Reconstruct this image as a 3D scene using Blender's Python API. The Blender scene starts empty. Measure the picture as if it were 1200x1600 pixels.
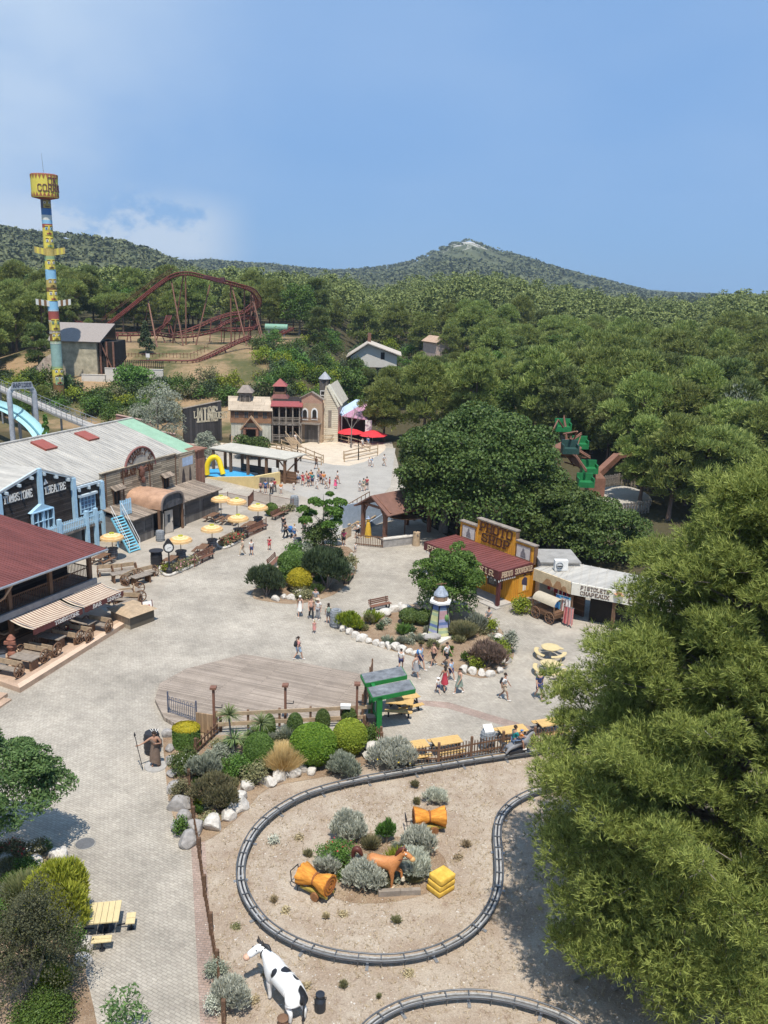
import bpy,bmesh,math,random
import numpy as np
from mathutils import Vector,Matrix,Euler
sc=bpy.context.scene
COL=sc.collection
RNG=np.random.default_rng(7)
random.seed(7)
# camera
FPX,CAMH=1350.0,24.6
PITCH,ROLL=math.atan(370/FPX),math.radians(1.7)
FW=Vector((0,math.cos(PITCH),-math.sin(PITCH)))
_r,_u=Vector((1,0,0)),Vector((0,math.sin(PITCH),math.cos(PITCH)))
RT=_r*math.cos(ROLL)+_u*math.sin(ROLL)
UP=_u*math.cos(ROLL)-_r*math.sin(ROLL)
CAM=Vector((0,0,CAMH))
cd=bpy.data.cameras.new('camera');cam=bpy.data.objects.new('camera',cd);COL.objects.link(cam)
cd.sensor_fit='VERTICAL';cd.sensor_height=36;cd.sensor_width=27
cd.lens=36*FPX/1600;cd.clip_start=0.3;cd.clip_end=20000
cam.matrix_world=Matrix(((RT.x,UP.x,-FW.x,CAM.x),(RT.y,UP.y,-FW.y,CAM.y),(RT.z,UP.z,-FW.z,CAM.z),(0,0,0,1)))
sc.camera=cam
# light
SUN_EL=math.radians(67)
SUN_DIR=Vector((0.15*math.cos(SUN_EL),-0.988*math.cos(SUN_EL),math.sin(SUN_EL))).normalized()
sl=bpy.data.lights.new('sun','SUN');sun=bpy.data.objects.new('sun',sl);COL.objects.link(sun)
sl.energy=4.0;sl.angle=math.radians(0.5);sl.color=(1.0,0.945,0.86)
sun.rotation_euler=(-SUN_DIR).to_track_quat('-Z','Y').to_euler()
world=bpy.data.worlds.new('World');sc.world=world;world.use_nodes=True
nt=world.node_tree;nt.nodes.clear()
def wn(t,**k):
 n=nt.nodes.new(t)
 for a,b in k.items():setattr(n,a,b)
 return n
out=wn('ShaderNodeOutputWorld');bg=wn('ShaderNodeBackground')
sky=wn('ShaderNodeTexSky',sky_type='NISHITA',sun_disc=False)
sky.sun_elevation=SUN_EL;sky.sun_rotation=math.atan2(SUN_DIR.x,SUN_DIR.y)
sky.altitude=200;sky.air_density=1.0;sky.dust_density=0.1;sky.ozone_density=2.2
bg.inputs['Strength'].default_value=0.115
tc=wn('ShaderNodeTexCoord')
sx=wn('ShaderNodeSeparateXYZ');nt.links.new(tc.outputs['Generated'],sx.inputs[0])
def math_(op,a,b=None,clamp=False):
 n=wn('ShaderNodeMath',operation=op);n.use_clamp=clamp
 for i,v in enumerate((a,b)):
  if v is None:continue
  if isinstance(v,(int,float)):n.inputs[i].default_value=v
  else:nt.links.new(v,n.inputs[i])
 return n.outputs[0]
def ss(v,a,b):
 n=wn('ShaderNodeMapRange',interpolation_type='SMOOTHSTEP')
 nt.links.new(v,n.inputs[0]);n.inputs[1].default_value=a;n.inputs[2].default_value=b
 return n.outputs[0]
def noise_(scale,detail,rough,sc3=(1,1,1)):
 m=wn('ShaderNodeMapping');m.inputs['Scale'].default_value=sc3
 nt.links.new(tc.outputs['Generated'],m.inputs[0])
 n=wn('ShaderNodeTexNoise');n.inputs['Scale'].default_value=scale
 n.inputs['Detail'].default_value=detail;n.inputs['Roughness'].default_value=rough
 nt.links.new(m.outputs[0],n.inputs['Vector']);return n.outputs['Fac']
az,elv=sx.outputs[0],sx.outputs[2]
veil=math_('MULTIPLY',ss(noise_(2.2,5,0.55,(1,1,1.6)),0.32,0.66),ss(math_('MULTIPLY',az,-1),0.05,0.44))
low=math_('MULTIPLY',ss(math_('ADD',noise_(14,8,0.62,(1,1,1.5)),math_('MULTIPLY',elv,-2.2)),0.24,0.37),math_('MULTIPLY',ss(math_('MULTIPLY',az,-1),0.14,0.22),math_('MULTIPLY',ss(elv,-0.01,0.02),ss(math_('MULTIPLY',elv,-1),-0.092,-0.045))))
base_v=math_('MULTIPLY',ss(noise_(1.6,4,0.5,(1,1,2)),0.4,0.85),0.22)
cl=math_('ADD',math_('MULTIPLY',veil,0.75),base_v,True)
tint=wn('ShaderNodeMixRGB',blend_type='MULTIPLY');tint.inputs[0].default_value=1
tint.inputs[2].default_value=(0.62,0.90,1.16,1);nt.links.new(sky.outputs[0],tint.inputs[1])
flat=wn('ShaderNodeMixRGB');flat.inputs[0].default_value=0.88;flat.inputs[2].default_value=(1.2,2.42,4.6,1);nt.links.new(tint.outputs[0],flat.inputs[1])
mixc=wn('ShaderNodeMixRGB');nt.links.new(cl,mixc.inputs[0]);nt.links.new(flat.outputs[0],mixc.inputs[1])
mixc.inputs[2].default_value=(4.3,5.1,6.0,1)
mixl=wn('ShaderNodeMixRGB');nt.links.new(math_('MULTIPLY',low,0.85,True),mixl.inputs[0]);nt.links.new(mixc.outputs[0],mixl.inputs[1]);mixl.inputs[2].default_value=(4.4,5.0,5.7,1)
nt.links.new(mixl.outputs[0],bg.inputs[0]);nt.links.new(bg.outputs[0],out.inputs[0])
sc.view_settings.view_transform='Standard';sc.view_settings.look='None'
sc.view_settings.exposure=0.48;sc.view_settings.gamma=1.0
cy=sc.cycles
cy.max_bounces=5;cy.diffuse_bounces=3;cy.glossy_bounces=2;cy.transmission_bounces=3;cy.transparent_max_bounces=6;cy.volume_bounces=0
cy.use_denoising=True;cy.use_adaptive_sampling=True;cy.adaptive_threshold=0.02
cy.sample_clamp_indirect=6
# pixel <-> place
def ray(x,y):return(FW+RT*((x-600)/FPX)-UP*((y-800)/FPX)).normalized()
def P(x,y,z=0.0):
 d=ray(x,y);return CAM+d*((z-CAMH)/d.z)
def PY(x,y,Y):
 d=ray(x,y);return CAM+d*(Y/d.y)
def S(t):t=np.clip(t,0,1);return t*t*(3-2*t)
def crest(pts):
 a,e=[],[]
 for x,y in pts:
  d=ray(x,y);a.append(math.atan2(d.x,d.y));e.append(d.z/math.hypot(d.x,d.y))
 return np.array(a),np.array(e)
CR_A=crest([(-500,380),(-200,350),(0,353),(60,362),(140,368),(190,376),(240,391),(265,403),(300,416),(340,432),(420,450),(600,470)])
CR_M=crest([(180,420),(270,409),(330,407),(420,414),(520,423),(590,421),(640,411),(680,394),(710,380),(735,374),(770,388),(820,403),(880,422),(940,437),(1000,452),(1040,465),(1100,478),(1300,486),(1500,480)])
CR_C=crest([(0,425),(180,408),(260,401),(330,406),(420,416),(600,432),(1200,470)])
TOPS=crest([(-300,428),(0,428),(150,432),(300,428),(420,432),(500,448),(580,457),(640,441),(700,434),(780,434),(850,446),(950,463),(1050,473),(1100,468),(1160,461),(1300,463),(1500,470)])
def height(X,Y):
 X=np.asarray(X,float);Y=np.asarray(Y,float)
 R=np.hypot(X,Y)+1e-6;A=np.arctan2(X,Y)
 front=S((Y+20)/60)
 base=np.interp(A,TOPS[0],CAMH-13.2+410*TOPS[1])*S((R-135)/240)*(1-.9*S((R-430)/160))
 mound=9.5*S((Y-139)/40)*S((X+135)/45)*(1-S((X+22)/22))
 mound=mound-4.5*S((-66-X)/20)*S((Y-139)/40)*(1-S((Y-185)/25))
 h=np.maximum(base,mound)
 def ridge(cr,Rc,w,lift):
  z=CAMH-lift+Rc*np.interp(A,cr[0],cr[1])
  t=np.where(R<Rc,1-S((Rc-R)/w),1-0.8*S((R-Rc)/(w*2.2)))
  return z*t
 h=np.maximum(h,ridge(CR_A,900.,520.,5.0)*S((R-420)/60))
 h=np.maximum(h,ridge(CR_M,1900.,1150.,5.0)*S((R-450)/120))
 h=np.maximum(h,ridge(CR_C,3600.,900.,2.0)*S((R-2500)/300))
 rough=(np.sin(X*.013+1.3)*np.sin(Y*.011+.4)+.5*np.sin(X*.041)*np.sin(Y*.037+2))
 h=h+rough*S((R-480)/500)*4.0*(1-S((R-780)/120)*(1-S((R-1000)/150)))*(1-S((R-1750)/120)*(1-S((R-2050)/150)))
 return h*front-0.03
def G(x,y,it=30):
 """the point of the terrain seen at a pixel"""
 d=ray(x,y);t=5.0
 z=0.0
 for k in range(400):
  p=CAM+d*t
  hz=float(height(p.x,p.y))+0.03
  if p.z<=hz+0.02:break
  t+=max((p.z-hz)*0.5,0.05)
 return CAM+d*t
def PX(p):
 v=Vector(p)-CAM;k=v.dot(FW);return 600+FPX*v.dot(RT)/k,800-FPX*v.dot(UP)/k
def ztop(base,px,py):
 """height above base of a vertical line from base whose top shows at pixel row py"""
 lo,hi=0,80
 for k in range(50):
  m=(lo+hi)/2
  if PX((base[0],base[1],base[2]+m))[1]>py:lo=m
  else:hi=m
 return lo
class Fr:
 """a local frame on the ground: u along a wall, v away from the camera"""
 def __init__(s,a,b,z=0.0,gz=0.0):
  A,B=P(a[0],a[1],z),P(b[0],b[1],z)
  s.set(A,B,gz)
 def set(s,A,B,gz):
  s.o=Vector((A.x,A.y,gz));d=Vector((B.x-A.x,B.y-A.y,0));s.L=d.length
  s.u=d.normalized();s.v=Vector((-s.u.y,s.u.x,0));s.ang=math.atan2(s.u.y,s.u.x)
  return s
 def W(s,u,v,z=0.0):return s.o+s.u*u+s.v*v+Vector((0,0,z))
 def face(s,x,y,v=0.0):
  d=ray(x,y);t=((s.o+s.v*v-CAM).dot(s.v))/d.dot(s.v);p=CAM+d*t-s.o
  return p.dot(s.u),p.z
 def side(s,x,y,u=0.0):
  d=ray(x,y);t=((s.o+s.u*u-CAM).dot(s.u))/d.dot(s.u);p=CAM+d*t-s.o
  return p.dot(s.v),p.z
 def flat(s,x,y,z=0.0):
  p=P(x,y,z+s.o.z)-s.o;return p.dot(s.u),p.dot(s.v)
 def empty(s,name,label,cat,group=None,u=0,v=0):
  return thing(name,label,cat,s.W(u,v),s.ang,group)
# objects
def tag(o,label=None,cat=None,group=None,kind=None):
 if label:o['label']=label
 if cat:o['category']=cat
 if group:o['group']=group
 if kind:o['kind']=kind
 return o
def thing(name,label,cat,loc=(0,0,0),rz=0.0,group=None,scale=None):
 o=bpy.data.objects.new(name,None);COL.objects.link(o);o.empty_display_size=.3
 o.location=loc;o.rotation_euler=(0,0,rz)
 if scale:o.scale=(scale,)*3 if isinstance(scale,(int,float))else scale
 return tag(o,label,cat,group)
def dup(root,loc,rz=0.0,label=None,group=None,scale=None,remat=None):
 r=root.copy();COL.objects.link(r);r.location=loc;r.rotation_euler=(0,0,rz)
 if label:r['label']=label
 if group:r['group']=group
 if scale:r.scale=(scale,)*3 if isinstance(scale,(int,float))else scale
 for ch in list(root.children):
  c=ch.copy();COL.objects.link(c);c.parent=r
  for g in list(ch.children):
   d=g.copy();COL.objects.link(d);d.parent=c
 return r
def link(name,me,parent=None,loc=None):
 o=bpy.data.objects.new(name,me);COL.objects.link(o)
 if parent:o.parent=parent
 if loc is not None:o.location=loc
 return o
def np_mesh(name,V,Fs,mats,midx=None,smooth=False):
 """mesh from numpy: V (n,3), Fs (m,k) with k = 3 or 4"""
 me=bpy.data.meshes.new(name);V=np.asarray(V,np.float32);Fs=np.asarray(Fs,np.int32)
 k=Fs.shape[1];m=len(Fs)
 me.vertices.add(len(V));me.vertices.foreach_set('co',V.ravel())
 me.loops.add(m*k);me.loops.foreach_set('vertex_index',Fs.ravel())
 me.polygons.add(m);me.polygons.foreach_set('loop_start',np.arange(0,m*k,k,dtype=np.int32))
 for mt in(mats if isinstance(mats,(list,tuple))else[mats]):me.materials.append(mt)
 if midx is not None:me.polygons.foreach_set('material_index',np.asarray(midx,np.int32))
 me.polygons.foreach_set('use_smooth',np.full(m,smooth,dtype=bool))
 me.update(calc_edges=True)
 return me
def basis(d,up=Vector((0,0,1))):
 d=d.normalized()
 if abs(d.dot(up))>.98:up=Vector((0,1,0))
 x=d.cross(up).normalized();return x,x.cross(d).normalized()
class MB:
 def __init__(s):s.v=[];s.f=[];s.m=[];s.sm=[];s.cur=0;s.smooth=False
 def mat(s,i):s.cur=i;return s
 def add(s,vs,fs,smooth=None):
  n=len(s.v);s.v.extend([tuple(p)for p in vs])
  for f in fs:s.f.append(tuple(n+i for i in f));s.m.append(s.cur);s.sm.append(s.smooth if smooth is None else smooth)
  return s
 def box(s,x0,x1,y0,y1,z0,z1):
  return s.add([(x0,y0,z0),(x1,y0,z0),(x1,y1,z0),(x0,y1,z0),(x0,y0,z1),(x1,y0,z1),(x1,y1,z1),(x0,y1,z1)],[(0,3,2,1),(4,5,6,7),(0,1,5,4),(1,2,6,5),(2,3,7,6),(3,0,4,7)])
 def cbox(s,c,d):return s.box(c[0]-d[0]/2,c[0]+d[0]/2,c[1]-d[1]/2,c[1]+d[1]/2,c[2]-d[2]/2,c[2]+d[2]/2)
 def beam(s,a,b,w,h=None,up=Vector((0,0,1))):
  a,b=Vector(a),Vector(b);h=h or w;x,y=basis(b-a,up)
  vs=[p+x*(i*w/2)+y*(j*h/2)for p in(a,b)for i,j in((-1,-1),(1,-1),(1,1),(-1,1))]
  return s.add(vs,[(0,1,2,3),(7,6,5,4),(0,4,5,1),(1,5,6,2),(2,6,7,3),(3,7,4,0)])
 def tube(s,pts,r,n=8,cap=True,smooth=True,closed=False):
  pts=[Vector(p)for p in pts];m=len(pts);rr=r if isinstance(r,(list,tuple))else[r]*m
  vs=[];px=None
  for i,p in enumerate(pts):
   if closed:d=pts[(i+1)%m]-pts[i-1]
   else:d=pts[min(i+1,m-1)]-pts[max(i-1,0)]
   if d.length<1e-9:d=Vector((0,0,1))
   d.normalize()
   if px is None:x,y=basis(d)
   else:
    x=px-d*px.dot(d)
    if x.length<1e-6:x,_=basis(d)
    x.normalize();y=x.cross(d).normalized()
   px=x
   for k in range(n):
    a=2*math.pi*k/n;vs.append(p+(x*math.cos(a)+y*math.sin(a))*rr[i])
  fs=[(i*n+k,i*n+(k+1)%n,((i+1)%m)*n+(k+1)%n,((i+1)%m)*n+k)for i in range(m if closed else m-1)for k in range(n)]
  s.add(vs,fs,smooth)
  if cap and not closed:s.add(vs[:n],[tuple(range(n-1,-1,-1))],False);s.add(vs[-n:],[tuple(range(n))],False)
  return s
 def lathe(s,prof,c=(0,0,0),n=16,smooth=True,sx=1,sy=1,a0=0.0,mats=None):
  vs=[];c=Vector(c)
  for r,z in prof:
   for k in range(n):
    a=a0+2*math.pi*k/n;vs.append((c.x+r*math.cos(a)*sx,c.y+r*math.sin(a)*sy,c.z+z))
  m=len(prof);keep=s.cur
  for i in range(m-1):
   if mats:s.cur=mats[i]
   ring=vs[i*n:(i+2)*n]
   s.add(ring,[(k,(k+1)%n,n+(k+1)%n,n+k)for k in range(n)],smooth)
  if mats:s.cur=mats[0]
  if prof[0][0]>1e-4:s.add(vs[:n],[tuple(range(n-1,-1,-1))],False)
  if mats:s.cur=mats[-1]
  if prof[-1][0]>1e-4:s.add(vs[-n:],[tuple(range(n))],False)
  s.cur=keep
  return s
 def prism(s,poly,z0,z1):
  n=len(poly);vs=[(p[0],p[1],z0)for p in poly]+[(p[0],p[1],z1)for p in poly]
  return s.add(vs,[tuple(range(n-1,-1,-1)),tuple(range(n,2*n))]+[(i,(i+1)%n,n+(i+1)%n,n+i)for i in range(n)])
 def slab(s,pts,t):
  """a flat polygon with thickness t along its own normal (downwards)"""
  pts=[Vector(p)for p in pts];nn=(pts[1]-pts[0]).cross(pts[2]-pts[0]).normalized()
  if nn.z<0:nn=-nn
  n=len(pts);vs=pts+[p-nn*t for p in pts]
  return s.add(vs,[tuple(range(n)),tuple(range(2*n-1,n-1,-1))]+[(i,n+i,n+(i+1)%n,(i+1)%n)for i in range(n)])
 def xz(s,poly,y0,y1):
  """polygon in the x-z plane extruded along y"""
  n=len(poly);vs=[(p[0],y0,p[1])for p in poly]+[(p[0],y1,p[1])for p in poly]
  return s.add(vs,[tuple(range(n)),tuple(range(2*n-1,n-1,-1))]+[(i,n+i,n+(i+1)%n,(i+1)%n)for i in range(n)])
 def yz(s,poly,x0,x1):
  n=len(poly);vs=[(x0,p[0],p[1])for p in poly]+[(x1,p[0],p[1])for p in poly]
  return s.add(vs,[tuple(range(n)),tuple(range(2*n-1,n-1,-1))]+[(i,n+i,n+(i+1)%n,(i+1)%n)for i in range(n)])
 def ball(s,c,r,n=10,m=7,jit=0.0,rot=None):
  c=Vector(c);r=r if isinstance(r,(tuple,list,Vector))else(r,r,r);vs=[]
  for i in range(m+1):
   t=math.pi*i/m
   for k in range(n):
    a=2*math.pi*k/n;q=1+random.uniform(-jit,jit)
    p=Vector((r[0]*math.sin(t)*math.cos(a)*q,r[1]*math.sin(t)*math.sin(a)*q,r[2]*math.cos(t)*q))
    if rot:p=rot@p
    vs.append(c+p)
  return s.add(vs,[(i*n+k,(i+1)*n+k,(i+1)*n+(k+1)%n,i*n+(k+1)%n)for i in range(m)for k in range(n)],jit<.04)
 def ring(s,c,r,t,ax='y',n=18,k=6):
  c=Vector(c);pts=[]
  for i in range(n):
   a=2*math.pi*i/n;x,y=r*math.cos(a),r*math.sin(a)
   pts.append(c+(Vector((x,0,y))if ax=='y' else Vector((0,x,y))if ax=='x' else Vector((x,y,0))))
  return s.tube(pts,t,k,closed=True)
 def mesh(s,name,mats):
  me=bpy.data.meshes.new(name);me.from_pydata(s.v,[],s.f)
  for mt in(mats if isinstance(mats,(list,tuple))else[mats]):me.materials.append(mt)
  me.polygons.foreach_set('material_index',s.m);me.polygons.foreach_set('use_smooth',s.sm)
  me.update();return me
 def build(s,name,mats,parent=None,loc=None):return link(name,s.mesh(name,mats),parent,loc)
def sheet(name,pts,mat,z,kind='structure',label=None):
 """a flat ground sheet from world points"""
 bm=bmesh.new();vs=[bm.verts.new((p[0],p[1],z))for p in pts];f=bm.faces.new(vs)
 bmesh.ops.triangulate(bm,faces=[f]);bmesh.ops.recalc_face_normals(bm,faces=bm.faces)
 me=bpy.data.meshes.new(name);bm.to_mesh(me);bm.free();me.materials.append(mat)
 o=link(name,me);o['kind']=kind
 if me.polygons[0].normal.z<0:me.flip_normals()
 return o
def smooth_poly(pts,k=4):
 """closed Catmull-Rom through points"""
 pts=[Vector(p)for p in pts];n=len(pts);r=[]
 for i in range(n):
  a,b,c,d=pts[i-1],pts[i],pts[(i+1)%n],pts[(i+2)%n]
  for j in range(k):
   t=j/k;r.append(.5*((2*b)+(c-a)*t+(2*a-5*b+4*c-d)*t*t+(3*b-a-3*c+d)*t**3))
 return r
def smooth_line(pts,k=5):
 pts=[Vector(p)for p in pts];n=len(pts);r=[]
 for i in range(n-1):
  a,b,c,d=pts[max(i-1,0)],pts[i],pts[i+1],pts[min(i+2,n-1)]
  for j in range(k):
   t=j/k;r.append(.5*((2*b)+(c-a)*t+(2*a-5*b+4*c-d)*t*t+(3*b-a-3*c+d)*t**3))
 return r+[pts[-1]]
# materials
_M={}
def newmat(name):
 m=bpy.data.materials.new(name);m.use_nodes=True;t=m.node_tree
 return m,t,t.nodes['Principled BSDF']
def N(t,ty,ins=None,**k):
 n=t.nodes.new(ty)
 for a,b in k.items():setattr(n,a,b)
 for a,b in(ins or{}).items():
  if isinstance(b,bpy.types.NodeSocket):t.links.new(b,n.inputs[a])
  else:n.inputs[a].default_value=b
 return n
def c4(c):return(c[0],c[1],c[2],1)
def mul(c,k):return(min(c[0]*k,1),min(c[1]*k,1),min(c[2]*k,1),1)
def pm(name,col,rough=.8,var=.18,scale=3.,bump=.15,metal=0.,col2=None,detail=6,space='Object',stretch=(1,1,1),spec=.3):
 """a painted / plain surface: two-scale noise in colour, roughness and relief"""
 if name in _M:return _M[name]
 m,t,b=newmat(name);co=N(t,'ShaderNodeTexCoord').outputs[space]
 mp=N(t,'ShaderNodeMapping',{0:co,'Scale':stretch}).outputs[0]
 n1=N(t,'ShaderNodeTexNoise',{'Vector':mp,'Scale':scale,'Detail':detail,'Roughness':.62})
 n2=N(t,'ShaderNodeTexNoise',{'Vector':mp,'Scale':scale*9,'Detail':3})
 r=N(t,'ShaderNodeMapRange',{0:n1.outputs['Fac'],1:.28,2:.72})
 mx=N(t,'ShaderNodeMixRGB',{0:r.outputs[0],1:mul(col,1-var),2:mul(col2 or col,1+var)})
 mx2=N(t,'ShaderNodeMixRGB',{0:.25,1:mx.outputs[0],2:n2.outputs['Fac']},blend_type='OVERLAY')
 t.links.new(mx2.outputs[0],b.inputs['Base Color'])
 b.inputs['Roughness'].default_value=rough;b.inputs['Metallic'].default_value=metal
 b.inputs['Specular IOR Level'].default_value=spec
 if bump:
  bp=N(t,'ShaderNodeBump',{'Height':n2.outputs['Fac'],'Strength':bump,'Distance':.02})
  t.links.new(bp.outputs[0],b.inputs['Normal'])
 _M[name]=m;return m
def plank(name,col,axes='xz',width=.16,length=3.,var=.35,gap=.006,gapcol=None,rough=.85,bump=.5,col2=None):
 """boards running along axes[0], stacked along axes[1] (local axes)"""
 if name in _M:return _M[name]
 m,t,b=newmat(name);co=N(t,'ShaderNodeTexCoord').outputs['Object']
 s=N(t,'ShaderNodeSeparateXYZ',{0:co});ix='xyz'.index
 v=N(t,'ShaderNodeCombineXYZ',{0:s.outputs[ix(axes[0])],1:s.outputs[ix(axes[1])]}).outputs[0]
 br=N(t,'ShaderNodeTexBrick',{'Vector':v,'Scale':1.,'Mortar Size':gap,'Mortar Smooth':.2,'Bias':0.,'Brick Width':length,'Row Height':width,'Color1':mul(col,1-var),'Color2':mul(col2 or col,1+var),'Mortar':c4(gapcol)if gapcol else mul(col,.3)})
 br.offset=.37
 st=N(t,'ShaderNodeMapping',{0:v,'Scale':(1.2,14,1)}).outputs[0]
 n1=N(t,'ShaderNodeTexNoise',{'Vector':st,'Scale':1.6,'Detail':6,'Roughness':.7})
 n2=N(t,'ShaderNodeTexNoise',{'Vector':co,'Scale':.7,'Detail':4})
 mx=N(t,'ShaderNodeMixRGB',{0:.45,1:br.outputs['Color'],2:n1.outputs['Fac']},blend_type='OVERLAY')
 mx2=N(t,'ShaderNodeMixRGB',{0:.35,1:mx.outputs[0],2:n2.outputs['Fac']},blend_type='OVERLAY')
 t.links.new(mx2.outputs[0],b.inputs['Base Color']);b.inputs['Roughness'].default_value=rough;b.inputs['Specular IOR Level'].default_value=.25
 h=N(t,'ShaderNodeMath',{0:br.outputs['Fac'],1:-1.},operation='MULTIPLY')
 h2=N(t,'ShaderNodeMath',{0:h.outputs[0],1:n1.outputs['Fac']},operation='ADD')
 bp=N(t,'ShaderNodeBump',{'Height':h2.outputs[0],'Strength':bump,'Distance':.02});t.links.new(bp.outputs[0],b.inputs['Normal'])
 _M[name]=m;return m
def leafmat(name,col,col2,trans=.28,rough=.6,rnd=.22,tscale=.5):
 """foliage: two greens by noise through the crown, each leaf and each plant a little different"""
 if name in _M:return _M[name]
 m,t,b=newmat(name);tco=N(t,'ShaderNodeTexCoord').outputs['Object']
 n1=N(t,'ShaderNodeTexNoise',{'Vector':tco,'Scale':tscale,'Detail':4})
 g=N(t,'ShaderNodeNewGeometry');oi=N(t,'ShaderNodeObjectInfo')
 f=N(t,'ShaderNodeMath',{0:n1.outputs['Fac'],1:g.outputs['Random Per Island']},operation='ADD')
 r=N(t,'ShaderNodeMapRange',{0:f.outputs[0],1:.45,2:1.5})
 mx=N(t,'ShaderNodeMixRGB',{0:r.outputs[0],1:c4(col),2:c4(col2)})
 hv=N(t,'ShaderNodeMapRange',{0:oi.outputs['Random'],3:1-rnd,4:1+rnd})
 hh=N(t,'ShaderNodeMapRange',{0:oi.outputs['Random'],3:.487,4:.513})
 hs=N(t,'ShaderNodeHueSaturation',{'Hue':hh.outputs[0],'Value':hv.outputs[0],'Color':mx.outputs[0]})
 t.links.new(hs.outputs[0],b.inputs['Base Color']);b.inputs['Roughness'].default_value=rough;b.inputs['Specular IOR Level'].default_value=.25
 tr=N(t,'ShaderNodeBsdfTranslucent',{0:hs.outputs[0]});ms=N(t,'ShaderNodeMixShader',{0:trans,1:b.outputs[0],2:tr.outputs[0]})
 t.links.new(ms.outputs[0],t.nodes['Material Output'].inputs[0])
 _M[name]=m;return m
GL={'A':['0,0 1.6,6 2.4,6 4,0','.8,2.2 3.2,2.2'],'B':['.5,0 .5,6 2.8,6 3.5,5.3 3.5,3.8 2.8,3.2 .5,3.2','2.8,3.2 3.7,2.5 3.7,.8 2.9,0 .5,0'],'C':['3.6,4.6 3.6,5.2 2.8,6 1.2,6 .3,5 .3,1 1.2,0 2.8,0 3.6,.8 3.6,1.5'],'D':['.5,0 .5,6 2.6,6 3.6,4.8 3.6,1.2 2.6,0 .5,0'],'E':['3.5,5 3.5,6 .5,6 .5,0 3.6,0 3.6,1','.5,3 2.6,3'],'F':['3.5,5 3.5,6 .5,6 .5,0','.5,3 2.6,3'],'G':['3.6,4.6 3.6,5.2 2.8,6 1.2,6 .3,5 .3,1 1.2,0 2.8,0 3.6,.8 3.6,2.6 2.2,2.6'],'H':['.5,0 .5,6','3.5,0 3.5,6','.5,3 3.5,3'],'I':['2,0 2,6'],'K':['.5,0 .5,6','3.5,6 .6,2.6','1.5,3.6 3.6,0'],'L':['.5,6 .5,0 3.5,0 3.5,1.2'],'M':['.3,0 .3,6 2,2 3.7,6 3.7,0'],'N':['.4,0 .4,6 3.6,0 3.6,6'],'O':['1.2,0 .3,1 .3,5 1.2,6 2.8,6 3.7,5 3.7,1 2.8,0 1.2,0'],'P':['.5,0 .5,6 2.8,6 3.6,5.2 3.6,3.4 2.8,2.6 .5,2.6'],'R':['.5,0 .5,6 2.8,6 3.6,5.2 3.6,3.6 2.8,2.8 .5,2.8','2,2.8 3.7,0'],'S':['3.5,4.7 3.5,5.3 2.8,6 1.2,6 .4,5.2 .4,3.9 1.2,3.2 2.8,2.8 3.6,2.1 3.6,.8 2.8,0 1.2,0 .4,.7 .4,1.4'],'T':['.2,5 .2,6 3.8,6 3.8,5','2,6 2,0'],'U':['.4,6 .4,1 1.2,0 2.8,0 3.6,1 3.6,6'],'V':['.1,6 2,0 3.9,6'],'X':['.3,0 3.7,6','.3,6 3.7,0'],'Y':['.2,6 2,3 3.8,6','2,3 2,0'],'W':['.1,6 1,0 2,4 3,0 3.9,6'],"'":['2,6 2,4.8']}
def text(mb,s,x,z,h,y=-.02,d=.03,sp=1.22,w=1.0,t=.14,tw=None,serif=True,mapf=None):
 """letters in the x-z plane from x, baseline z, height h; front at y"""
 k=h/6;tk=t*h
 mapf=mapf or(lambda a,b:(a,b));ad=4*k*w*sp
 if tw:w=w*tw/(len(s)*ad-4*k*w*(sp-1));ad=4*k*w*sp
 for ch in s:
  if ch!=' ':
   L=[[tuple(map(float,q.split(',')))for q in st.split()]for st in GL[ch]]
   segs=[]
   for st in L:
    for a,b in zip(st,st[1:]):segs.append((a,b))
    if serif:
     for e,nb in((st[0],st[1]),(st[-1],st[-2])):
      if abs(e[0]-nb[0])<.9*abs(e[1]-nb[1])and e[1]in(0.,6.):segs.append(((e[0]-.75,e[1]),(e[0]+.75,e[1])))
   for a,b in segs:
    A=Vector((a[0]*k*w,a[1]*k));B=Vector((b[0]*k*w,b[1]*k));dd=(B-A)
    if dd.length<1e-6:continue
    dd.normalize();nn=Vector((-dd.y,dd.x))*tk/2;A=A-dd*tk*.45;B=B+dd*tk*.45
    q=[mapf(x+p.x,z+p.y)for p in(A-nn,B-nn,B+nn,A+nn)]
    if not isinstance(q[0][0],Vector):mb.xz(q,y-d,y)
    else:mb.add([p[0]for p in q]+[p[1]for p in q],[(0,1,2,3),(7,6,5,4),(0,4,5,1),(1,5,6,2),(2,6,7,3),(3,7,4,0)])
  x+=ad
 return x
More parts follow.
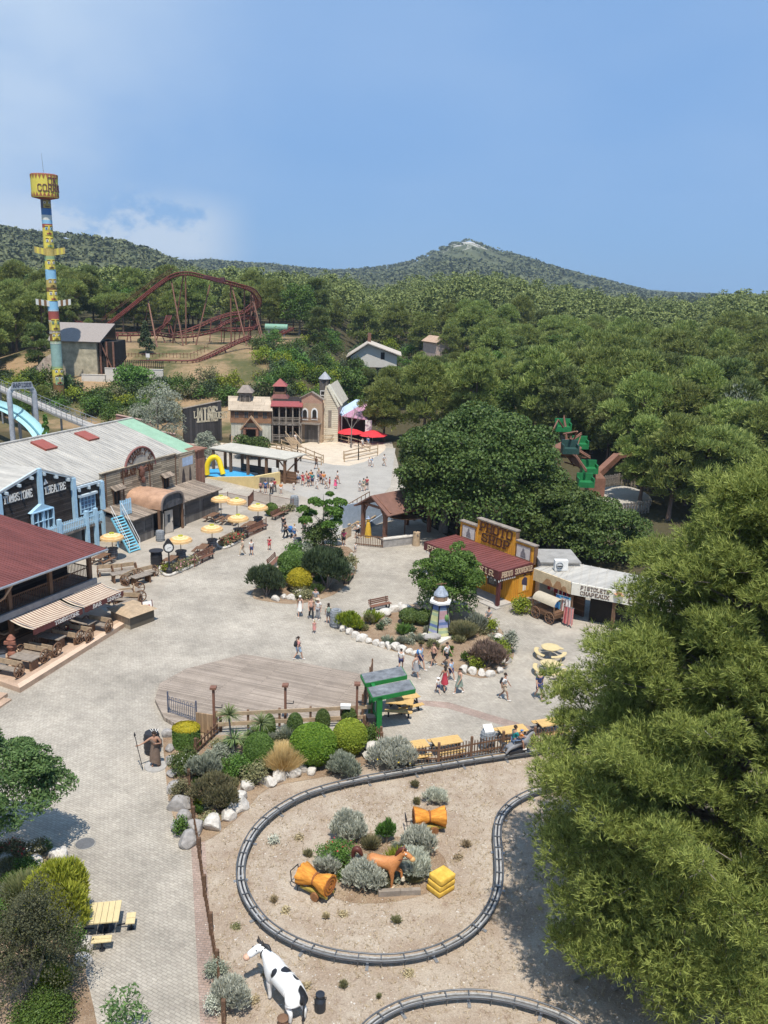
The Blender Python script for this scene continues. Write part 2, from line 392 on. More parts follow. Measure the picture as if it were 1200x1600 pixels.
# ground, hills, paving
def ground():
 rs=np.concatenate([np.linspace(4,120,40),np.linspace(123,460,113),np.linspace(468,1200,92),np.linspace(1212,2200,84),np.linspace(2230,2900,12)])
 fr=np.radians(np.linspace(-34,34,260));rest=np.radians(np.linspace(34,326,74))[1:-1]
 an=np.concatenate([fr,rest]);nr,na=len(rs),len(an)
 A,Rr=np.meshgrid(an,rs);X,Y=Rr*np.sin(A),Rr*np.cos(A);Z=height(X,Y)
 V=np.stack([X,Y,Z],-1).reshape(-1,3);V=np.vstack([V,[[0,0,-0.03]]])
 i=np.arange(nr-1)[:,None]*na;k=np.arange(na)[None,:];k2=(k+1)%na
 F=np.stack([i+k,i+na+k,i+na+k2,i+k2],-1).reshape(-1,4)
 m,t,b=newmat('terrain');co=N(t,'ShaderNodeTexCoord').outputs['Object']
 n1=N(t,'ShaderNodeTexNoise',{'Vector':co,'Scale':.12,'Detail':8,'Roughness':.65})
 n2=N(t,'ShaderNodeTexNoise',{'Vector':co,'Scale':1.7,'Detail':6,'Roughness':.7})
 dirt=N(t,'ShaderNodeMixRGB',{0:n2.outputs['Fac'],1:(.20,.125,.065,1),2:(.42,.30,.18,1)})
 grass=N(t,'ShaderNodeMixRGB',{0:n2.outputs['Fac'],1:(.05,.06,.02,1),2:(.14,.13,.06,1)})
 r=N(t,'ShaderNodeMapRange',{0:n1.outputs['Fac'],1:.42,2:.6})
 floor_=N(t,'ShaderNodeMixRGB',{0:n2.outputs['Fac'],1:(.03,.034,.014,1),2:(.12,.095,.055,1)})
 near0=N(t,'ShaderNodeMixRGB',{0:r.outputs[0],1:dirt.outputs[0],2:grass.outputs[0]})
 near=N(t,'ShaderNodeMixRGB',{0:N(t,'ShaderNodeAttribute',attribute_name='dry').outputs['Fac'],1:floor_.outputs[0],2:near0.outputs[0]})
 n3=N(t,'ShaderNodeTexNoise',{'Vector':co,'Scale':.05,'Detail':10,'Roughness':.68})
 n4=N(t,'ShaderNodeTexNoise',{'Vector':co,'Scale':.09,'Detail':5,'Roughness':.7})
 far=N(t,'ShaderNodeMixRGB',{0:n4.outputs['Fac'],1:(.05,.065,.026,1),2:(.16,.165,.085,1)})
 rk=N(t,'ShaderNodeMath',{0:n3.outputs['Fac'],1:N(t,'ShaderNodeAttribute',attribute_name='rock').outputs['Fac']},operation='ADD')
 rr=N(t,'ShaderNodeMapRange',{0:rk.outputs[0],1:.74,2:.80})
 far2=N(t,'ShaderNodeMixRGB',{0:rr.outputs[0],1:far.outputs[0],2:(.55,.52,.46,1)})
 mx=N(t,'ShaderNodeMixRGB',{0:N(t,'ShaderNodeAttribute',attribute_name='far').outputs['Fac'],1:near.outputs[0],2:far2.outputs[0]})
 t.links.new(mx.outputs[0],b.inputs['Base Color']);b.inputs['Roughness'].default_value=.95;b.inputs['Specular IOR Level'].default_value=.1
 bp=N(t,'ShaderNodeBump',{'Height':n2.outputs['Fac'],'Strength':.4,'Distance':.15});t.links.new(bp.outputs[0],b.inputs['Normal'])
 me=np_mesh('ground',V,F,m,smooth=True)
 R=np.hypot(V[:,0],V[:,1]);Az=np.arctan2(V[:,0],V[:,1])
 me.attributes.new('far','FLOAT','POINT').data.foreach_set('value',S((R-330)/200).astype(np.float32))
 d=ray(735,374);pk=math.atan2(d.x,d.y);d2=ray(225,388);pk2=math.atan2(d2.x,d2.y)
 rock=.22*np.exp(-((Az-pk)/.024)**2)*S((R-1450)/330)*(R<2000)+.14*np.exp(-((Az-pk)/.12)**2)*S((R-1250)/400)*(R<2000)+.15*np.exp(-((Az-pk2)/.05)**2)*S((R-560)/200)*(R<1000)
 me.attributes.new('rock','FLOAT','POINT').data.foreach_set('value',rock.astype(np.float32))
 Xv,Yv=V[:,0],V[:,1];dry=np.maximum(S((62-R)/8),S((Yv-128)/8)*S((222-R)/10)*S((Xv+92)/10)*S((-18-Xv)/8))
 me.attributes.new('dry','FLOAT','POINT').data.foreach_set('value',dry.astype(np.float32))
 o=link('ground',me);o['kind']='structure'
ground()
def paver_mat(name,bw,bh,rot,c1,c2,mort,ms=.012,soft=.5,stain=.35):
 m,t,b=newmat(name);co=N(t,'ShaderNodeTexCoord').outputs['Object']
 mp=N(t,'ShaderNodeMapping',{0:co,'Rotation':(0,0,math.radians(rot))}).outputs[0]
 wv=N(t,'ShaderNodeTexNoise',{'Vector':mp,'Scale':2.6,'Detail':1})
 wob=N(t,'ShaderNodeMixRGB',{0:.02,1:mp,2:wv.outputs['Color']},blend_type='ADD').outputs[0]
 br=N(t,'ShaderNodeTexBrick',{'Vector':wob,'Scale':1.,'Mortar Size':ms,'Mortar Smooth':.3,'Bias':0.,'Brick Width':bw,'Row Height':bh,'Color1':c4(c1),'Color2':c4(c2),'Mortar':c4(mort)})
 n1=N(t,'ShaderNodeTexNoise',{'Vector':co,'Scale':.17,'Detail':9,'Roughness':.62})
 n2=N(t,'ShaderNodeTexNoise',{'Vector':co,'Scale':6.,'Detail':6,'Roughness':.7})
 n3=N(t,'ShaderNodeTexNoise',{'Vector':co,'Scale':.9,'Detail':4,'Roughness':.7})
 n5=N(t,'ShaderNodeTexNoise',{'Vector':co,'Scale':.55,'Detail':7,'Roughness':.7,'Distortion':.8});s5=N(t,'ShaderNodeMapRange',{0:n5.outputs['Fac'],1:.56,2:.74,3:1.,4:1-stain*.7});st0=N(t,'ShaderNodeMapRange',{0:n1.outputs['Fac'],1:.3,2:.7,3:1-stain,4:1+stain*.5});st=N(t,'ShaderNodeMath',{0:st0.outputs[0],1:s5.outputs[0]},operation='MULTIPLY')
 mx=N(t,'ShaderNodeMixRGB',{0:1.,1:br.outputs['Color'],2:st.outputs[0]},blend_type='MULTIPLY')
 mx2=N(t,'ShaderNodeMixRGB',{0:.4,1:mx.outputs[0],2:n2.outputs['Fac']},blend_type='OVERLAY')
 mx3=N(t,'ShaderNodeMixRGB',{0:.35,1:mx2.outputs[0],2:n3.outputs['Fac']},blend_type='OVERLAY')
 t.links.new(mx3.outputs[0],b.inputs['Base Color']);b.inputs['Roughness'].default_value=.9;b.inputs['Specular IOR Level'].default_value=.25
 h=N(t,'ShaderNodeMath',{0:n2.outputs['Fac'],1:br.outputs['Fac']},operation='SUBTRACT')
 bp=N(t,'ShaderNodeBump',{'Height':h.outputs[0],'Strength':soft,'Distance':.012});t.links.new(bp.outputs[0],b.inputs['Normal'])
 return m
M_PAVE=paver_mat('grey_pavers',.25,.125,28,(.385,.34,.28),(.455,.408,.335),(.30,.268,.22),.014,stain=.3)
M_CONC=paver_mat('worn_concrete',5.5,4.2,24,(.36,.315,.255),(.42,.37,.305),(.25,.22,.18),.02,.2,stain=.25)
M_BRICK=paver_mat('red_brick_pavers',.22,.11,4,(.34,.245,.195),(.40,.30,.25),(.23,.19,.155),.012,stain=.25)
def pix(l,z=0.0):return[P(x,y,z)for x,y in l]
Z_PAVE,Z_OVER,Z_TOP=0.0,0.006,0.012
sheet('pavement',pix([(-700,1700),(-700,1000),(-300,800),(60,745),(290,690),(500,700),(612,690),(632,760),(660,815),(720,850),(840,893),(940,930),(1050,950),(1150,1000),(1130,1120),(872,1160),(760,1180),(640,1196),(592,1172),(560,1140),(430,1145),(340,1150),(275,1130),(262,1160),(262,1250),(300,1312),(318,1440),(330,1620),(345,1800),(-100,1800)]),M_PAVE,Z_PAVE)
sheet('concrete_terrace',smooth_poly(pix([(-150,905),(60,800),(200,790),(300,770),(470,775),(520,790),(470,800),(420,830),(345,862),(262,912),(240,950),(190,975),(60,1010),(-60,1060)]),3),M_CONC,Z_OVER)
sheet('far_pavement',pix([(300,722),(420,757),(520,792),(560,800),(545,830),(610,760),(618,700),(500,700),(420,712)]),pm('pale_asphalt',(.365,.34,.30),.9,.12,.5,.2),Z_OVER+.002)
M_DUST=pm('pale_sand',(.56,.47,.36),.95,.15,.8,.3)
sheet('brick_edging',pix([(298,1312),(320,1312),(347,1700),(318,1700)]),M_BRICK,Z_OVER)
sheet('brick_path',pix([(640,1093),(700,1097),(880,1150),(900,1165),(870,1160),(700,1107),(640,1100)]),M_BRICK,Z_OVER)
def dry_soil(name,c1,c2,c3):
 m,t,b=newmat(name);co=N(t,'ShaderNodeTexCoord').outputs['Object']
 n1=N(t,'ShaderNodeTexNoise',{'Vector':co,'Scale':.45,'Detail':8,'Roughness':.68})
 n2=N(t,'ShaderNodeTexNoise',{'Vector':co,'Scale':13,'Detail':5,'Roughness':.75})
 n3=N(t,'ShaderNodeTexNoise',{'Vector':co,'Scale':2.2,'Detail':6,'Roughness':.7})
 vo=N(t,'ShaderNodeTexVoronoi',{'Vector':co,'Scale':16,'Randomness':1.})
 a=N(t,'ShaderNodeMapRange',{0:n1.outputs['Fac'],1:.38,2:.62});mx=N(t,'ShaderNodeMixRGB',{0:a.outputs[0],1:c4(c1),2:c4(c2)})
 q=N(t,'ShaderNodeMapRange',{0:n3.outputs['Fac'],1:.55,2:.72});mx1=N(t,'ShaderNodeMixRGB',{0:q.outputs[0],1:mx.outputs[0],2:c4(c3)})
 mx2=N(t,'ShaderNodeMixRGB',{0:.75,1:mx1.outputs[0],2:n2.outputs['Fac']},blend_type='OVERLAY')
 pb=N(t,'ShaderNodeMapRange',{0:vo.outputs['Distance'],1:.14,2:.22,3:1.,4:0.});pk=N(t,'ShaderNodeMath',{0:pb.outputs[0],1:n3.outputs['Fac']},operation='MULTIPLY')
 mx3=N(t,'ShaderNodeMixRGB',{0:pk.outputs[0],1:mx2.outputs[0],2:(.66,.58,.47,1)})
 t.links.new(mx3.outputs[0],b.inputs['Base Color']);b.inputs['Roughness'].default_value=.97;b.inputs['Specular IOR Level'].default_value=.1
 bp=N(t,'ShaderNodeBump',{'Height':n2.outputs['Fac'],'Strength':.7,'Distance':.05});t.links.new(bp.outputs[0],b.inputs['Normal']);return m
M_SOIL=dry_soil('dry_soil',(.325,.25,.185),(.435,.365,.285),(.235,.165,.115))
M_BED=dry_soil('bed_soil',(.23,.155,.10),(.35,.26,.175),(.17,.115,.07))
sheet('dry_paddock',pix([(262,1165),(300,1150),(420,1148),(560,1150),(592,1176),(640,1200),(760,1184),(872,1163),(1130,1122),(1700,1080),(1700,1900),(346,1900),(332,1620),(320,1440),(302,1312),(262,1250)]),M_SOIL,-0.004)
# plants
def rdir(n,rng):
 d=rng.normal(size=(n,3));return d/np.linalg.norm(d,axis=1)[:,None]
def blob_points(blobs,n,rng,shell=.35,low=.0):
 B=np.array([(*b[0],*(b[1]if not isinstance(b[1],(int,float))else(b[1],)*3))for b in blobs],float)
 w=B[:,3]*B[:,4]+B[:,4]*B[:,5]+B[:,3]*B[:,5];i=rng.choice(len(B),n,p=w/w.sum())
 d=rdir(n,rng);d[:,2]=np.where((d[:,2]<-.3)&(rng.random(n)>low),-d[:,2],d[:,2])
 q=1-shell*rng.random(n)**1.6
 return B[i,:3]+d*B[i,3:]*q[:,None],d
def leaf_quads(pos,nrm,L,W,rng,out=.5,up=.25,droop=0.):
 n=len(pos);a=nrm*out+rdir(n,rng)*.9+np.array([0,0,up]);a/=np.linalg.norm(a,axis=1)[:,None]
 t=rdir(n,rng)+np.array([0,0,-droop]);t-=a*(t*a).sum(1)[:,None];t/=np.linalg.norm(t,axis=1)[:,None];b=np.cross(a,t)
 l=(L*(.7+.6*rng.random(n)))[:,None];w=(W*(.7+.6*rng.random(n)))[:,None]
 V=np.stack([pos-t*l*.5,pos-b*w*.5,pos+t*l*.5,pos+b*w*.5],1).reshape(-1,3)
 return V,np.arange(4*n).reshape(-1,4)
def tufts(pos,axis,k,L,W,rng,spread=.75):
 """sprays of narrow blades leaving each point around its axis"""
 n=len(pos);p=np.repeat(pos,k,0);a=np.repeat(axis,k,0)
 d=a+rdir(n*k,rng)*spread;d/=np.linalg.norm(d,axis=1)[:,None]
 s=np.cross(d,rdir(n*k,rng));s/=np.linalg.norm(s,axis=1)[:,None]+1e-9
 l=(L*(.65+.7*rng.random(n*k)))[:,None];w=(W*(.7+.6*rng.random(n*k)))[:,None]
 V=np.stack([p-s*w*.5,p+s*w*.5,p+d*l+s*w*.18,p+d*l-s*w*.18],1).reshape(-1,3)
 return V,np.arange(4*n*k).reshape(-1,4)
M_BARK=pm('pine_bark',(.16,.11,.085),.95,.35,5,.8,stretch=(1,1,.3))
M_BARKG=pm('grey_bark',(.22,.19,.165),.95,.3,5,.8,stretch=(1,1,.3))
M_PINE=leafmat('pine_needles',(.105,.15,.034),(.40,.445,.13),.36,.6,.2,.35)
M_PINED=leafmat('dark_needles',(.07,.105,.03),(.27,.31,.10),.3,.6,.22,.4)
M_OAK=leafmat('oak_leaves',(.04,.075,.016),(.14,.19,.05),.28,.5,.15,.5)
M_GREEN=leafmat('broad_leaves',(.05,.105,.018),(.165,.27,.055),.3,.5,.2,.6)
M_ASH=leafmat('ash_leaves',(.055,.115,.035),(.18,.28,.09),.3,.5,.1,.6)
M_SILV=leafmat('silver_leaves',(.33,.345,.265),(.66,.66,.545),.15,.8,.12,2)
M_YEL=leafmat('golden_leaves',(.28,.26,.014),(.56,.48,.03),.25,.6,.1,2)
M_LIME=leafmat('lime_leaves',(.13,.19,.016),(.33,.37,.04),.25,.6,.12,1.2)
M_JUN=leafmat('juniper_leaves',(.035,.062,.026),(.11,.15,.07),.12,.7,.12,1.5)
M_OLIVE=leafmat('olive_leaves',(.17,.19,.13),(.40,.42,.32),.2,.7,.1,.8)
M_STRAW=leafmat('straw_blades',(.60,.44,.18),(.90,.72,.36),.2,.8,.1,3)
M_HEATH=leafmat('heath_leaves',(.12,.13,.055),(.31,.28,.145),.2,.8,.2,1.5)
M_DARKR=leafmat('purple_leaves',(.03,.036,.018),(.11,.105,.05),.15,.6,.1,1.2)
def crown_blobs(h,r,kind,rng):
 """the clumps of a crown: h = tree height, r = crown radius"""
 bl=[]
 if kind=='pine':
  base=.24*h;n=int(rng.integers(34,46))
  for i in range(n):
   t=(i+.5)/n;z=base+(h-base)*(t**.8)*.93;prof=math.sin(math.pi*min(.14+.80*t,1))**.75
   a=i*2.4+rng.uniform(-.5,.5);q=r*prof*rng.uniform(.35,.86);s=r*rng.uniform(.17,.32)
   bl.append(((math.cos(a)*q,math.sin(a)*q,z+rng.uniform(-.07,.07)*h),(s*1.1,s*1.1,s*.75)))
  bl.append(((0,0,h*.9),(r*.35,r*.35,r*.33)))
 elif kind=='umbrella':
  n=int(rng.integers(22,30))
  for i in range(n):
   a=i*2.4;q=r*math.sqrt((i+.5)/n)*.85;s=r*rng.uniform(.18,.3)
   bl.append(((math.cos(a)*q,math.sin(a)*q,h*(.80-.16*(q/r)**2)+rng.uniform(-.5,.5)),(s,s,s*.6)))
 elif kind=='cone':
  n=16
  for i in range(n):
   t=(i+.5)/n;a=i*2.4;q=r*(1-t)*.7
   bl.append(((math.cos(a)*q,math.sin(a)*q,h*(.15+.8*t)),(r*(.5-.25*t),)*2+(r*.5,)))
 else:
  n=int(rng.integers(17,24))
  for i in range(n):
   t=(i+.5)/n;z=h*(.24+.66*t);prof=math.sqrt(max(1-((t-.42)/.66)**2,.05))
   a=i*2.4+rng.uniform(-.4,.4);q=r*prof*rng.uniform(.45,.78);s=r*rng.uniform(.27,.42)
   bl.append(((math.cos(a)*q,math.sin(a)*q,z),(s,s,s*.85)))
  bl.append(((0,0,h*.55),(r*.55,r*.55,h*.25)))
 return bl
def trunk_mesh(name,h,bl,tr,mat,rng,lean=.03,limbs=9,top=.82):
 mb=MB();ln=(rng.uniform(-lean,lean)*h,rng.uniform(-lean,lean)*h);pts=[]
 for i in range(7):
  t=i/6;pts.append((ln[0]*math.sin(t*2.2),ln[1]*math.sin(t*2.6),-.15+t*(h*top+.15)))
 mb.tube(pts,[tr*(1.25 if i==0 else 1)*(1-.86*i/6)for i in range(7)],8)
 for b in[bl[int(i)]for i in np.linspace(0,len(bl)-1,min(limbs,len(bl)))]:
  z0=min(max(b[0][2]-.45*math.hypot(b[0][0],b[0][1])-.3,h*.16),h*top*.97);t=z0/(h*top)
  p0=Vector((ln[0]*math.sin(t*2.2),ln[1]*math.sin(t*2.6),z0));p2=Vector(b[0]);pm_=p0.lerp(p2,.55)+Vector((0,0,.08*(p2-p0).length))
  mb.tube([p0,pm_,p2],[tr*.42*(1-.5*t),tr*.26,tr*.07],5)
 return mb.mesh(name,mat)
def tree_proto(kind,h,r,n,L,W,mats,tr,seed,spray=0,limbs=9):
 rng=np.random.default_rng(seed);bl=crown_blobs(h,r,kind,rng)
 pos,d=blob_points(bl,n,rng,.5)
 if spray:V,F=tufts(pos,d*.8+np.array([0,0,.55]),spray,L,W,rng)
 else:V,F=leaf_quads(pos,d,L,W,rng)
 return np_mesh('crown',V,F,mats[0]),trunk_mesh('trunk',h,bl,tr,mats[1],rng,limbs=limbs)
def put_tree(proto,name,label,loc,rz=0.,sc_=1.,group=None,cat='tree',label_crown=None):
 t=thing(name,label,cat,loc,rz,group,sc_);link('crown',proto[0],t);link('trunk',proto[1],t);return t
PINES=[tree_proto('pine',12,4.3,4200,.5,.13,(M_PINE,M_BARK),.24,10+i,spray=3)for i in range(4)]+[tree_proto('umbrella',12,4.6,3600,.5,.13,(M_PINE,M_BARK),.24,30+i,spray=3)for i in range(2)]
DARKS=[tree_proto('pine',11,3.7,3400,.5,.13,(M_PINED,M_BARK),.22,50+i,spray=3)for i in range(2)]
BROADS=[tree_proto('round',9,3.8,5200,.34,.24,(M_GREEN,M_BARKG),.2,70+i)for i in range(2)]+[tree_proto('round',9,3.6,5200,.34,.24,(M_OAK,M_BARKG),.2,80)]
# the forest
def region(px,R,A):
 if px<-60:return R>150
 if px<78:return R>146
 if px<165:return R>186
 if px<420:return R>222
 if px<520:return R>205-(px-420)*.25
 if px<560:return R>172
 if px<650:return R>152
 if px<860:return R>128
 if px<960:return R>120
 if px<1060:return R>119
 return R>92
WINDOWS=[(532,630,568,240),(60,175,600,170),(160,408,596,222),(395,470,520,215),(660,705,545,214),(866,1000,800,116)]
def forest():
 rng=np.random.default_rng(3);cand=[];Y=88.
 while Y<470:
  sp=7.4+.006*max(Y-120,0)**1.05;X=-.62*Y-12
  while X<.62*Y+12:
   x,y=X+rng.uniform(-.42,.42)*sp,Y+rng.uniform(-.42,.42)*sp;X+=sp
   R=math.hypot(x,y);z=float(height(x,y));px,py=PX((x,y,z));A=math.atan2(x,y)
   if not region(px,R,A)or R>465:continue
   s=rng.uniform(.8,1.32);kind=rng.random();bush=False
   if 405<px<640 and R<215:s*=.8;kind=.5+kind*.5
   if 640<px<1000 and R<150:kind=.25+.75*kind
   tw=3.9*s*FPX/R
   for x0,x1,yl,Rm in WINDOWS:
    if R<Rm and px+tw>x0 and px-tw<x1:
     tp=PX((x,y,z+12*s))[1]
     if tp<yl:s=max(s*.25,min(s,(float(CAMH)-z-(yl-432)/FPX*R)/12.))
   if s<.3:continue
   inframe=-70<px<1270
   cand.append((R,x,y,z,s,kind,inframe,px))
  Y+=sp*.9
 cand.sort(key=lambda c:c[0]);near=[c for c in cand if c[6]][:285];ids=set(id(c)for c in near)
 rest=[c for c in cand if id(c)not in ids]
 nm={0:('pine_tree','pine'),1:('pine_tree','dark pine'),2:('broadleaf_tree','leafy tree')}
 for R,x,y,z,s,kind,fr_,px in near:
  k=0 if kind<.66 else 1 if kind<.83 else 2
  pr=PINES[rng.integers(len(PINES))]if k==0 else DARKS[rng.integers(2)]if k==1 else BROADS[rng.integers(3)]
  where='left of the totem tower' if px<95 else 'behind the roller coaster' if px<410 else 'on the slope between coaster and white house' if px<545 else 'around the white house' if px<700 else 'beyond the big oak' if px<940 else 'on the right flank of the park'
  how=('tall olive green pine','dark green dense pine','fresh green leafy tree')[k]
  put_tree(pr,nm[k][0],how+' of the forest '+where,(x,y,z-.1),rng.uniform(0,6.28),s*(1.12 if k==2 else 1),group=how+'s '+where)
 protos=[]
 for i in range(3):
  bl=crown_blobs(12,4.4,'pine' if i else 'umbrella',rng);pos,d=blob_points(bl,900,rng,.5);protos.append(leaf_quads(pos,d,.8,.42,rng,.7,.4)[0])
 Vs=[]
 for R,x,y,z,s,kind,fr_,px in rest:
  v=protos[rng.integers(3)]
  if R>330 or not fr_:v=v.reshape(-1,4,3)[::2].reshape(-1,3)
  a=rng.uniform(0,6.28);c_,s_=math.cos(a),math.sin(a)
  Vs.append(np.stack([v[:,0]*c_-v[:,1]*s_,v[:,0]*s_+v[:,1]*c_,v[:,2]],1)*s+np.array([x,y,z]))
 V=np.vstack(Vs).astype(np.float32);me=np_mesh('distant_wood',V,np.arange(len(V)).reshape(-1,4),leafmat('far_needles',(.075,.105,.028),(.30,.335,.11),.2,.7,.0,.035))
 tag(link('distant_wood',me),'far pine wood rising behind the park','wood',kind='stuff')
 def scatter(n,R0,R1,a0,a1,h0,h1,q,rng):
  R=np.sqrt(rng.uniform(R0**2,R1**2,n));A=rng.uniform(a0,a1,n);X,Yv=R*np.sin(A),R*np.cos(A);Z=height(X,Yv)
  keep=np.sin(X*.02+np.sin(Yv*.013)*2)*np.sin(Yv*.021+np.sin(X*.017)*2)>-.55;X,Yv,Z=X[keep],Yv[keep],Z[keep];n=len(X)
  hh=rng.uniform(h0,h1,n);c=np.repeat(np.stack([X,Yv,Z],1),q,0);H=np.repeat(hh,q)[:,None]
  d=rdir(n*q,rng);d[:,2]=np.abs(d[:,2]);p=c+d*H*np.array([.42,.42,.5])*(.55+.45*rng.random((n*q,1)))+np.array([0,0,.32])*H
  return leaf_quads(p,d,1.,.8,rng,1.,.5)[0].reshape(-1,4,3),H,p
 parts=[]
 for args in((9000,455,1000,-.62,.10,4,8,7),(5000,470,900,-.2,.6,4,8,6),(15000,900,1960,-.35,.42,6,11,6)):
  v,H,p=scatter(*args,rng);w=np.arctan2(p[:,0],p[:,1]);pd=ray(735,374);pa=math.atan2(pd.x,pd.y);kp=~((np.abs(w-pa)<.035*(1+np.sin(p[:,2]*.35+w*260)))&(p[:,2]>52)&(np.hypot(p[:,0],p[:,1])>1300));v,H,p=v[kp],H[kp],p[kp];parts.append(((v-p[:,None,:])*(H[:,None]*.55)+p[:,None,:]).reshape(-1,3))
 V=np.vstack(parts);me=np_mesh('hill_scrub',V,np.arange(len(V)).reshape(-1,4),leafmat('scrub_needles',(.055,.07,.03),(.16,.17,.075),.1,.7,0.,.03))
 tag(link('hill_scrub',me),'low pines and scrub covering the hills','scrub',kind='stuff')
forest()
def haze():
 m=bpy.data.materials.new('haze_air');m.use_nodes=True;t=m.node_tree;t.nodes.clear()
 o=t.nodes.new('ShaderNodeOutputMaterial');v=t.nodes.new('ShaderNodeVolumePrincipled')
 v.inputs['Color'].default_value=(.66,.82,1.0,1);v.inputs['Density'].default_value=0.00016;v.inputs['Anisotropy'].default_value=.2
 t.links.new(v.outputs[0],o.inputs['Volume'])
 b=MB().box(-2950,2950,-2950,2950,-30,300).build('haze',m);tag(b,'thin bluish summer haze over the valley','haze',kind='stuff')
haze()
# materials of the buildings
M_ROOFG=pm('grey_sheet_roof',(.35,.335,.305),.75,.2,.9,.1,col2=(.43,.405,.355),stretch=(2.2,.22,1))
M_ROOFR=pm('red_sheet_roof',(.165,.055,.048),.65,.28,.9,.1,stretch=(2.2,.25,1))
M_ROOFGR=pm('green_sheet_roof',(.27,.42,.29),.7,.12,1.,.1)
M_DARKPL=plank('dark_boards',(.045,.036,.032),'xz',.17,4,.45,.012)
M_CREAMPL=plank('weathered_boards',(.36,.30,.215),'xz',.19,2.2,.4,.02,(.10,.08,.06))
M_GREYPL=plank('grey_boards',(.20,.175,.15),'zx',.2,4,.35,.01)
M_BROWNPL=plank('brown_boards',(.17,.095,.055),'xz',.18,3,.4,.012)
M_ROOFPL=plank('roof_boards',(.27,.215,.165),'yx',.22,3,.4,.012)
M_OCHPL=plank('ochre_boards',(.74,.34,.04),'zx',.22,5,.13,.01,(.30,.13,.02))
M_TAN=pm('rusty_tin',(.40,.235,.145),.7,.2,1.5,.1,col2=(.46,.28,.18))
M_BLUE=pm('pale_blue_paint',(.40,.60,.74),.6,.1,3,.1)
M_BLUE2=pm('turquoise_paint',(.22,.55,.68),.6,.12,3,.1)
M_WHITE=pm('white_paint',(.74,.73,.69),.7,.08,2,.1)
M_CREAM=pm('cream_render',(.64,.54,.36),.85,.1,1.2,.2)
M_YELW=pm('yellow_render',(.70,.54,.26),.85,.1,1.2,.2)
M_BLACK=pm('black_metal',(.03,.03,.034),.5,.2,4,.05)
M_GLASS=pm('dark_glass',(.05,.065,.08),.15,.2,2,0,spec=.6)
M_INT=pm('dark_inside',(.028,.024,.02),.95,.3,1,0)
M_WOOD=pm('brown_wood',(.175,.10,.06),.85,.3,3,.3,stretch=(1,1,.3))
M_WOODL=pm('light_wood',(.42,.31,.20),.85,.25,3,.3)
M_WOODG=pm('grey_wood',(.26,.22,.18),.9,.3,3,.4)
M_RUST=pm('rust_red_steel',(.15,.045,.035),.65,.25,3,.1)
M_RUSTB=pm('rust_brown_steel',(.21,.105,.07),.65,.25,2,.1)
M_STONE=pm('pale_stone',(.52,.48,.42),.95,.2,2.5,.8,col2=(.60,.56,.5))
M_STONEG=pm('grey_stone',(.32,.30,.28),.95,.3,2.5,.8)
M_TERR=pm('terracotta_tiles',(.44,.31,.22),.9,.2,1.5,.2)
M_MAROON=pm('maroon_paint',(.105,.032,.03),.6,.15,2,.1)
M_GOLDL=pm('cream_letters',(.66,.50,.34),.7,.08,5,0)
M_BROWNL=pm('brown_letters',(.10,.04,.02),.8,.1,5,0)
M_STEEL=pm('galvanised_steel',(.38,.39,.40),.45,.15,3,.05,metal=.6)
M_GREYP=pm('grey_plastic',(.28,.30,.32),.5,.1,3,.05)
M_REDP=pm('red_canvas',(.62,.04,.05),.8,.1,2,.1)
M_GRAN=pm('green_paint',(.02,.19,.045),.5,.12,2,.05)
M_SKYB=pm('pool_blue',(.06,.36,.66),.4,.1,.6,.05)
def ribs(mb,a,b,c,d,step,r=.035):
 """standing seams from edge a-b to edge d-c on a roof quad"""
 a,b,c,d=map(Vector,(a,b,c,d));n=max(int((b-a).length/step),1);nn=(b-a).cross(d-a).normalized()
 if nn.z<0:nn=-nn
 for i in range(n+1):
  t=i/n;p,q=a.lerp(b,t),d.lerp(c,t);mb.beam(p+nn*r*.4,q+nn*r*.4,r,r,nn)
 return mb
def win(parent,u0,u1,z0,z1,y,frame,glass=None,bars=(1,2),name='window',d=.07):
 """window in the x-z plane: frame part with pane and sill as sub-parts"""
 w=.09;f=MB()
 f.box(u0-w,u0,y-d,y,z0-w,z1+w);f.box(u1,u1+w,y-d,y,z0-w,z1+w);f.box(u0,u1,y-d,y,z1,z1+w);f.box(u0,u1,y-d,y,z0-w,z0)
 for i in range(bars[0]):x=u0+(u1-u0)*(i+1)/(bars[0]+1);f.box(x-.025,x+.025,y-d*.8,y-.005,z0,z1)
 for i in range(bars[1]):z=z0+(z1-z0)*(i+1)/(bars[1]+1);f.box(u0,u1,y-d*.7,y-.01,z-.02,z+.02)
 o=f.build(name,frame,parent);MB().box(u0,u1,y-.012,y-.004,z0,z1).build('pane',glass or M_GLASS,o);return o
def pickets(mb,p0,p1,h,step=.14,w=.08,t=.025,pt=True,z0=.05,rails=(.25,.75)):
 p0,p1=Vector(p0),Vector(p1);d=p1-p0;n=max(int(d.length/step),1);side=Vector((-d.y,d.x,0)).normalized()*.03
 for i in range(n+1):
  q=p0.lerp(p1,i/n);hh=h*(1+random.uniform(-.03,.03))
  mb.beam(q+Vector((0,0,z0))-side*1.0,q+Vector((0,0,hh))-side*1.0,w,t,d)
 for r in rails:mb.beam(p0+Vector((0,0,h*r)),p1+Vector((0,0,h*r)),.05,.08)
 return mb
